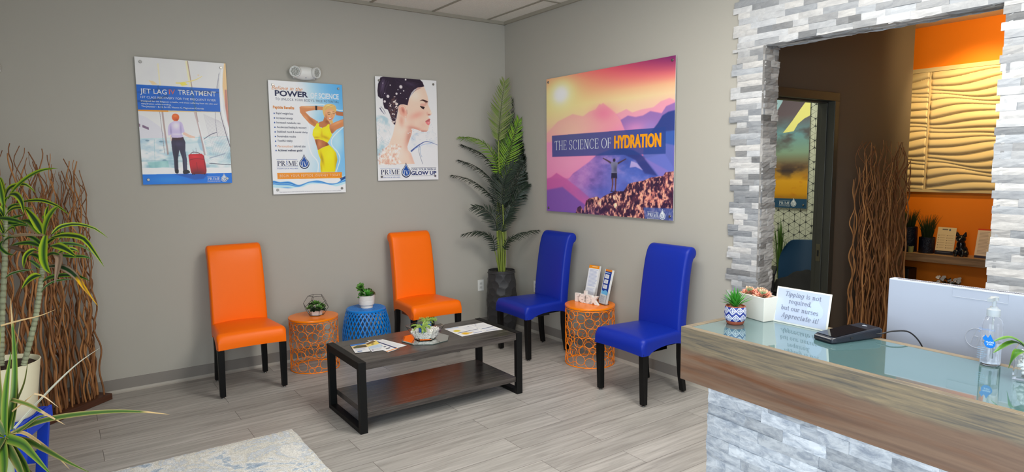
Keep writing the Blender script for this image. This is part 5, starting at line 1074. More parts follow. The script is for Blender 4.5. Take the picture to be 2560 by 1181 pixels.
fl = [((0, 0), [(1246, 352), (1249, 310), (1254, 260), (1262, 204)], FO, .155, 'cam', (-.06, -.06), .02, 34, 60),
 ((.02, .02), [(1266, 420), (1276, 370), (1284, 320), (1290, 250)], FD, .13, 'cam', (.1, .14), .05, 26, 60), ((.02, 0), [(1256, 440), (1270, 390), (1284, 345), (1298, 300)], FB, .15, .3, (0, .02), .05, 28, 58), ((.02, 0), [(1252, 432), (1254, 390), (1262, 340), (1276, 290)], FM, .13, .4, (.03, .05), .05, 26, 55),
 ((-.02, 0), [(1248, 436), (1236, 395), (1212, 360), (1182, 346), (1148, 343)], FB, .13, .75, (-.04, -.04), .45, 30, 60), ((-.02, 0), [(1246, 452), (1236, 420), (1208, 388), (1180, 372), (1150, 362)], FD, .12, 'up', (0, .0), .6, 30, 60),
 ((-.02, .01), [(1244, 482), (1232, 455), (1206, 428), (1176, 410), (1141, 400)], FD, .12, 'up', (0, 0), .6, 30, 60), ((-.03, 0), [(1242, 520), (1228, 492), (1204, 468), (1172, 448), (1131, 438)], FD, .12, 'up', (-.03, -.08), .6, 30, 60),
 ((.0, -.03), [(1257, 512), (1258, 480), (1264, 446), (1284, 412)], FD, .15, 'cam', (-.14, -.16), .1, 28, 60), ((.02, 0), [(1262, 520), (1278, 475), (1300, 430), (1318, 392)], FD, .14, .4, (0, .04), .1, 28, 58), ((.02, .02), [(1262, 520), (1286, 480), (1308, 452), (1328, 434)], FD, .12, .6, (.02, .06), .25, 26, 58),
 ((.02, -.02), [(1264, 548), (1284, 510), (1300, 480), (1318, 462)], FD, .13, .5, (-.05, -.02), .2, 26, 58), ((-.02, -.02), [(1243, 578), (1236, 550), (1218, 528), (1184, 517)], FD, .13, .45, (-.1, -.12), .35, 26, 62), ((.01, -.02), [(1256, 580), (1262, 555), (1270, 540), (1276, 520)], FD, .11, .3, (-.08, -.1), .25, 22, 60),
 ((-.03, -.01), [(1237, 628), (1232, 600), (1214, 584), (1188, 580), (1158, 586)], FD, .11, .8, (-.06, -.1), .5, 26, 60), ((.03, -.01), [(1262, 625), (1270, 602), (1292, 588), (1320, 580), (1352, 575)], FD, .10, .8, (-.05, -.08), .45, 26, 60), ((.02, .03), [(1268, 430), (1288, 385), (1308, 350), (1318, 322)], FD, .12, .3, (.05, .1), .1, 26, 58), ((.02, .03), [(1268, 460), (1292, 415), (1308, 385), (1322, 362)], FD, .12, .4, (.05, .08), .2, 26, 58),
 ((-.01, .03), [(1248, 470), (1250, 430), (1256, 390), (1262, 350)], FM, .12, .5, (.0, .02), .15, 24, 56), ((0, .02), [(1256, 560), (1270, 520), (1288, 490), (1310, 490)], FD, .12, .5, (0, 0), .3, 24, 58), ((-.01, -.02), [(1250, 540), (1246, 505), (1240, 470), (1238, 440)], FD, .12, .3, (-.06, -.06), .2, 24, 58), ((.01, 0), [(1258, 470), (1268, 440), (1276, 420), (1300, 400)], FD, .12, .4, (.0, .0), .25, 24, 58)]
for k, (b, p, c, L_, fc, dd, dr, nl, an) in enumerate(fl): frond(b, p, c, L_, fc, dd, dr, .0, nl, an, seed=k)
# --- twig screens
TW = [mat('twig_a', rgb(138, 92, 54), .65, var=.2, vscale=14), mat('twig_b', rgb(122, 78, 44), .65, var=.2, vscale=14), mat('twig_c', rgb(168, 116, 68), .7, var=.2, vscale=14)]
def twig_screen(label, loc, rz, width, n, H, seed, flare=0):
    rr = random.Random(seed); t = thing('twig_screen', label, 'twig screen', loc, rz, 'curly twig screens')
    mb = MB(); mb.box(-width/2, width/2, -.075, .075, 0, .045); build('base_board', mb, wood('twig_base_wood', rgb(58, 32, 20), rgb(92, 54, 34), (1, 20, 20)), t, bevel=.003)
    for k in range(n):
        x = -width/2+.03+(width-.06)*((k+rr.random())/n); y = rr.uniform(-.05, .05); z = .03; h = H*rr.uniform(.80, 1.0); P = []; amp = rr.uniform(.010, .026); fr_ = rr.uniform(16, 26); ph, ph2 = rr.uniform(0, 6), rr.uniform(0, 6); dx = rr.uniform(-.12, .12); r0 = rr.choice((.0055, .0065, .008, .0095)); m = 56
        for i in range(m+1):
            f = i/m; zz = z+h*f; a_ = amp*min(1, .25+f*2)*(1 if f < .75 else 1.35)
            env = 1-.0*f; yy = y*(1-.3*f)
            P.append((x*(1-.06*f*0)+dx*f*(1-.4*f)*.8+a_*sin(zz*fr_+ph+1.3*sin(zz*3+ph2)), yy+a_*.7*sin(zz*fr_*.9+ph2), zz))
        mbt = MB(); mbt.tube(P, [r0*(1-.62*(i/m)**1.3) for i in range(m+1)], 6)
        if rr.random() < .55:                         # a side shoot near the top
            i = int(m*rr.uniform(.5, .85)); p = Vector(P[i]); s = rr.choice((-1, 1)); Q = []
            for q in range(14): f = q/13; Q.append(p+Vector((s*.10*f*rr.uniform(.9, 1.1)*(1-.4*f)+.012*sin(f*12), .03*f*s, .34*f*rr.uniform(.98, 1.02)))*min(1, (H*1.0-p.z)/.36))
            mbt.tube(Q, [r0*.5*(1-.6*f/13) for f in range(14)], 5)
        build('twig', mbt, TW[k % 3], t, smooth=True)
    return t
twig_screen('brown curly twig screen on a plank base behind the cream potted dracaena', (-4.00, -.425, 0), radians(40.8), 1.06, 92, 1.78, 3)
twig_screen('brown curly twig screen in front of the dark hall wall behind the desk', (1.86, -2.845, 0), radians(-2), .88, 64, 1.80, 9)
# ------------------------------------------------------------ wall fittings
WHP = mat('white_plastic', rgb(226, 226, 222), .4)
t = thing('emergency_light', 'white twin-lamp emergency light on the wall above the peptide poster', 'emergency light', (-2.037, 0, 2.418))
mb = MB(); mb.blob((0, -.030, 0), 1, 28, 16, (.122, .052, .056)); mb.box(-.09, .09, -.02, 0, -.045, .045); build('housing', mb, WHP, t, smooth=True, auto=50)
for s in (-1, 1):
    d = Vector((s*.55, -.82, -.10)).normalized(); q = d.to_track_quat('Z', 'Y').to_matrix().to_4x4(); q.translation = Vector((s*.086, -.072, .004))
    mb = MB(); mb.lathe([(.030, -.035), (.043, -.02), (.046, .006), (.044, .012), (.040, .012), (.038, .004), (0, .004)], 24, M=q); lh = build('lamp_head', mb, WHP, t, smooth=True, auto=40)
    mb = MB()
    for k in range(9):
        a_, r_ = (0, 0) if k == 0 else (k*pi/4, .024); mb.lathe([(.011, .0045), (.010, .0075), (.005, .009), (0, .009)], 10, M=q @ Matrix.Translation((r_*cos(a_), r_*sin(a_), 0)))
    build('lens', mb, mat('lamp_lens', rgb(170, 172, 166), .15, spec=.8), lh, smooth=True)
mb = MB(); mb.box(-.004, .004, -.068, -.06, -.044, -.038); build('test_button', mb, mat('indicator', rgb(70, 80, 120), .4), t)
t = thing('wall_fixture', 'small white ribbed wall fixture at the left edge of the photo', 'wall fixture', (-4.095, 0, 2.305))
mb = MB(); mb.box(-.15, .075, -.045, 0, -.026, .026); build('housing', mb, WHP, t, bevel=.006)
mb = MB()
for k in range(2): mb.box(-.15, .076, -.047, -.0448, -.012+.016*k, -.007+.016*k)
build('rib', mb, mat('fixture_grey', rgb(150, 150, 150), .5), t)
def outlet(label, M):
    t = thing('wall_outlet', label, 'outlet'); t.matrix_world = M
    mb = MB(); mb.box(-.035, .035, -.057, .057, 0, .006); build('cover_plate', mb, WHP, t, bevel=.002)
    for s in (-1, 1):
        mb = MB(); mb.box(-.017, .017, s*.02-.014, s*.02+.014, .006, .0085); r = build('receptacle', mb, mat('outlet_face', rgb(210, 210, 206), .4), t, bevel=.002)
        mb = MB(); mb.box(-.008, -.006, s*.02-.003, s*.02+.006, .0085, .0092); mb.box(.006, .008, s*.02-.003, s*.02+.006, .0085, .0092); mb.box(-.002, .002, s*.02-.010, s*.02-.006, .0085, .0092); build('slot', mb, mat('slot_dark', (.02, .02, .02, 1), .6), r)
outlet('white duplex outlet on the left wall beside the black palm pot', M_left(-.328, .44)); outlet('white duplex outlet on the right wall behind the first blue chair', M_right(-.50, .46)); outlet('white duplex outlet low on the left wall behind the twig screen', M_left(-3.845, .395))
# ------------------------------------------------------------ flat prints on the coffee table
def sheet(name, label, quad, z, painter, w=56, h=72, group=None, th=.0006):
    """quad: TL,TR,BR,BL world xy"""
    q = [Vector((x, y, 0)) for x, y in quad]; c = sum(q, Vector())/4
    o = thing(name, label, 'leaflet', (c.x, c.y, z), 0, group); p = [v-c for v in q]
    mb = MB(); lo = [tuple(v) for v in p]; hi = [(v.x, v.y, th) for v in p]; mb.face(lo)
    for i in range(4): mb.face([lo[i-1], lo[i], hi[i], hi[i-1]])
    build('paper', mb, mat('paper', rgb(226, 226, 224), .6), o)
    a = Art(w, h, None, (226, 226, 226)); painter(a); mb = MB(); im = a.im.clip(0, 1); rows, cols = [], []
    for j in range(h+1):
        row = []; cr = []
        for i in range(w+1):
            u, v = i/w, j/h; P = (p[0]*(1-u)+p[1]*u)*(1-v)+(p[3]*(1-u)+p[2]*u)*v; row.append((P.x, P.y, th+.00005)); k = im[min(j, h-1), min(i, w-1)]; cr.append((lin(k[0]), lin(k[1]), lin(k[2]), 1))
        rows.append(row); cols.append(cr)
    mb.gridsurf(rows, cols); build('print', mb, PAPER, o, color=True); return o
def rows_text(a, x0, x1, y0, y1, n, col=(150, 156, 172), al=.8, seed=0):
    r = random.Random(seed)
    for k in range(n):
        y = y0+(y1-y0)*k/n; h = (y1-y0)/n*.42; a.poly([(x0, y), (x0+(x1-x0)*r.uniform(.7, 1), y), (x0+(x1-x0)*r.uniform(.7, 1), y+h), (x0, y+h)], col, al)
def fam(a):
    a.poly([(0, 0), (1, 0), (1, .2), (0, .2)], (60, 120, 196)); a.poly([(0, .2), (1, .12), (1, .55), (0, .5)], (214, 190, 140)); a.poly([(.1, .35), (.4, .2), (.95, .25), (.95, .5), (.1, .5)], (88, 76, 50)); a.blob(.35, .4, .12, .1, (96, 110, 70)); a.poly([(0, .5), (1, .52), (1, .72), (0, .7)], (226, 222, 222)); rows_text(a, .15, .9, .55, .72, 3, (130, 150, 190)); a.poly([(.2, .85), (.5, .85), (.5, .92), (.2, .92)], (50, 90, 150)); rows_text(a, .1, .9, .74, .84, 2)
def yel(a):
    a.poly([(0, .12), (1, .05), (1, .42), (0, .45)], (232, 206, 110)); a.poly([(0, .1), (.8, .0), (.9, .16), (.1, .26)], (120, 92, 54)); a.blob(.5, .3, .1, .05, (110, 84, 40)); a.poly([(0, .45), (1, .42), (1, .72), (0, .74)], (190, 206, 222)); rows_text(a, .1, .9, .5, .7, 3, (160, 176, 204)); rows_text(a, .1, .9, .76, .95, 3); a.poly([(.06, .82), (.2, .8), (.22, .9), (.1, .93)], (150, 140, 160))
def navy_form(a):
    a.poly([(0, 0), (1, 0), (1, .16), (0, .16)], (60, 66, 110)); a.poly([(.84, 0), (1, 0), (1, 1), (.84, 1)], (60, 66, 110)); rows_text(a, .05, .8, .22, .9, 4, (80, 84, 100), .9); a.poly([(0, .92), (1, .92), (1, .97), (0, .97)], (226, 140, 60))
def plain(a): rows_text(a, .08, .92, .06, .95, 14, (190, 192, 200), .7); a.poly([(.1, .02), (.9, .02), (.9, .06), (.1, .06)], (70, 76, 120))
def menu(a):
    a.poly([(.05, .04), (.5, .04), (.5, .1), (.05, .1)], (170, 190, 220)); a.blob(.82, .16, .03, .02, (60, 70, 110)); rows_text(a, .55, .95, .2, .5, 6, (196, 198, 206)); a.blob(.22, .42, .12, .1, (216, 190, 40), 1, hard=6); a.poly([(.1, .62), (.95, .56), (.95, .6), (.1, .67)], (92, 96, 120)); a.blob(.3, .8, .14, .12, (222, 170, 40), 1, hard=5); a.poly([(.42, .74), (.68, .76), (.44, .9)], (206, 160, 90), .6); rows_text(a, .5, .95, .66, .78, 3, (190, 200, 220)); rows_text(a, .55, .95, .86, .95, 2, (60, 78, 140))
def menu2(a):
    a.blob(.2, .14, .05, .03, (60, 70, 110)); rows_text(a, .08, .9, .2, .5, 6, (200, 202, 210)); a.poly([(.08, .62), (.95, .54), (.95, .59), (.08, .67)], (92, 100, 130)); rows_text(a, .1, .9, .66, .78, 3, (190, 200, 220)); rows_text(a, .1, .95, .84, .95, 2, (60, 78, 140))
Zt = .4495; LG = 'leaflets fanned on the coffee table'
sheet('leaflet', 'white printed sheet at the bottom of the fanned leaflets, pointing toward the glass bowl', [(-2.10, -1.33), (-2.00, -1.36), (-1.934, -1.603), (-2.06, -1.64)], Zt+.0003, plain, group=LG)
sheet('leaflet', 'navy bordered form lying in the leaflet fan left of the glass bowl', [(-2.13, -1.40), (-2.055, -1.375), (-2.01, -1.645), (-2.105, -1.68)], Zt+.0012, navy_form, group=LG)
sheet('leaflet', 'yellow and pale blue photo leaflet in the middle of the fan', [(-2.14, -1.385), (-2.05, -1.352), (-2.088, -1.62), (-2.185, -1.61)], Zt+.0021, yel, group=LG)
sheet('leaflet', 'blue headed family photo leaflet, leftmost on the coffee table', [(-2.240, -1.372), (-2.136, -1.386), (-2.188, -1.598), (-2.283, -1.574)], Zt+.0030, fam, group=LG)
sheet('leaflet', 'menu sheet with yellow drink photos on the coffee table, right of the bowl', [(-1.517, -1.369), (-1.292, -1.375), (-1.316, -1.629), (-1.523, -1.633)], Zt+.0003, menu, 80, 80, 'menu sheets on the coffee table')
sheet('leaflet', 'menu sheet without photos at the right end of the coffee table', [(-1.290, -1.375), (-1.182, -1.379), (-1.181, -1.641), (-1.314, -1.629)], Zt+.0003, menu2, 80, 80, 'menu sheets on the coffee table')
# ------------------------------------------------------------ mirror tray, glass bowl
GLASS = mat('clear_glass', (.98, 1, .99, 1), .01, trans=1, ior=1.22); 
BC = Vector((-1.755, -1.530, 0))
t = thing('mirror_tray', 'eight-sided mirror tray under the glass bowl on the coffee table', 'mirror tray', (BC.x, BC.y, .4495), radians(12))
oc_ = lambda r, z: [(r*cos(2*pi*k/8+pi/8), r*sin(2*pi*k/8+pi/8), z) for k in range(8)]
mb = MB(); A, B = oc_(.170, .0), oc_(.170, .004)
mb.face(A[::-1])
for i in range(8): mb.face([A[i-1], A[i], B[i], B[i-1]])
build('backing', mb, mat('mirror_edge', rgb(60, 78, 74), .3), t)
mb = MB(); A, B = oc_(.170, .0041), oc_(.155, .0058); mb.face(B)
for i in range(8): mb.face([A[i-1], A[i], B[i], B[i-1]])
build('mirror', mb, mat('mirror', (.86, .88, .88, 1), .02, 1), t)
ZB_ = .4495+.0058; hx = lambda r, z, ph=0: [(r*cos(2*pi*k/6+ph), r*sin(2*pi*k/6+ph)*.86, z) for k in range(6)]
t = thing('glass_bowl', 'flared hexagonal glass bowl on the mirror tray', 'bowl', (BC.x-.005, BC.y-.005, ZB_+.0003), radians(-30))
mb = MB(); O0, O1, I1, I0 = hx(.075, 0), hx(.136, .092), hx(.132, .092), hx(.073, .008)
mb.gridsurf([O0+[O0[0]], O1+[O1[0]], I1+[I1[0]], I0+[I0[0]]]); mb.face(O0[::-1]); mb.face(I0); build('bowl', mb, GLASS, t, merge=True)
rr = random.Random(8); g = MB()
core = [hx(r_, z_) for r_, z_ in ((.064, .010), (.076, .028), (.088, .048), (.060, .058))]
g.gridsurf([c_+[c_[0]] for c_ in core]); g.face(core[-1])
for k in range(1900):
    z = .011+.050*rr.random()**.8; rm = .070+(z-.008)*.66; a_ = rr.uniform(0, 2*pi); d = rm*(sqrt(rr.random()) if z > .042 else rr.uniform(.88, 1.0)); z += .010*(1-d/rm)+.008*cos(a_-.6)*d/rm if z > .045 else 0
    g.blob((d*cos(a_)*.94, d*sin(a_)*.81, z), rr.uniform(.0035, .006), 5, 3, (1, rr.uniform(.7, 1), .8))
o = build('white_gravel', g, mat('white_gravel', rgb(236, 232, 226), .7, var=.08, vscale=40)); o.location = (BC.x-.005, BC.y-.005, ZB_+.0003); o.rotation_euler = (0, 0, radians(-30)); tag(o, 'white gravel filling the flared glass bowl', 'gravel', kind='stuff')
def air_plant(label, loc, axis, h, r, seed):
    rr = random.Random(seed); t = thing('cup_plant', label, 'small plant', loc, 0, 'air plants in blue cups'); q = Vector(axis).normalized().to_track_quat('Z', 'Y').to_matrix().to_4x4()
    mb = MB(); mb.lathe([(0, 0), (r*.9, 0), (r, .006), (r, h), (r*.86, h), (r*.84, h-.012), (0, h-.012)], 24, M=q); build('cup', mb, mat('blue_cup', rgb(14, 84, 190), .35), t, smooth=True, auto=40)
    mb = MB(); top = q @ Vector((0, 0, h-.008)); gc = [rgb(150, 176, 80), rgb(124, 156, 60), rgb(176, 196, 110)]
    for k in range(22):
        a_ = rr.uniform(0, 6.28); d = (q.to_3x3() @ Vector((cos(a_)*.9, sin(a_)*.9, .7))).normalized(); d.z = abs(d.z)*.8+.2; d.normalize(); L_ = rr.uniform(.06, .10); P = [top+d*L_*f+Vector((0, 0, -.055*f*f))+Vector((0, 0, .01*f)) for f in (0, .25, .5, .75, 1)]
        mb.tube(P, [.003, .0035, .0035, .003, .0015], 5, cols=[rr.choice(gc)]*5)
        for s in range(64):
            f = rr.random(); i = min(int(f*4), 3); p = P[i].lerp(P[i+1], f*4-i); e = Vector((rr.gauss(0, 1), rr.gauss(0, 1), rr.gauss(0, 1))).normalized(); mb.tube([p, p+e*rr.uniform(.007, .012)+d*.003], [.0010, .0004], 3, cols=[rr.choice(gc)]*2)
    build('foliage', mb, LEAF, t, color=True)
air_plant('trailing spiky plant in a tilted blue cup, nearer one in the glass bowl', (BC.x-.035, BC.y-.030, ZB_+.058), (-.25, -.35, .85), .042, .027, 1)
air_plant('trailing spiky plant in an upright blue cup, farther one in the glass bowl', (BC.x+.035, BC.y+.03, ZB_+.060), (.1, .1, 1), .048, .024, 2)
# ------------------------------------------------------------ stool 1: terrarium
SZ = .4323
t = thing('geometric_terrarium', 'black wire geometric glass terrarium on the shorter orange stool', 'terrarium', (-2.098, -.262, SZ))
def pg(r, z, ph, n=5): return [(r*cos(2*pi*k/n+ph), r*sin(2*pi*k/n+ph), z) for k in range(n)]
ph = radians(-90); rw = [pg(.060, .004, ph), pg(.098, .062, ph), pg(.098, .105, ph+pi/5), pg(.060, .163, ph+pi/5)]; mb = MB(); E_ = []
for a_ in (0, 3): E_ += [(rw[a_][k], rw[a_][(k+1) % 5]) for k in range(5)]
for k in range(5): E_ += [(rw[0][k], rw[1][k]), (rw[3][k], rw[2][k]), (rw[1][k], rw[2][k]), (rw[1][(k+1) % 5], rw[2][k])]
for p, q in E_: mb.tube([p, q], .0017, 6)
build('wire_frame', mb, mat('black_wire', (.01, .01, .01, 1), .4), t, smooth=True)
mb = MB(); mb.face(rw[0][::-1])
for k in range(5):
    if k not in (0, 4): mb.face([rw[0][k], rw[0][(k+1) % 5], rw[1][(k+1) % 5], rw[2][k], rw[1][k]])
    mb.face([rw[3][k], rw[3][(k+1) % 5], rw[2][(k+1) % 5], rw[1][(k+1) % 5], rw[2][k]])
build('glass_panes', mb, mat('thin_glass', (1, 1, 1, 1), .02, trans=1, ior=1.02, spec=.3), t)
def succulent(mb, c, n, L_, wd, cols, seed, tilt=(0, 0, 1), rise=(.2, 1.2), cup=.4):
    rr = random.Random(seed); q = Vector(tilt).normalized().to_track_quat('Z', 'Y').to_matrix(); c = Vector(c)
    for k in range(n):
        f = (k+.5)/n; a_ = k*2.39996; el = rise[0]+(rise[1]-rise[0])*(1-f) ; el = rise[1]*(1-f)+rise[0]*f; d = q @ Vector((cos(a_)*cos(el), sin(a_)*cos(el), sin(el))); sd = q @ Vector((-sin(a_), cos(a_), 0)); l = L_*(.55+.45*f)*rr.uniform(.9, 1.1); up = sd.cross(d); rows = []; cc = []
        for i, (u, w_) in enumerate(((0, .35), (.35, .8), (.65, 1), (.85, .75), (1, .06))):
            p = c+d*l*u-up*0+(q @ Vector((0, 0, 1)))*l*cup*u*u*.35; co = cols[min(i, len(cols)-1)] if isinstance(cols[0], tuple) else cols; rows.append([p-sd*wd*w_/2+up*wd*.10*w_, p-up*wd*.08, p+sd*wd*w_/2+up*wd*.10*w_]); cc.append([co]*3)
        mb.gridsurf(rows, cc)
GS = [rgb(40, 74, 34), rgb(64, 112, 44), rgb(84, 134, 54), rgb(96, 146, 60), rgb(84, 120, 50)]; GD = [rgb(16, 26, 18), rgb(26, 40, 28), rgb(36, 54, 34)]
t = thing('terrarium_succulents', 'green succulents in a white hexagonal pot inside the wire terrarium', 'succulents', (-2.098, -.262, SZ+.0045))
mb = MB(); mb.lathe([(0, 0), (.046, 0), (.056, .048), (.052, .048), (.048, .040), (0, .040)], 6, rot=radians(30)); build('pot', mb, mat('white_ceramic', rgb(220, 216, 210), .4), t)
mb = MB(); mb.lathe([(.05, .041), (.03, .052), (0, .056)], 12, cols=[GD[0]]*3)
for i, (x, y, z, L_, w_, c, ti) in enumerate(((0, 0, .085, .045, .026, GS, (0, -.1, 1)), (-.045, -.01, .06, .04, .022, GS, (-.6, -.2, 1)), (.048, .0, .06, .042, .022, GS, (.6, -.1, 1)), (.012, -.04, .058, .038, .022, GS, (.1, -.7, 1)), (-.02, .035, .07, .04, .02, GD, (0, .5, 1)), (-.035, -.035, .048, .034, .018, GD, (-.4, -.8, .6)), (.04, -.035, .046, .034, .018, GD, (.5, -.7, .5)), (.0, -.045, .05, .03, .02, GD, (0, -1, .5)))):
    mb.tube([(x*.4, y*.4, .045), (x, y, z)], .004, 5, cols=[GD[1]]*2); succulent(mb, (x, y, z), 15, L_, w_, c, i, ti)
build('foliage', mb, LEAF, t, color=True, smooth=True)
# stool 2: white pot
SZ2 = .4436
t = thing('white_pot_succulents', 'mixed green succulents in a white round footed pot on the blue stool', 'potted succulents', (-1.668, -.285, SZ2))
mb = MB(); mb.lathe([(0, 0), (.052, 0), (.052, .014), (.0515, .016), (.052, .018), (.0545, .024), (.064, .028), (.068, .066), (.0675, .0675), (.0685, .069), (.069, .108), (.065, .108), (.064, .098), (0, .098)], 48); build('pot', mb, mat('chalk_pot', rgb(226, 220, 214), .6), t, smooth=True, auto=30)
mb = MB(); mb.lathe([(.0635, .099), (0, .103)], 20, cols=[GD[1]]*2)
succulent(mb, (.0, -.02, .102), 26, .078, .012, [rgb(40, 120, 30), rgb(60, 150, 40), rgb(90, 170, 60)], 3, (0, -.3, 1), (.35, 1.4), .1)
mb.tube([(-.02, .01, .1), (-.035, .01, .15), (-.048, 0, .185)], .005, 6, cols=[GD[2]]*3); succulent(mb, (-.048, 0, .18), 16, .048, .034, GS, 4, (-.5, -.4, .9), (-.1, 1.2)); succulent(mb, (-.02, .03, .13), 12, .05, .034, GS, 5, (.2, .3, 1), (.2, 1.2)); succulent(mb, (-.045, -.01, .115), 8, .04, .03, [GD[2], GS[0], GS[1]], 6, (-.9, -.3, .6))
succulent(mb, (.045, -.01, .115), 20, .042, .022, [rgb(60, 84, 40), rgb(96, 120, 60), rgb(110, 96, 60)], 7, (.5, -.3, 1), (0, 1.3)); succulent(mb, (.04, .03, .13), 14, .04, .022, [rgb(70, 60, 40), rgb(90, 100, 56)], 8, (.3, .2, 1)); build('foliage', mb, LEAF, t, color=True, smooth=True)
# stool 3: relax sign and acrylic holders
SZ3 = .4943
t = thing('relax_sign', 'white free-standing word sign reading relax on the taller orange stool', 'word sign', (-.245, -1.372, SZ3)); 
Mx = M_right(0, 0, 0); Mr = Matrix.Rotation(radians(8), 4, 'Z') @ Mx
V_, F_s = text_polys('relax', .045, 0, .80)
mb = MB(); x0, x1 = V_[:, 0].min(), V_[:, 0].max(); wS = .250/(x1-x0); hS = .098/V_[:, 1].max(); base = V_[:, 1].min()
from collections import Counter
ec = Counter(tuple(sorted(e)) for f in F_s for e in zip(f, f[1:]+f[:1]))
A = [mb.vert(Mr @ Vector(((p[0]-x0)*wS, (p[1]-base)*hS, .011))) for p in V_]; B = [mb.vert(Mr @ Vector(((p[0]-x0)*wS, (p[1]-base)*hS, -.011))) for p in V_]
for f in F_s:
    mb.f.append([A[i] for i in f]); mb.f.append([B[i] for i in f[::-1]])
    for e in zip(f, f[1:]+f[:1]):
        if ec[tuple(sorted(e))] == 1: mb.f.append([A[e[0]], A[e[1]], B[e[1]], B[e[0]]])
build('letters', mb, mat('white_wood', rgb(232, 228, 222), .5), t)
ACL = mat('clear_acrylic', (1, 1, 1, 1), .03, trans=1, ior=1.18, spec=.5)
def holder(label, blabel, loc, rz, w, painter, hb=.30):
    t = thing('leaflet_holder', label, 'leaflet holder', loc, radians(rz), 'acrylic leaflet holders'); lean = Matrix.Rotation(radians(14), 4, 'Y')
    # local: front is -x, width along y
    mb = MB(); mb.box(.030, .033, -w/2, w/2, .006, .17, lean); mb.box(-.003, 0, -w/2, w/2, .006, .085, lean); mb.box(-.003, .033, -w/2, -w/2+.003, .006, .12, lean); mb.box(-.003, .033, w/2-.003, w/2, .006, .12, lean); mb.box(-.004, .040, -w/2, w/2, .0, .005); build('tray', mb, ACL, t)
    q = t.matrix_basis.copy(); o = thing('leaflet_stack', blabel, 'leaflets'); o.location = loc; o.rotation_euler = (0, 0, radians(rz))
    mb = MB(); mb.box(.005, .026, -w/2+.005, w/2-.005, .008, hb, lean); build('stack', mb, mat('paper', rgb(226, 226, 224), .6), o)
    W_ = w-.010; M_ = lean @ Matrix(((0, 0, -1, .0047), (-1, 0, 0, w/2-.005), (0, 1, 0, .008), (0, 0, 0, 1))); a = Art(60, 160, None, (226, 228, 232)); painter(a); mb = MB(); mb2 = a.mesh('front_print', W_, hb-.008, 0, o); 
    mb2.data.transform(M_); mb2.data.materials[0] = PAPER
def hp1(a): a.poly([(0, 0), (1, 0), (1, .09), (0, .09)], (236, 146, 30)); rows_text(a, .3, .85, .03, .065, 1, (250, 236, 210)); rows_text(a, .12, .95, .12, .62, 14, (168, 178, 208), .9); rows_text(a, .12, .9, .66, .98, 10, (180, 186, 210), .8)
def hp2(a):
    a.poly([(.0, 0), (1, 0), (1, .66), (0, .66)], (28, 62, 150)); a.poly([(0, 0), (1, 0), (1, .06), (0, .06)], (226, 140, 50)); a.poly([(.1, .09), (.8, .09), (.8, .115), (.1, .115)], (170, 200, 232))
    for y in (.15, .30, .45): a.poly([(.16, y), (.72, y), (.72, y+.115), (.16, y+.115)], (222, 226, 232)); rows_text(a, .26, .62, y+.03, y+.09, 3, (150, 160, 180))
    a.poly([(0, .60), (.3, .64), (.6, .60), (1, .65), (1, .78), (0, .76)], (110, 180, 222), 1, True, 1); a.poly([(0, .72), (1, .74), (1, 1), (0, 1)], (220, 226, 230)); rows_text(a, .1, .8, .78, .97, 7, (160, 160, 176))
    a.poly([(0, 0), (.07, 0), (.07, 1), (0, 1)], (226, 230, 236))
holder('clear acrylic holder left behind the relax sign', 'orange topped price list leaflets in the left acrylic holder', (-.150, -1.425, SZ3), 6, .125, hp1, .305)
holder('clear acrylic holder on the right side of the taller orange stool', 'navy leaflets with three white squares in the right acrylic holder', (-.165, -1.600, SZ3), -8, .105, hp2, .295)
# ------------------------------------------------------------ on the reception desk
ZD = 1.0665
t = thing('patterned_pot', 'small spiky green plant in a blue and white tile patterned terracotta pot', 'potted plant', (-1.829, -4.066, ZD))
pf = spline([(.0305, .0115), (.036, .020), (.0375, .035), (.037, .052), (.0345, .064)], 64)
mb = MB(); nA = 260; WH_, NB = rgb(222, 222, 226), rgb(34, 50, 128); rows = []; cc = []
for p in pf:
    row = []; cr = []
    for i in range(nA+1):
        a_ = 2*pi*(i % nA)/nA; U_ = a_/(2*pi)*9; V2 = (p[1]-.012)/.0265; u1, v1 = (U_+V2*0) % 1-.5, V2 % 1-.5; k2 = 0 if int(V2) % 2 == 0 else .5; u1 = (U_+k2) % 1-.5; d = abs(u1)+abs(v1); c = WH_ if abs(d-.5) < .07 or .27 < d < .33 or (d < .25 and (abs(u1) < .035 or abs(v1) < .035)) or d < .06 else NB
        row.append((p[0]*cos(a_), p[0]*sin(a_), p[1])); cr.append(c)
    rows.append(row); cc.append(cr)
fine = []; 
mb.gridsurf(rows, cc); build('patterned_body', mb, mat('glazed_pattern', attr=True, rough=.4), t, smooth=True, color=True)
mb = MB(); mb.lathe([(0, 0), (.026, 0), (.030, .004), (.0318, .0125), (.0300, .0125), (.0300, .060), (.0335, .0655), (.0350, .0635), (.0345, .0645), (.031, .0665), (.029, .06), (0, .058)], 40); build('terracotta', mb, mat('terracotta', rgb(150, 76, 52), .7), t, smooth=True, auto=40)
mb = MB(); rr = random.Random(2)
for k in range(90): a_ = rr.uniform(0, 6.28); d = .028*sqrt(rr.random()); mb.blob((d*cos(a_), d*sin(a_), .059), rr.uniform(.0015, .003), 5, 3)
build('grit', mb, mat('grit', rgb(190, 172, 140), .9), t)
mb = MB()
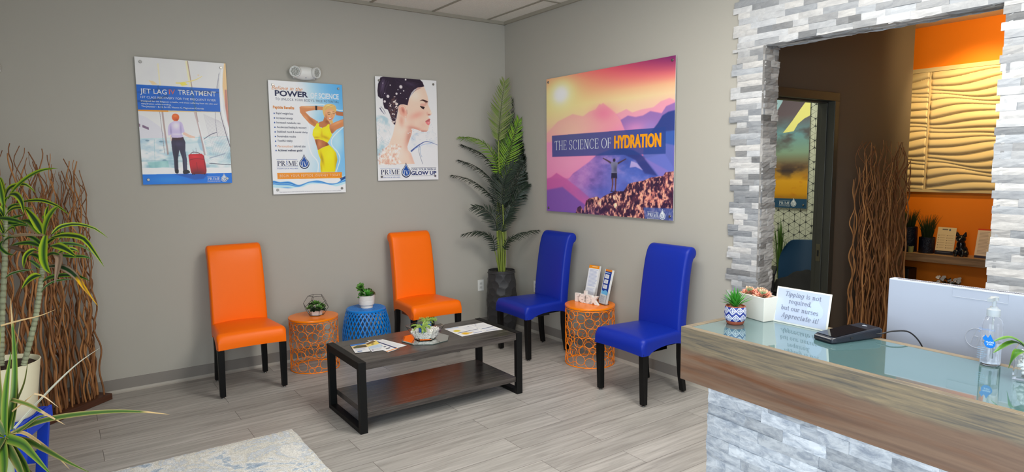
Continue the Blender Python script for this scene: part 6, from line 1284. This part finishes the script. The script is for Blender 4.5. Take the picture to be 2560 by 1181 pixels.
for k in range(44):
    f = k/44; a_ = k*2.4; el = radians(80-58*f); d = Vector((cos(a_)*cos(el), sin(a_)*cos(el), sin(el))); L_ = rr.uniform(.058, .076)*(1 if f > .15 else 1.08); b0 = Vector((0, 0, .058)); rows = []; blade(mb, [b0+d*.006, b0+d*L_*.5+Vector((0, 0, .002)), b0+d*L_+Vector((0, 0, -.003*f))], .0105, [rgb(44, 120, 34), rgb(70, 150, 50), rgb(36, 104, 30)], n=8, fold=.35, prof=lambda q: (.8+.2*q*3 if q < .33 else max(.02, 1-((q-.33)/.67)**1.3)), tipcol=((rgb(90, 60, 60),), .9))
build('leaves', mb, LEAF, t, color=True, smooth=True)
t = thing('succulent_planter', 'white rectangular planter with pink and green rosette succulents on the desk', 'planter', (-1.690, -4.062, ZD), radians(-12))
mb = MB(); sec = []
for z, e in ((0, -.003), (.088, 0)): sec.append([(-.035-e, -.066-e, z), (.035+e, -.066-e, z), (.035+e, .066+e, z), (-.035-e, .066+e, z), (-.035-e, -.066-e, z)])
mb.gridsurf(sec); mb.face(sec[0][:4]); mb.gridsurf([sec[1], [(x*.88, y*.93, .088) for x, y, z in sec[1]], [(x*.88, y*.93, .078) for x, y, z in sec[1]]]); mb.face([(x*.88, y*.93, .078) for x, y, z in sec[1][:4]]); build('pot', mb, mat('matte_white_pot', rgb(212, 208, 196), .6), t, merge=True, bevel=.002)
mb = MB(); EC = [rgb(170, 190, 140), rgb(206, 186, 150), rgb(222, 160, 130), rgb(216, 140, 116), rgb(200, 110, 96)]; EG = [rgb(120, 170, 120), rgb(150, 196, 150), rgb(190, 206, 160), rgb(210, 170, 140)]
for i, (x, y) in enumerate(((-.004, .038), (-.004, -.030), (.018, .004))):
    succulent(mb, (x, y, .086), 22, .036, .021, EC, 20+i, (-.1, 0, 1), (.02, .6), .5); succulent(mb, (x, y, .094), 16, .021, .015, EG, 30+i, (0, 0, 1), (.5, 1.4), .6)
build('foliage', mb, LEAF, t, color=True, smooth=True)
t = thing('tip_sign', 'white framed sign about tipping standing on the glass desk top', 'sign', (-1.690, -4.226, ZD), radians(-1)); lean = Matrix.Rotation(radians(10), 4, 'Y')
Mt = lean @ Matrix(((0, 0, -1, 0), (-1, 0, 0, .1015), (0, 1, 0, 0), (0, 0, 0, 1))); WS, HS = .203, .128
mb = MB(); mb.box(0, WS, 0, HS, -.004, 0, Mt); build('acrylic_block', mb, mat('sign_acrylic', rgb(226, 226, 216), .1, spec=.6), t, bevel=.001)
mb = MB(); mb.face([Mt @ Vector(p) for p in ((.006, .006, .0004), (WS-.006, .006, .0004), (WS-.006, HS-.005, .0004), (.006, HS-.005, .0004))]); build('insert', mb, mat('sign_paper', rgb(192, 200, 218), .12, spec=.6), t)
mb = MB(); flat_poly(mb, drop_poly(.152, .060, .030), rgb(196, 208, 232), Mt, .0006)
gy = rgb(128, 132, 150); put_serif(mb, 'Tipping', .034, .0985, .072, .0165, gy, Mt, .17, .10, .03, .22, z=.001); put_serif(mb, 'is not', .115, .0985, .055, .0165, gy, Mt, .17, .10, .05, z=.001); put_serif(mb, 'required,', .052, .0735, .086, .0165, gy, Mt, .17, .10, .03, z=.001); put_serif(mb, 'but our nurses', .026, .0480, .140, .0165, gy, Mt, .17, .10, .03, z=.001); put_serif(mb, 'Appreciate it!', .030, .0210, .138, .0175, gy, Mt, .17, .10, .03, .22, z=.001)
build('lettering', mb, INK, t, color=True)
t = thing('card_terminal', 'black handheld card payment terminal lying on the glass desk top', 'card terminal', (-1.712, -4.405, ZD), radians(-14))
BKP = mat('black_device', rgb(30, 34, 44), .3)
mb = MB(); sec = []
for x, z1, w_ in ((-.105, .015, .036), (-.09, .020, .040), (.03, .030, .041), (.10, .034, .041), (.113, .026, .038)): sec.append([(x, -w_, .0), (x, w_, .0), (x, w_, z1), (x, -w_, z1), (x, -w_, 0)])
mb.gridsurf(sec); mb.face(sec[0][:4]); mb.face(sec[-1][:4]); build('body', mb, BKP, t, merge=True, bevel=.005)
mb = MB(); mb.face([(-.092, -.036, .0212), (.045, -.036, .0322), (.045, .036, .0322), (-.092, .036, .0212)]); build('screen', mb, mat('screen_glass', (.006, .006, .008, 1), .05, spec=.7), t)
mb = MB(); mb.box(-.1075, -.104, -.03, .03, .005, .0085); build('card_slot', mb, mat('slot_dark', (.02, .02, .02, 1), .6), t)
mb = MB()
for k in range(4): mb.ring((.075+.0, -.003+.0035*k-.005, .0345), .003+.0008*k, .002, (1, 0, 0), (0, 1, 0), .0006, 12, 4)
build('tap_symbol', mb, mat('tap_grey', rgb(150, 156, 166), .5), t)
mb = MB(); mb.box(-.03, -.022, -.0425, -.0405, .010, .016); build('side_button', mb, mat('slot_dark', (.02, .02, .02, 1), .6), t)
cb = [(-1.652, -4.445, ZD+.012), (-1.635, -4.475, ZD+.017), (-1.606, -4.50, ZD+.026), (-1.56, -4.53, ZD+.020), (-1.535, -4.56, ZD-.03), (-1.52, -4.57, ZD-.12)]
mb = MB(); mb.tube(spline(cb, 40), .0024, 8); mb.box(-.016, .016, -.010, .010, .004, .020, Matrix.Translation((-1.664, -4.436, ZD-.002)) @ Matrix.Rotation(radians(-40), 4, 'Z')); tag(build('charging_cable', mb, mat('black_rubber', (.01, .01, .012, 1), .5), smooth=True, auto=40), 'black cable running from the card terminal over the desk edge', 'cable')
t = thing('computer_monitor', 'white back of a desktop computer behind the reception desk', 'monitor', (-1.45, -4.677, .735), radians(0)); zt = 1.2365-.735
mb = MB(); mb.box(0, .038, -.27, .27, .165, zt); build('back_cover', mb, mat('monitor_white', rgb(172, 178, 192), .35), t, bevel=.004)
mb = MB()
for k in range(88): y = -.245+k*.0056; mb.box(.009, .022, y, y+.0032, zt-.001, zt+.0012)
build('vent_slots', mb, mat('vent_dark', rgb(110, 110, 116), .6), t)
mb = MB(); mb.ring((-.0005, 0, zt-.155), .031, .031, (0, 1, 0), (0, 0, 1), .0008, 40, 5)
for y, z0, z1 in ((.010, -.024, .028), (-.008, -.028, .024)):
    mb.tube([(-.0006, y-.004+.010, zt-.155+z0*.8), (-.0006, y-.008, zt-.155+z1)], .0009, 5)
for y in (.004, -.014): mb.tube([(-.0006, y+.002, zt-.155+.006), (-.0006, y-.007, zt-.155+.006), (-.0006, y-.004, zt-.155-.010)], .0009, 5)
mb.loop([(-.0004, .075, zt-.004), (-.0004, .075, zt-.032), (-.0004, -.075, zt-.032), (-.0004, -.075, zt-.004)], .0007, 5); build('embossed_mark', mb, mat('emboss_grey', rgb(178, 182, 190), .4), t)
mb = MB(); mb.box(.0, .16, -.12, .12, 0, .008); mb.box(.035, .07, -.03, .03, .008, .22); build('stand', mb, mat('monitor_white', rgb(172, 178, 192), .35), t, bevel=.003)
# sanitizer
t = thing('sanitizer_bottle', 'clear pump bottle of hand sanitizer with a blue droplet label', 'sanitizer bottle', (-1.668, -4.785, ZD))
bp = [(0, 0), (.026, 0), (.030, .004), (.030, .112), (.0285, .122), (.022, .132), (.014, .137), (.013, .142)]
mb = MB(); mb.lathe(bp+[(.012, .142), (.0125, .136), (.021, .130), (.0272, .121), (.0287, .111), (.0287, .006), (0, .006)], 40, flat=.8); build('bottle', mb, mat('bottle_plastic', (1, 1, 1, 1), .03, trans=1, ior=1.25), t, smooth=True, auto=50)
mb = MB(); mb.lathe([(0, .0065), (.0282, .0065), (.0282, .064), (0, .064)], 32, flat=.8); build('gel', mb, mat('clear_gel', (.9, .96, 1, 1), .02, trans=1, ior=1.33), t, smooth=True, auto=50)
mb = MB(); mb.lathe([(.016, .138), (.016, .156), (.010, .160), (.009, .164), (.005, .165), (.005, .182), (.010, .183), (.010, .192), (0, .193)], 24); mb.box(-.036, .004, -.005, .005, .183, .192); mb.tube([(0, 0, .138), (0, 0, .02)], .0025, 8); build('pump', mb, mat('frosted_pump', rgb(206, 212, 216), .35, trans=.5, ior=1.3), t, smooth=True, auto=40)
Mb = Matrix(((0, 0, -1, -.0306), (-1, 0, 0, 0), (0, 1, 0, 0), (0, 0, 0, 1)))
mb = MB(); bl = rgb(20, 120, 214); flat_poly(mb, drop_poly(.006, .066, .0135), bl, Mb, .0004); flat_poly(mb, drop_poly(-.005, .078, .006), bl, Mb, .0003); put_text(mb, 'Cleanliness', -.022, .101, .038, .006, rgb(120, 150, 200), Mb, z=.0003); put_text(mb, 'is.', -.022, .094, .005, .004, rgb(120, 150, 200), Mb, z=.0003); put_text(mb, "TRADER", -.004, .067, .020, .0042, rgb(214, 230, 244), Mb, .02, z=.0008); put_text(mb, "JOE'S", -.001, .061, .014, .0042, rgb(214, 230, 244), Mb, .02, z=.0008)
for k in range(6): put_text(mb, ('hand sanitizer gel', 'kills germs', 'with aloe', '70% alcohol')[k % 4], -.022, .050-.006*k, .024-.004*(k % 3), .003, rgb(150, 190, 220), Mb, z=.0003)
build('label', mb, INK, t, color=True)
t = thing('glass_cube_vase', 'square glass vase of white pebbles with broad green leaves at the right edge', 'vase', (-1.722, -4.902, ZD), radians(10))
mb = MB(); h_ = .042; A, B, C_, D_ = [[(sx*w_, sy*w_, z) for sx, sy in ((-1, -1), (1, -1), (1, 1), (-1, 1), (-1, -1))] for w_, z in ((h_, 0), (h_, .080), (h_-.003, .080), (h_-.003, .007))]
mb.gridsurf([A, B, C_, D_]); mb.face(A[:4]); mb.face(D_[:4]); build('vase', mb, GLASS, t, merge=True)
mb = MB(); rr = random.Random(5)
for k in range(130): mb.blob((rr.uniform(-.032, .032), rr.uniform(-.032, .032), rr.uniform(.012, .066)), rr.uniform(.005, .009), 6, 4, (1, 1, .6), Matrix.Rotation(rr.uniform(0, 3), 3, 'X'))
build('white_pebbles', mb, mat('pebble_white', rgb(236, 236, 236), .4), t, smooth=True)
mb = MB(); PG = [rgb(110, 150, 40), rgb(70, 120, 36), rgb(60, 106, 34)]
for tip, mid in (((-.05, .085, .062), (-.02, .045, .092)), ((-.03, .09, .088), (-.01, .05, .100)), ((-.055, .05, .028), (-.045, .032, .075)), ((0, -.09, .08), (0, -.05, .11)), ((.07, .02, .1), (.04, .0, .12)), ((-.06, -.04, .1), (-.03, -.02, .115)), ((-.02, .03, .15), (-.01, .01, .12))):
    blade(mb, [(0, 0, .06), mid, tip], .030, PG, n=12, fold=.2, prof=lambda q: .3+.7*min(1, q*3) if q < .45 else max(.02, 1-((q-.45)/.55)**1.6))
build('leaves', mb, LEAF, t, color=True, smooth=True)
# ------------------------------------------------------------ behind the opening
PW = mat('wave_panel', rgb(214, 190, 146), .45); PY0, PY1, PZ0, PZ1 = -1.6, -4.0, 1.378, 2.532
def wave_panel(label, ya, yb, z0, z1, seed):
    t = thing('wave_panel', label, 'wall panel', (XO, (ya+yb)/2, z0), 0, 'carved wave panels'); W_, H_ = abs(yb-ya), z1-z0; nx_, nz = 110, 190; rows = []
    rr = random.Random(seed); nb = 19; pit = H_/nb; p0, p1 = rr.uniform(0, 6), rr.uniform(0, 6)
    def bound(k, u): return k*pit+.024*sin(u*W_*4.9+p0+k*1.15)+.012*sin(u*W_*9.1+p1+k*.6)
    nz = 260
    for j in range(nz+1):
        z = H_*j/nz; row = []
        for i in range(nx_+1):
            u = i/nx_; y = W_/2-u*W_; bs = sorted(bound(k, u) for k in range(-1, nb+2)); k = 0
            while k < len(bs)-2 and bs[k+1] <= z: k += 1
            th = max(.004, bs[k+1]-bs[k]); f = min(1, max(0, (z-bs[k])/th)); hgt = (.34*min(th, .10))*(sin(pi*f**.62)**.8 if 0 < f < 1 else 0)
            row.append((-.006-hgt*min(1, min(u, 1-u)*90), y, z))
        rows.append(row)
    mb = MB(); mb.gridsurf(rows); mb.box(-.006, -.0006, -W_/2, W_/2, 0, H_); build('relief', mb, PW, t, smooth=True, auto=50); return t
ysm = -2.615
wave_panel('cream carved wave wall panel cut narrow beside the dark hall wall', ysm+.61, ysm+.006, PZ0, PZ1-.03, 3); wave_panel('wide cream carved wave wall panel in the lit recess', ysm-.006, ysm-1.3, PZ0, PZ1-.03, 5)
t = thing('panel_trim', 'cream trim strips around the carved wave panels', 'trim', (XO, -2.7, PZ0))
mb = MB(); mb.box(-.022, 0, -1.25, .72, PZ1-PZ0-.028, PZ1-PZ0+.012); build('top_strip', mb, PW, t, bevel=.002); mb = MB(); mb.box(-.022, 0, -1.25, .72, -.03, -.002); build('bottom_strip', mb, PW, t, bevel=.002); mb = MB(); mb.box(-.020, -.0, ysm+2.7-.006, ysm+2.7+.006, 0, PZ1-PZ0-.03); build('joint_strip', mb, PW, t)
SH = mat('shelf_wood', rgb(176, 140, 100), .5); ZS = .765; XS = 2.96
tag(build('floating_shelf', (lambda m_: (m_.box(XS, XO, -4.4, -1.7, ZS-.075, ZS), m_)[1])(MB()), wood('shelf_oak', rgb(120, 92, 66), rgb(166, 132, 98), (20, 1.2, 20)), bevel=.002), 'long floating wooden shelf on the orange wall', 'shelf')
DPOT = mat('dark_blue_pot', rgb(14, 18, 34), .25, bump=1.0, bscale=70)
def grass_pot(label, y, h, r, hg, seed, x=3.07):
    rr = random.Random(seed); t = thing('grass_pot', label, 'potted grass', (x, y, ZS), 0, 'dark pots with grass'); mb = MB(); mb.lathe([(0, 0), (r*.96, 0), (r, .01), (r, h), (r*.9, h), (r*.88, h-.02), (0, h-.02)], 36); build('pot', mb, DPOT, t, smooth=True, auto=40); mb = MB()
    for k in range(170):
        a_ = rr.uniform(0, 6.28); d = r*.6*sqrt(rr.random()); l = hg*rr.uniform(.5, 1); b0 = Vector((d*cos(a_), d*sin(a_), h-.02)); o = Vector((cos(a_), sin(a_), 0))*l*rr.uniform(.05, .38); mb.tube([b0, b0+o*.35+Vector((0, 0, l*.6)), b0+o+Vector((0, 0, l))], [.0022, .0016, .0004], 4, cols=[rgb(30, 40, 24), rgb(40, 54, 28), rgb(64, 74, 36)])
    build('grass', mb, LEAF, t, color=True); return t
grass_pot('tall dark dotted pot of grass half hidden by the twig screen wall edge', -2.545, .245, .075, .20, 3); grass_pot('dark dotted pot of spiky grass left of the standing menu card', -2.712, .155, .068, .24, 4); grass_pot('dark blue vase with thin grass at the stone edge of the shelf', -3.315, .13, .06, .22, 5)
t = thing('tea_light_cup', 'small pale green cup in front of the tall dark pot', 'cup', (3.00, -2.60, ZS)); mb = MB(); mb.lathe([(0, 0), (.020, 0), (.026, .06), (.024, .06), (.019, .004), (0, .004)], 24); build('cup', mb, mat('pale_green_cup', rgb(150, 150, 96), .3), t, smooth=True, auto=40)
def card(label, name, y0, y1, z1, painter, x=3.05, lean=12):
    t = thing(name, label, 'card', (x, (y0+y1)/2, ZS)); W_ = abs(y1-y0); H_ = z1; L_ = Matrix.Rotation(radians(lean), 4, 'Y'); M_ = L_ @ Matrix(((0, 0, -1, 0), (-1, 0, 0, W_/2), (0, 1, 0, 0), (0, 0, 0, 1)))
    mb = MB(); mb.box(0, W_, 0.002, H_, -.004, 0, M_); build('board', mb, mat('card_stock', rgb(210, 196, 170), .5), t); a = Art(64, 90, None, (220, 196, 156)); painter(a); o = a.mesh('print', W_, H_, .0004, t); o.data.transform(M_); o.data.materials[0] = PAPER
def c1(a):
    a.poly([(.25, .06), (.55, .06), (.55, .1), (.25, .1)], (120, 110, 100)); a.blob(.66, .09, .05, .04, (70, 84, 110), 1, hard=6)
    for k in range(6): y = .3+.09*k; a.blob(.1, y, .022, .014, (60, 40, 40), 1, hard=6); a.blob(.55, y, .022, .014, (60, 40, 40), 1, hard=6); rows_text(a, .16, .48, y-.02, y+.02, 2, (170, 140, 110)); rows_text(a, .6, .95, y-.02, y+.02, 2, (170, 140, 110))
    a.poly([(0, .86), (1, .86), (1, 1), (0, 1)], (36, 34, 44)); rows_text(a, .1, .9, .9, .96, 1, (110, 110, 120))
def c2(a): a.im[:] = np.array((222, 200, 180))/255; a.poly([(0, 0), (1, 0), (1, .05), (0, .05)], (206, 70, 30)); rows_text(a, .15, .9, .1, .88, 16, (170, 150, 140)); a.poly([(0, .92), (1, .92), (1, 1), (0, 1)], (60, 56, 76))
card('cream menu card with dark footer standing on the shelf beside the black dog figurine', 'menu_card', -2.79, -2.945, .262, c1); card('pink price card with a red top standing right of the black dog figurine', 'price_card', -3.115, -3.225, .27, c2, lean=14)
t = thing('dog_figurine', 'glossy black sitting dog figurine with pricked ears on the shelf', 'figurine', (3.05, -3.010, ZS)); mb = MB(); GB = mat('gloss_black', (.008, .009, .012, 1), .12, spec=.6)
for c, r, sq in (((.01, 0, .055), .055, (.9, .95, 1)), ((-.005, 0, .105), .042, (.9, .9, 1.2)), ((-.018, 0, .165), .040, (1, 1.05, .95)), ((-.05, 0, .155), .020, (1, 1.1, .8)), ((-.035, .026, .03), .018, (.8, .8, 1.8)), ((-.035, -.026, .03), .018, (.8, .8, 1.8)), ((-.048, .026, .008), .014, (1.4, 1, .6)), ((-.048, -.026, .008), .014, (1.4, 1, .6)), ((.0, .045, .03), .03, (1.1, .6, 1)), ((.0, -.045, .03), .03, (1.1, .6, 1)), ((.062, -.02, .02), .014, (1.4, 1, .8))): mb.blob(c, r, 16, 10, sq)
bd = build('body', mb, GB, t, smooth=True); md = bd.modifiers.new('remesh', 'REMESH'); md.mode = 'VOXEL'; md.voxel_size = .004; md.use_smooth_shade = True
for s in (-1, 1):
    mb = MB(); mb.lathe([(.018, 0), (.014, .018), (.006, .038), (0, .044)], 12, M=Matrix.Translation((-.012, s*.026, .188)) @ Matrix.Rotation(radians(-14*s), 4, 'X')); build('ear', mb, GB, t, smooth=True)
t = thing('orchid_pot', 'small pot of pale flowers below the floating shelf', 'flower pot', (3.02, -2.93, 0)); mb = MB(); mb.box(2.87, 3.17, -3.13, -2.73, 0, .399); tag(build('plinth', mb, mat('dark_plinth', rgb(50, 36, 28), .6), bevel=.004), 'dark brown plinth under the pot of pale flowers', 'plinth'); mb = MB(); mb.lathe([(0, .40), (.05, .40), (.06, .47), (.055, .47), (0, .46)], 24); build('pot', mb, DPOT, t, smooth=True, auto=40); mb = MB(); rr = random.Random(6)
for k in range(16):
    a_ = rr.uniform(0, 6.28); p = Vector((.06*cos(a_)*rr.random(), .09*sin(a_), .49+rr.uniform(0, .07))); mb.tube([(0, 0, .46), p], .0015, 4, cols=[GD[1]]*2)
    if k < 11: succulent(mb, p, 5, .026, .020, [rgb(206, 190, 170), rgb(226, 214, 200)], k, (-1, rr.uniform(-.5, .5), .3), (.1, .3), 0)
    else: succulent(mb, p, 4, .05, .02, GD, k, (0, 0, 1), (.1, .5))
build('flowers', mb, LEAF, t, color=True)
tag(build('speaker_box', (lambda m_: (m_.box(2.98, 3.16, -2.60, -2.46, 0, .60), m_)[1])(MB()), mat('black_box', (.01, .01, .012, 1), .5), bevel=.006), 'black upright box below the shelf beside the hall wall edge', 'box')
# treatment room things
C5 = None; a = Art(200, 300, None, (120, 120, 110), 4); n1 = a.noise(3, 9, 5, 7); n2 = a.noise(5, 14, 4, 9)
st = [(0, (84, 74, 84)), (.25, (96, 84, 92)), (.40, (104, 142, 150)), (.55, (126, 150, 130)), (.66, (120, 96, 70)), (.78, (206, 150, 40)), (.88, (196, 140, 30)), (1, (90, 70, 50))]
for k in range(3): a.im[..., k] = np.interp(a.V, [s_[0] for s_ in st], [s_[1][k]/255 for s_ in st])
a.put(np.clip((n1-.5)*5, 0, 1)*np.clip(1-abs(a.V-.42)*5, 0, 1), (84, 70, 72), .9); a.put(np.clip((n2-.5)*7, 0, 1)*np.clip(1-abs(a.V-.4)*11, 0, 1)*np.clip((.72-a.U)*6, 0, 1), (226, 150, 70), .85); a.put(np.clip((n1-.42)*6, 0, 1)*np.clip(1-abs(a.V-.70)*12, 0, 1), (60, 50, 54), .95); a.put(np.clip((n2-.5)*6, 0, 1)*np.clip(1-abs(a.V-.84)*7, 0, 1), (170, 96, 30), .7)
a.poly([(0, 0), (.70, 0), (.64, .145), (.55, .24), (.44, .30), (0, .36)], (150, 178, 190)); a.poly([(1, .11), (1, .27), (.93, .29), (.85, .33), (.80, .385), (.66, .395), (.78, .30), (.88, .21)], (236, 216, 130)); a.poly([(0, .925), (1, .925), (1, 1), (0, 1)], (40, 74, 100))
WS5, HS5 = .86, 1.29
def G5(mb): logo(mb, .55, .035, .20, lgw, lgw, rgb(60, 90, 110), z=Z1, sub=True, mono=True)
poster('sunset_poster', 'cloudy sunset poster on the star patterned wallpaper seen through the door', Matrix(((0, 0, -1, XP-.0112), (-1, 0, 0, -.955), (0, 1, 0, 1.178), (0, 0, 0, 1))), WS5, HS5, a, None, G5, ACR, gain=1.35)
t = thing('treatment_chair', 'blue upholstered chair seen through the door in the treatment room', 'chair', (2.02, -2.10, 0), radians(-60)); TB = mat('teal_leather', rgb(26, 62, 92), .45); DKM = mat('dark_metal', (.015, .015, .017, 1), .45)
mb = MB(); rows = []
for j in range(13):
    z = .42+.46*j/12; w_ = .25-.05*max(0, (j-7)/5)**2; row = []
    for i in range(17): u = -1+2*i/16; row.append((u*w_, .20+.10*(j/12)-.07*(u*u)*1.2, z-.05*max(0, abs(u)-.6)**2*8*(j/12)))
    rows.append(row)
back = [[(x, y+.06, z) for x, y, z in r] for r in rows]; mb.gridsurf(rows); mb.gridsurf([r[::-1] for r in back]); mb.gridsurf([rows[-1], back[-1]]); mb.gridsurf([[r[0] for r in rows], [r[0] for r in back]]); mb.gridsurf([[r[-1] for r in rows], [r[-1] for r in back]]); mb.gridsurf([rows[0], back[0]]); build('backrest', mb, TB, t, smooth=True, merge=True, auto=60)
mb = MB(); mb.box(-.25, .25, -.27, .24, .34, .45); build('seat', mb, TB, t, bevel=.03)
for s in (-1, 1):
    mb = MB(); mb.box(s*.29-.03, s*.29+.03, -.26, .22, .585, .62); mb.box(s*.28-.015, s*.28+.015, -.2, -.17, .0, .585); build('armrest', mb, DKM, t, bevel=.008)
    mb = MB(); mb.box(s*.24-.02, s*.24+.02, .20, .24, 0, .36); build('leg', mb, DKM, t)
mb = MB(); rows = []
for j in range(15):
    row = []
    for i in range(21):
        u, v = -1+2*i/20, j/14; row.append((u*.27, -.30+.50*v, .455+.16*math.exp(-((u*1.2)**2)-((v-.72)*2.6)**2)+.008*sin(u*14+v*9)-(.25*max(0, .12-v)*8)**2))
    rows.append(row)
mb.gridsurf(rows); mb.gridsurf([[(x, y, max(.452, z-.012)) for x, y, z in r] for r in rows]); o = build('black_throw', mb, mat('black_cloth', (.008, .008, .01, 1), .9), smooth=True); o.location = (2.02, -2.10, 0); o.rotation_euler = (0, 0, radians(-60)); tag(o, 'black throw heaped on the blue treatment chair', 'throw')
rr = random.Random(12); t = thing('room_plant', 'green leafy plant behind the stone pier seen through the door', 'plant', (2.34, -1.62, 0)); mb = MB(); mb.lathe([(0, 0), (.10, 0), (.12, .35), (.11, .35), (0, .33)], 24); build('pot', mb, mat('grey_pot', rgb(120, 118, 112), .6), t, smooth=True, auto=40); mb = MB()
for k in range(40): a_ = rr.uniform(0, 6.28); l = rr.uniform(.3, .75); o_ = Vector((cos(a_), sin(a_), 0))*.10*rr.random(); blade(mb, [(0, 0, .33), Vector((0, 0, .33+l*.6))+o_*.5, Vector((0, 0, .33+l))+o_], .018, [rgb(80, 110, 40), rgb(60, 96, 36)], n=8)
build('leaves', mb, LEAF, t, color=True)
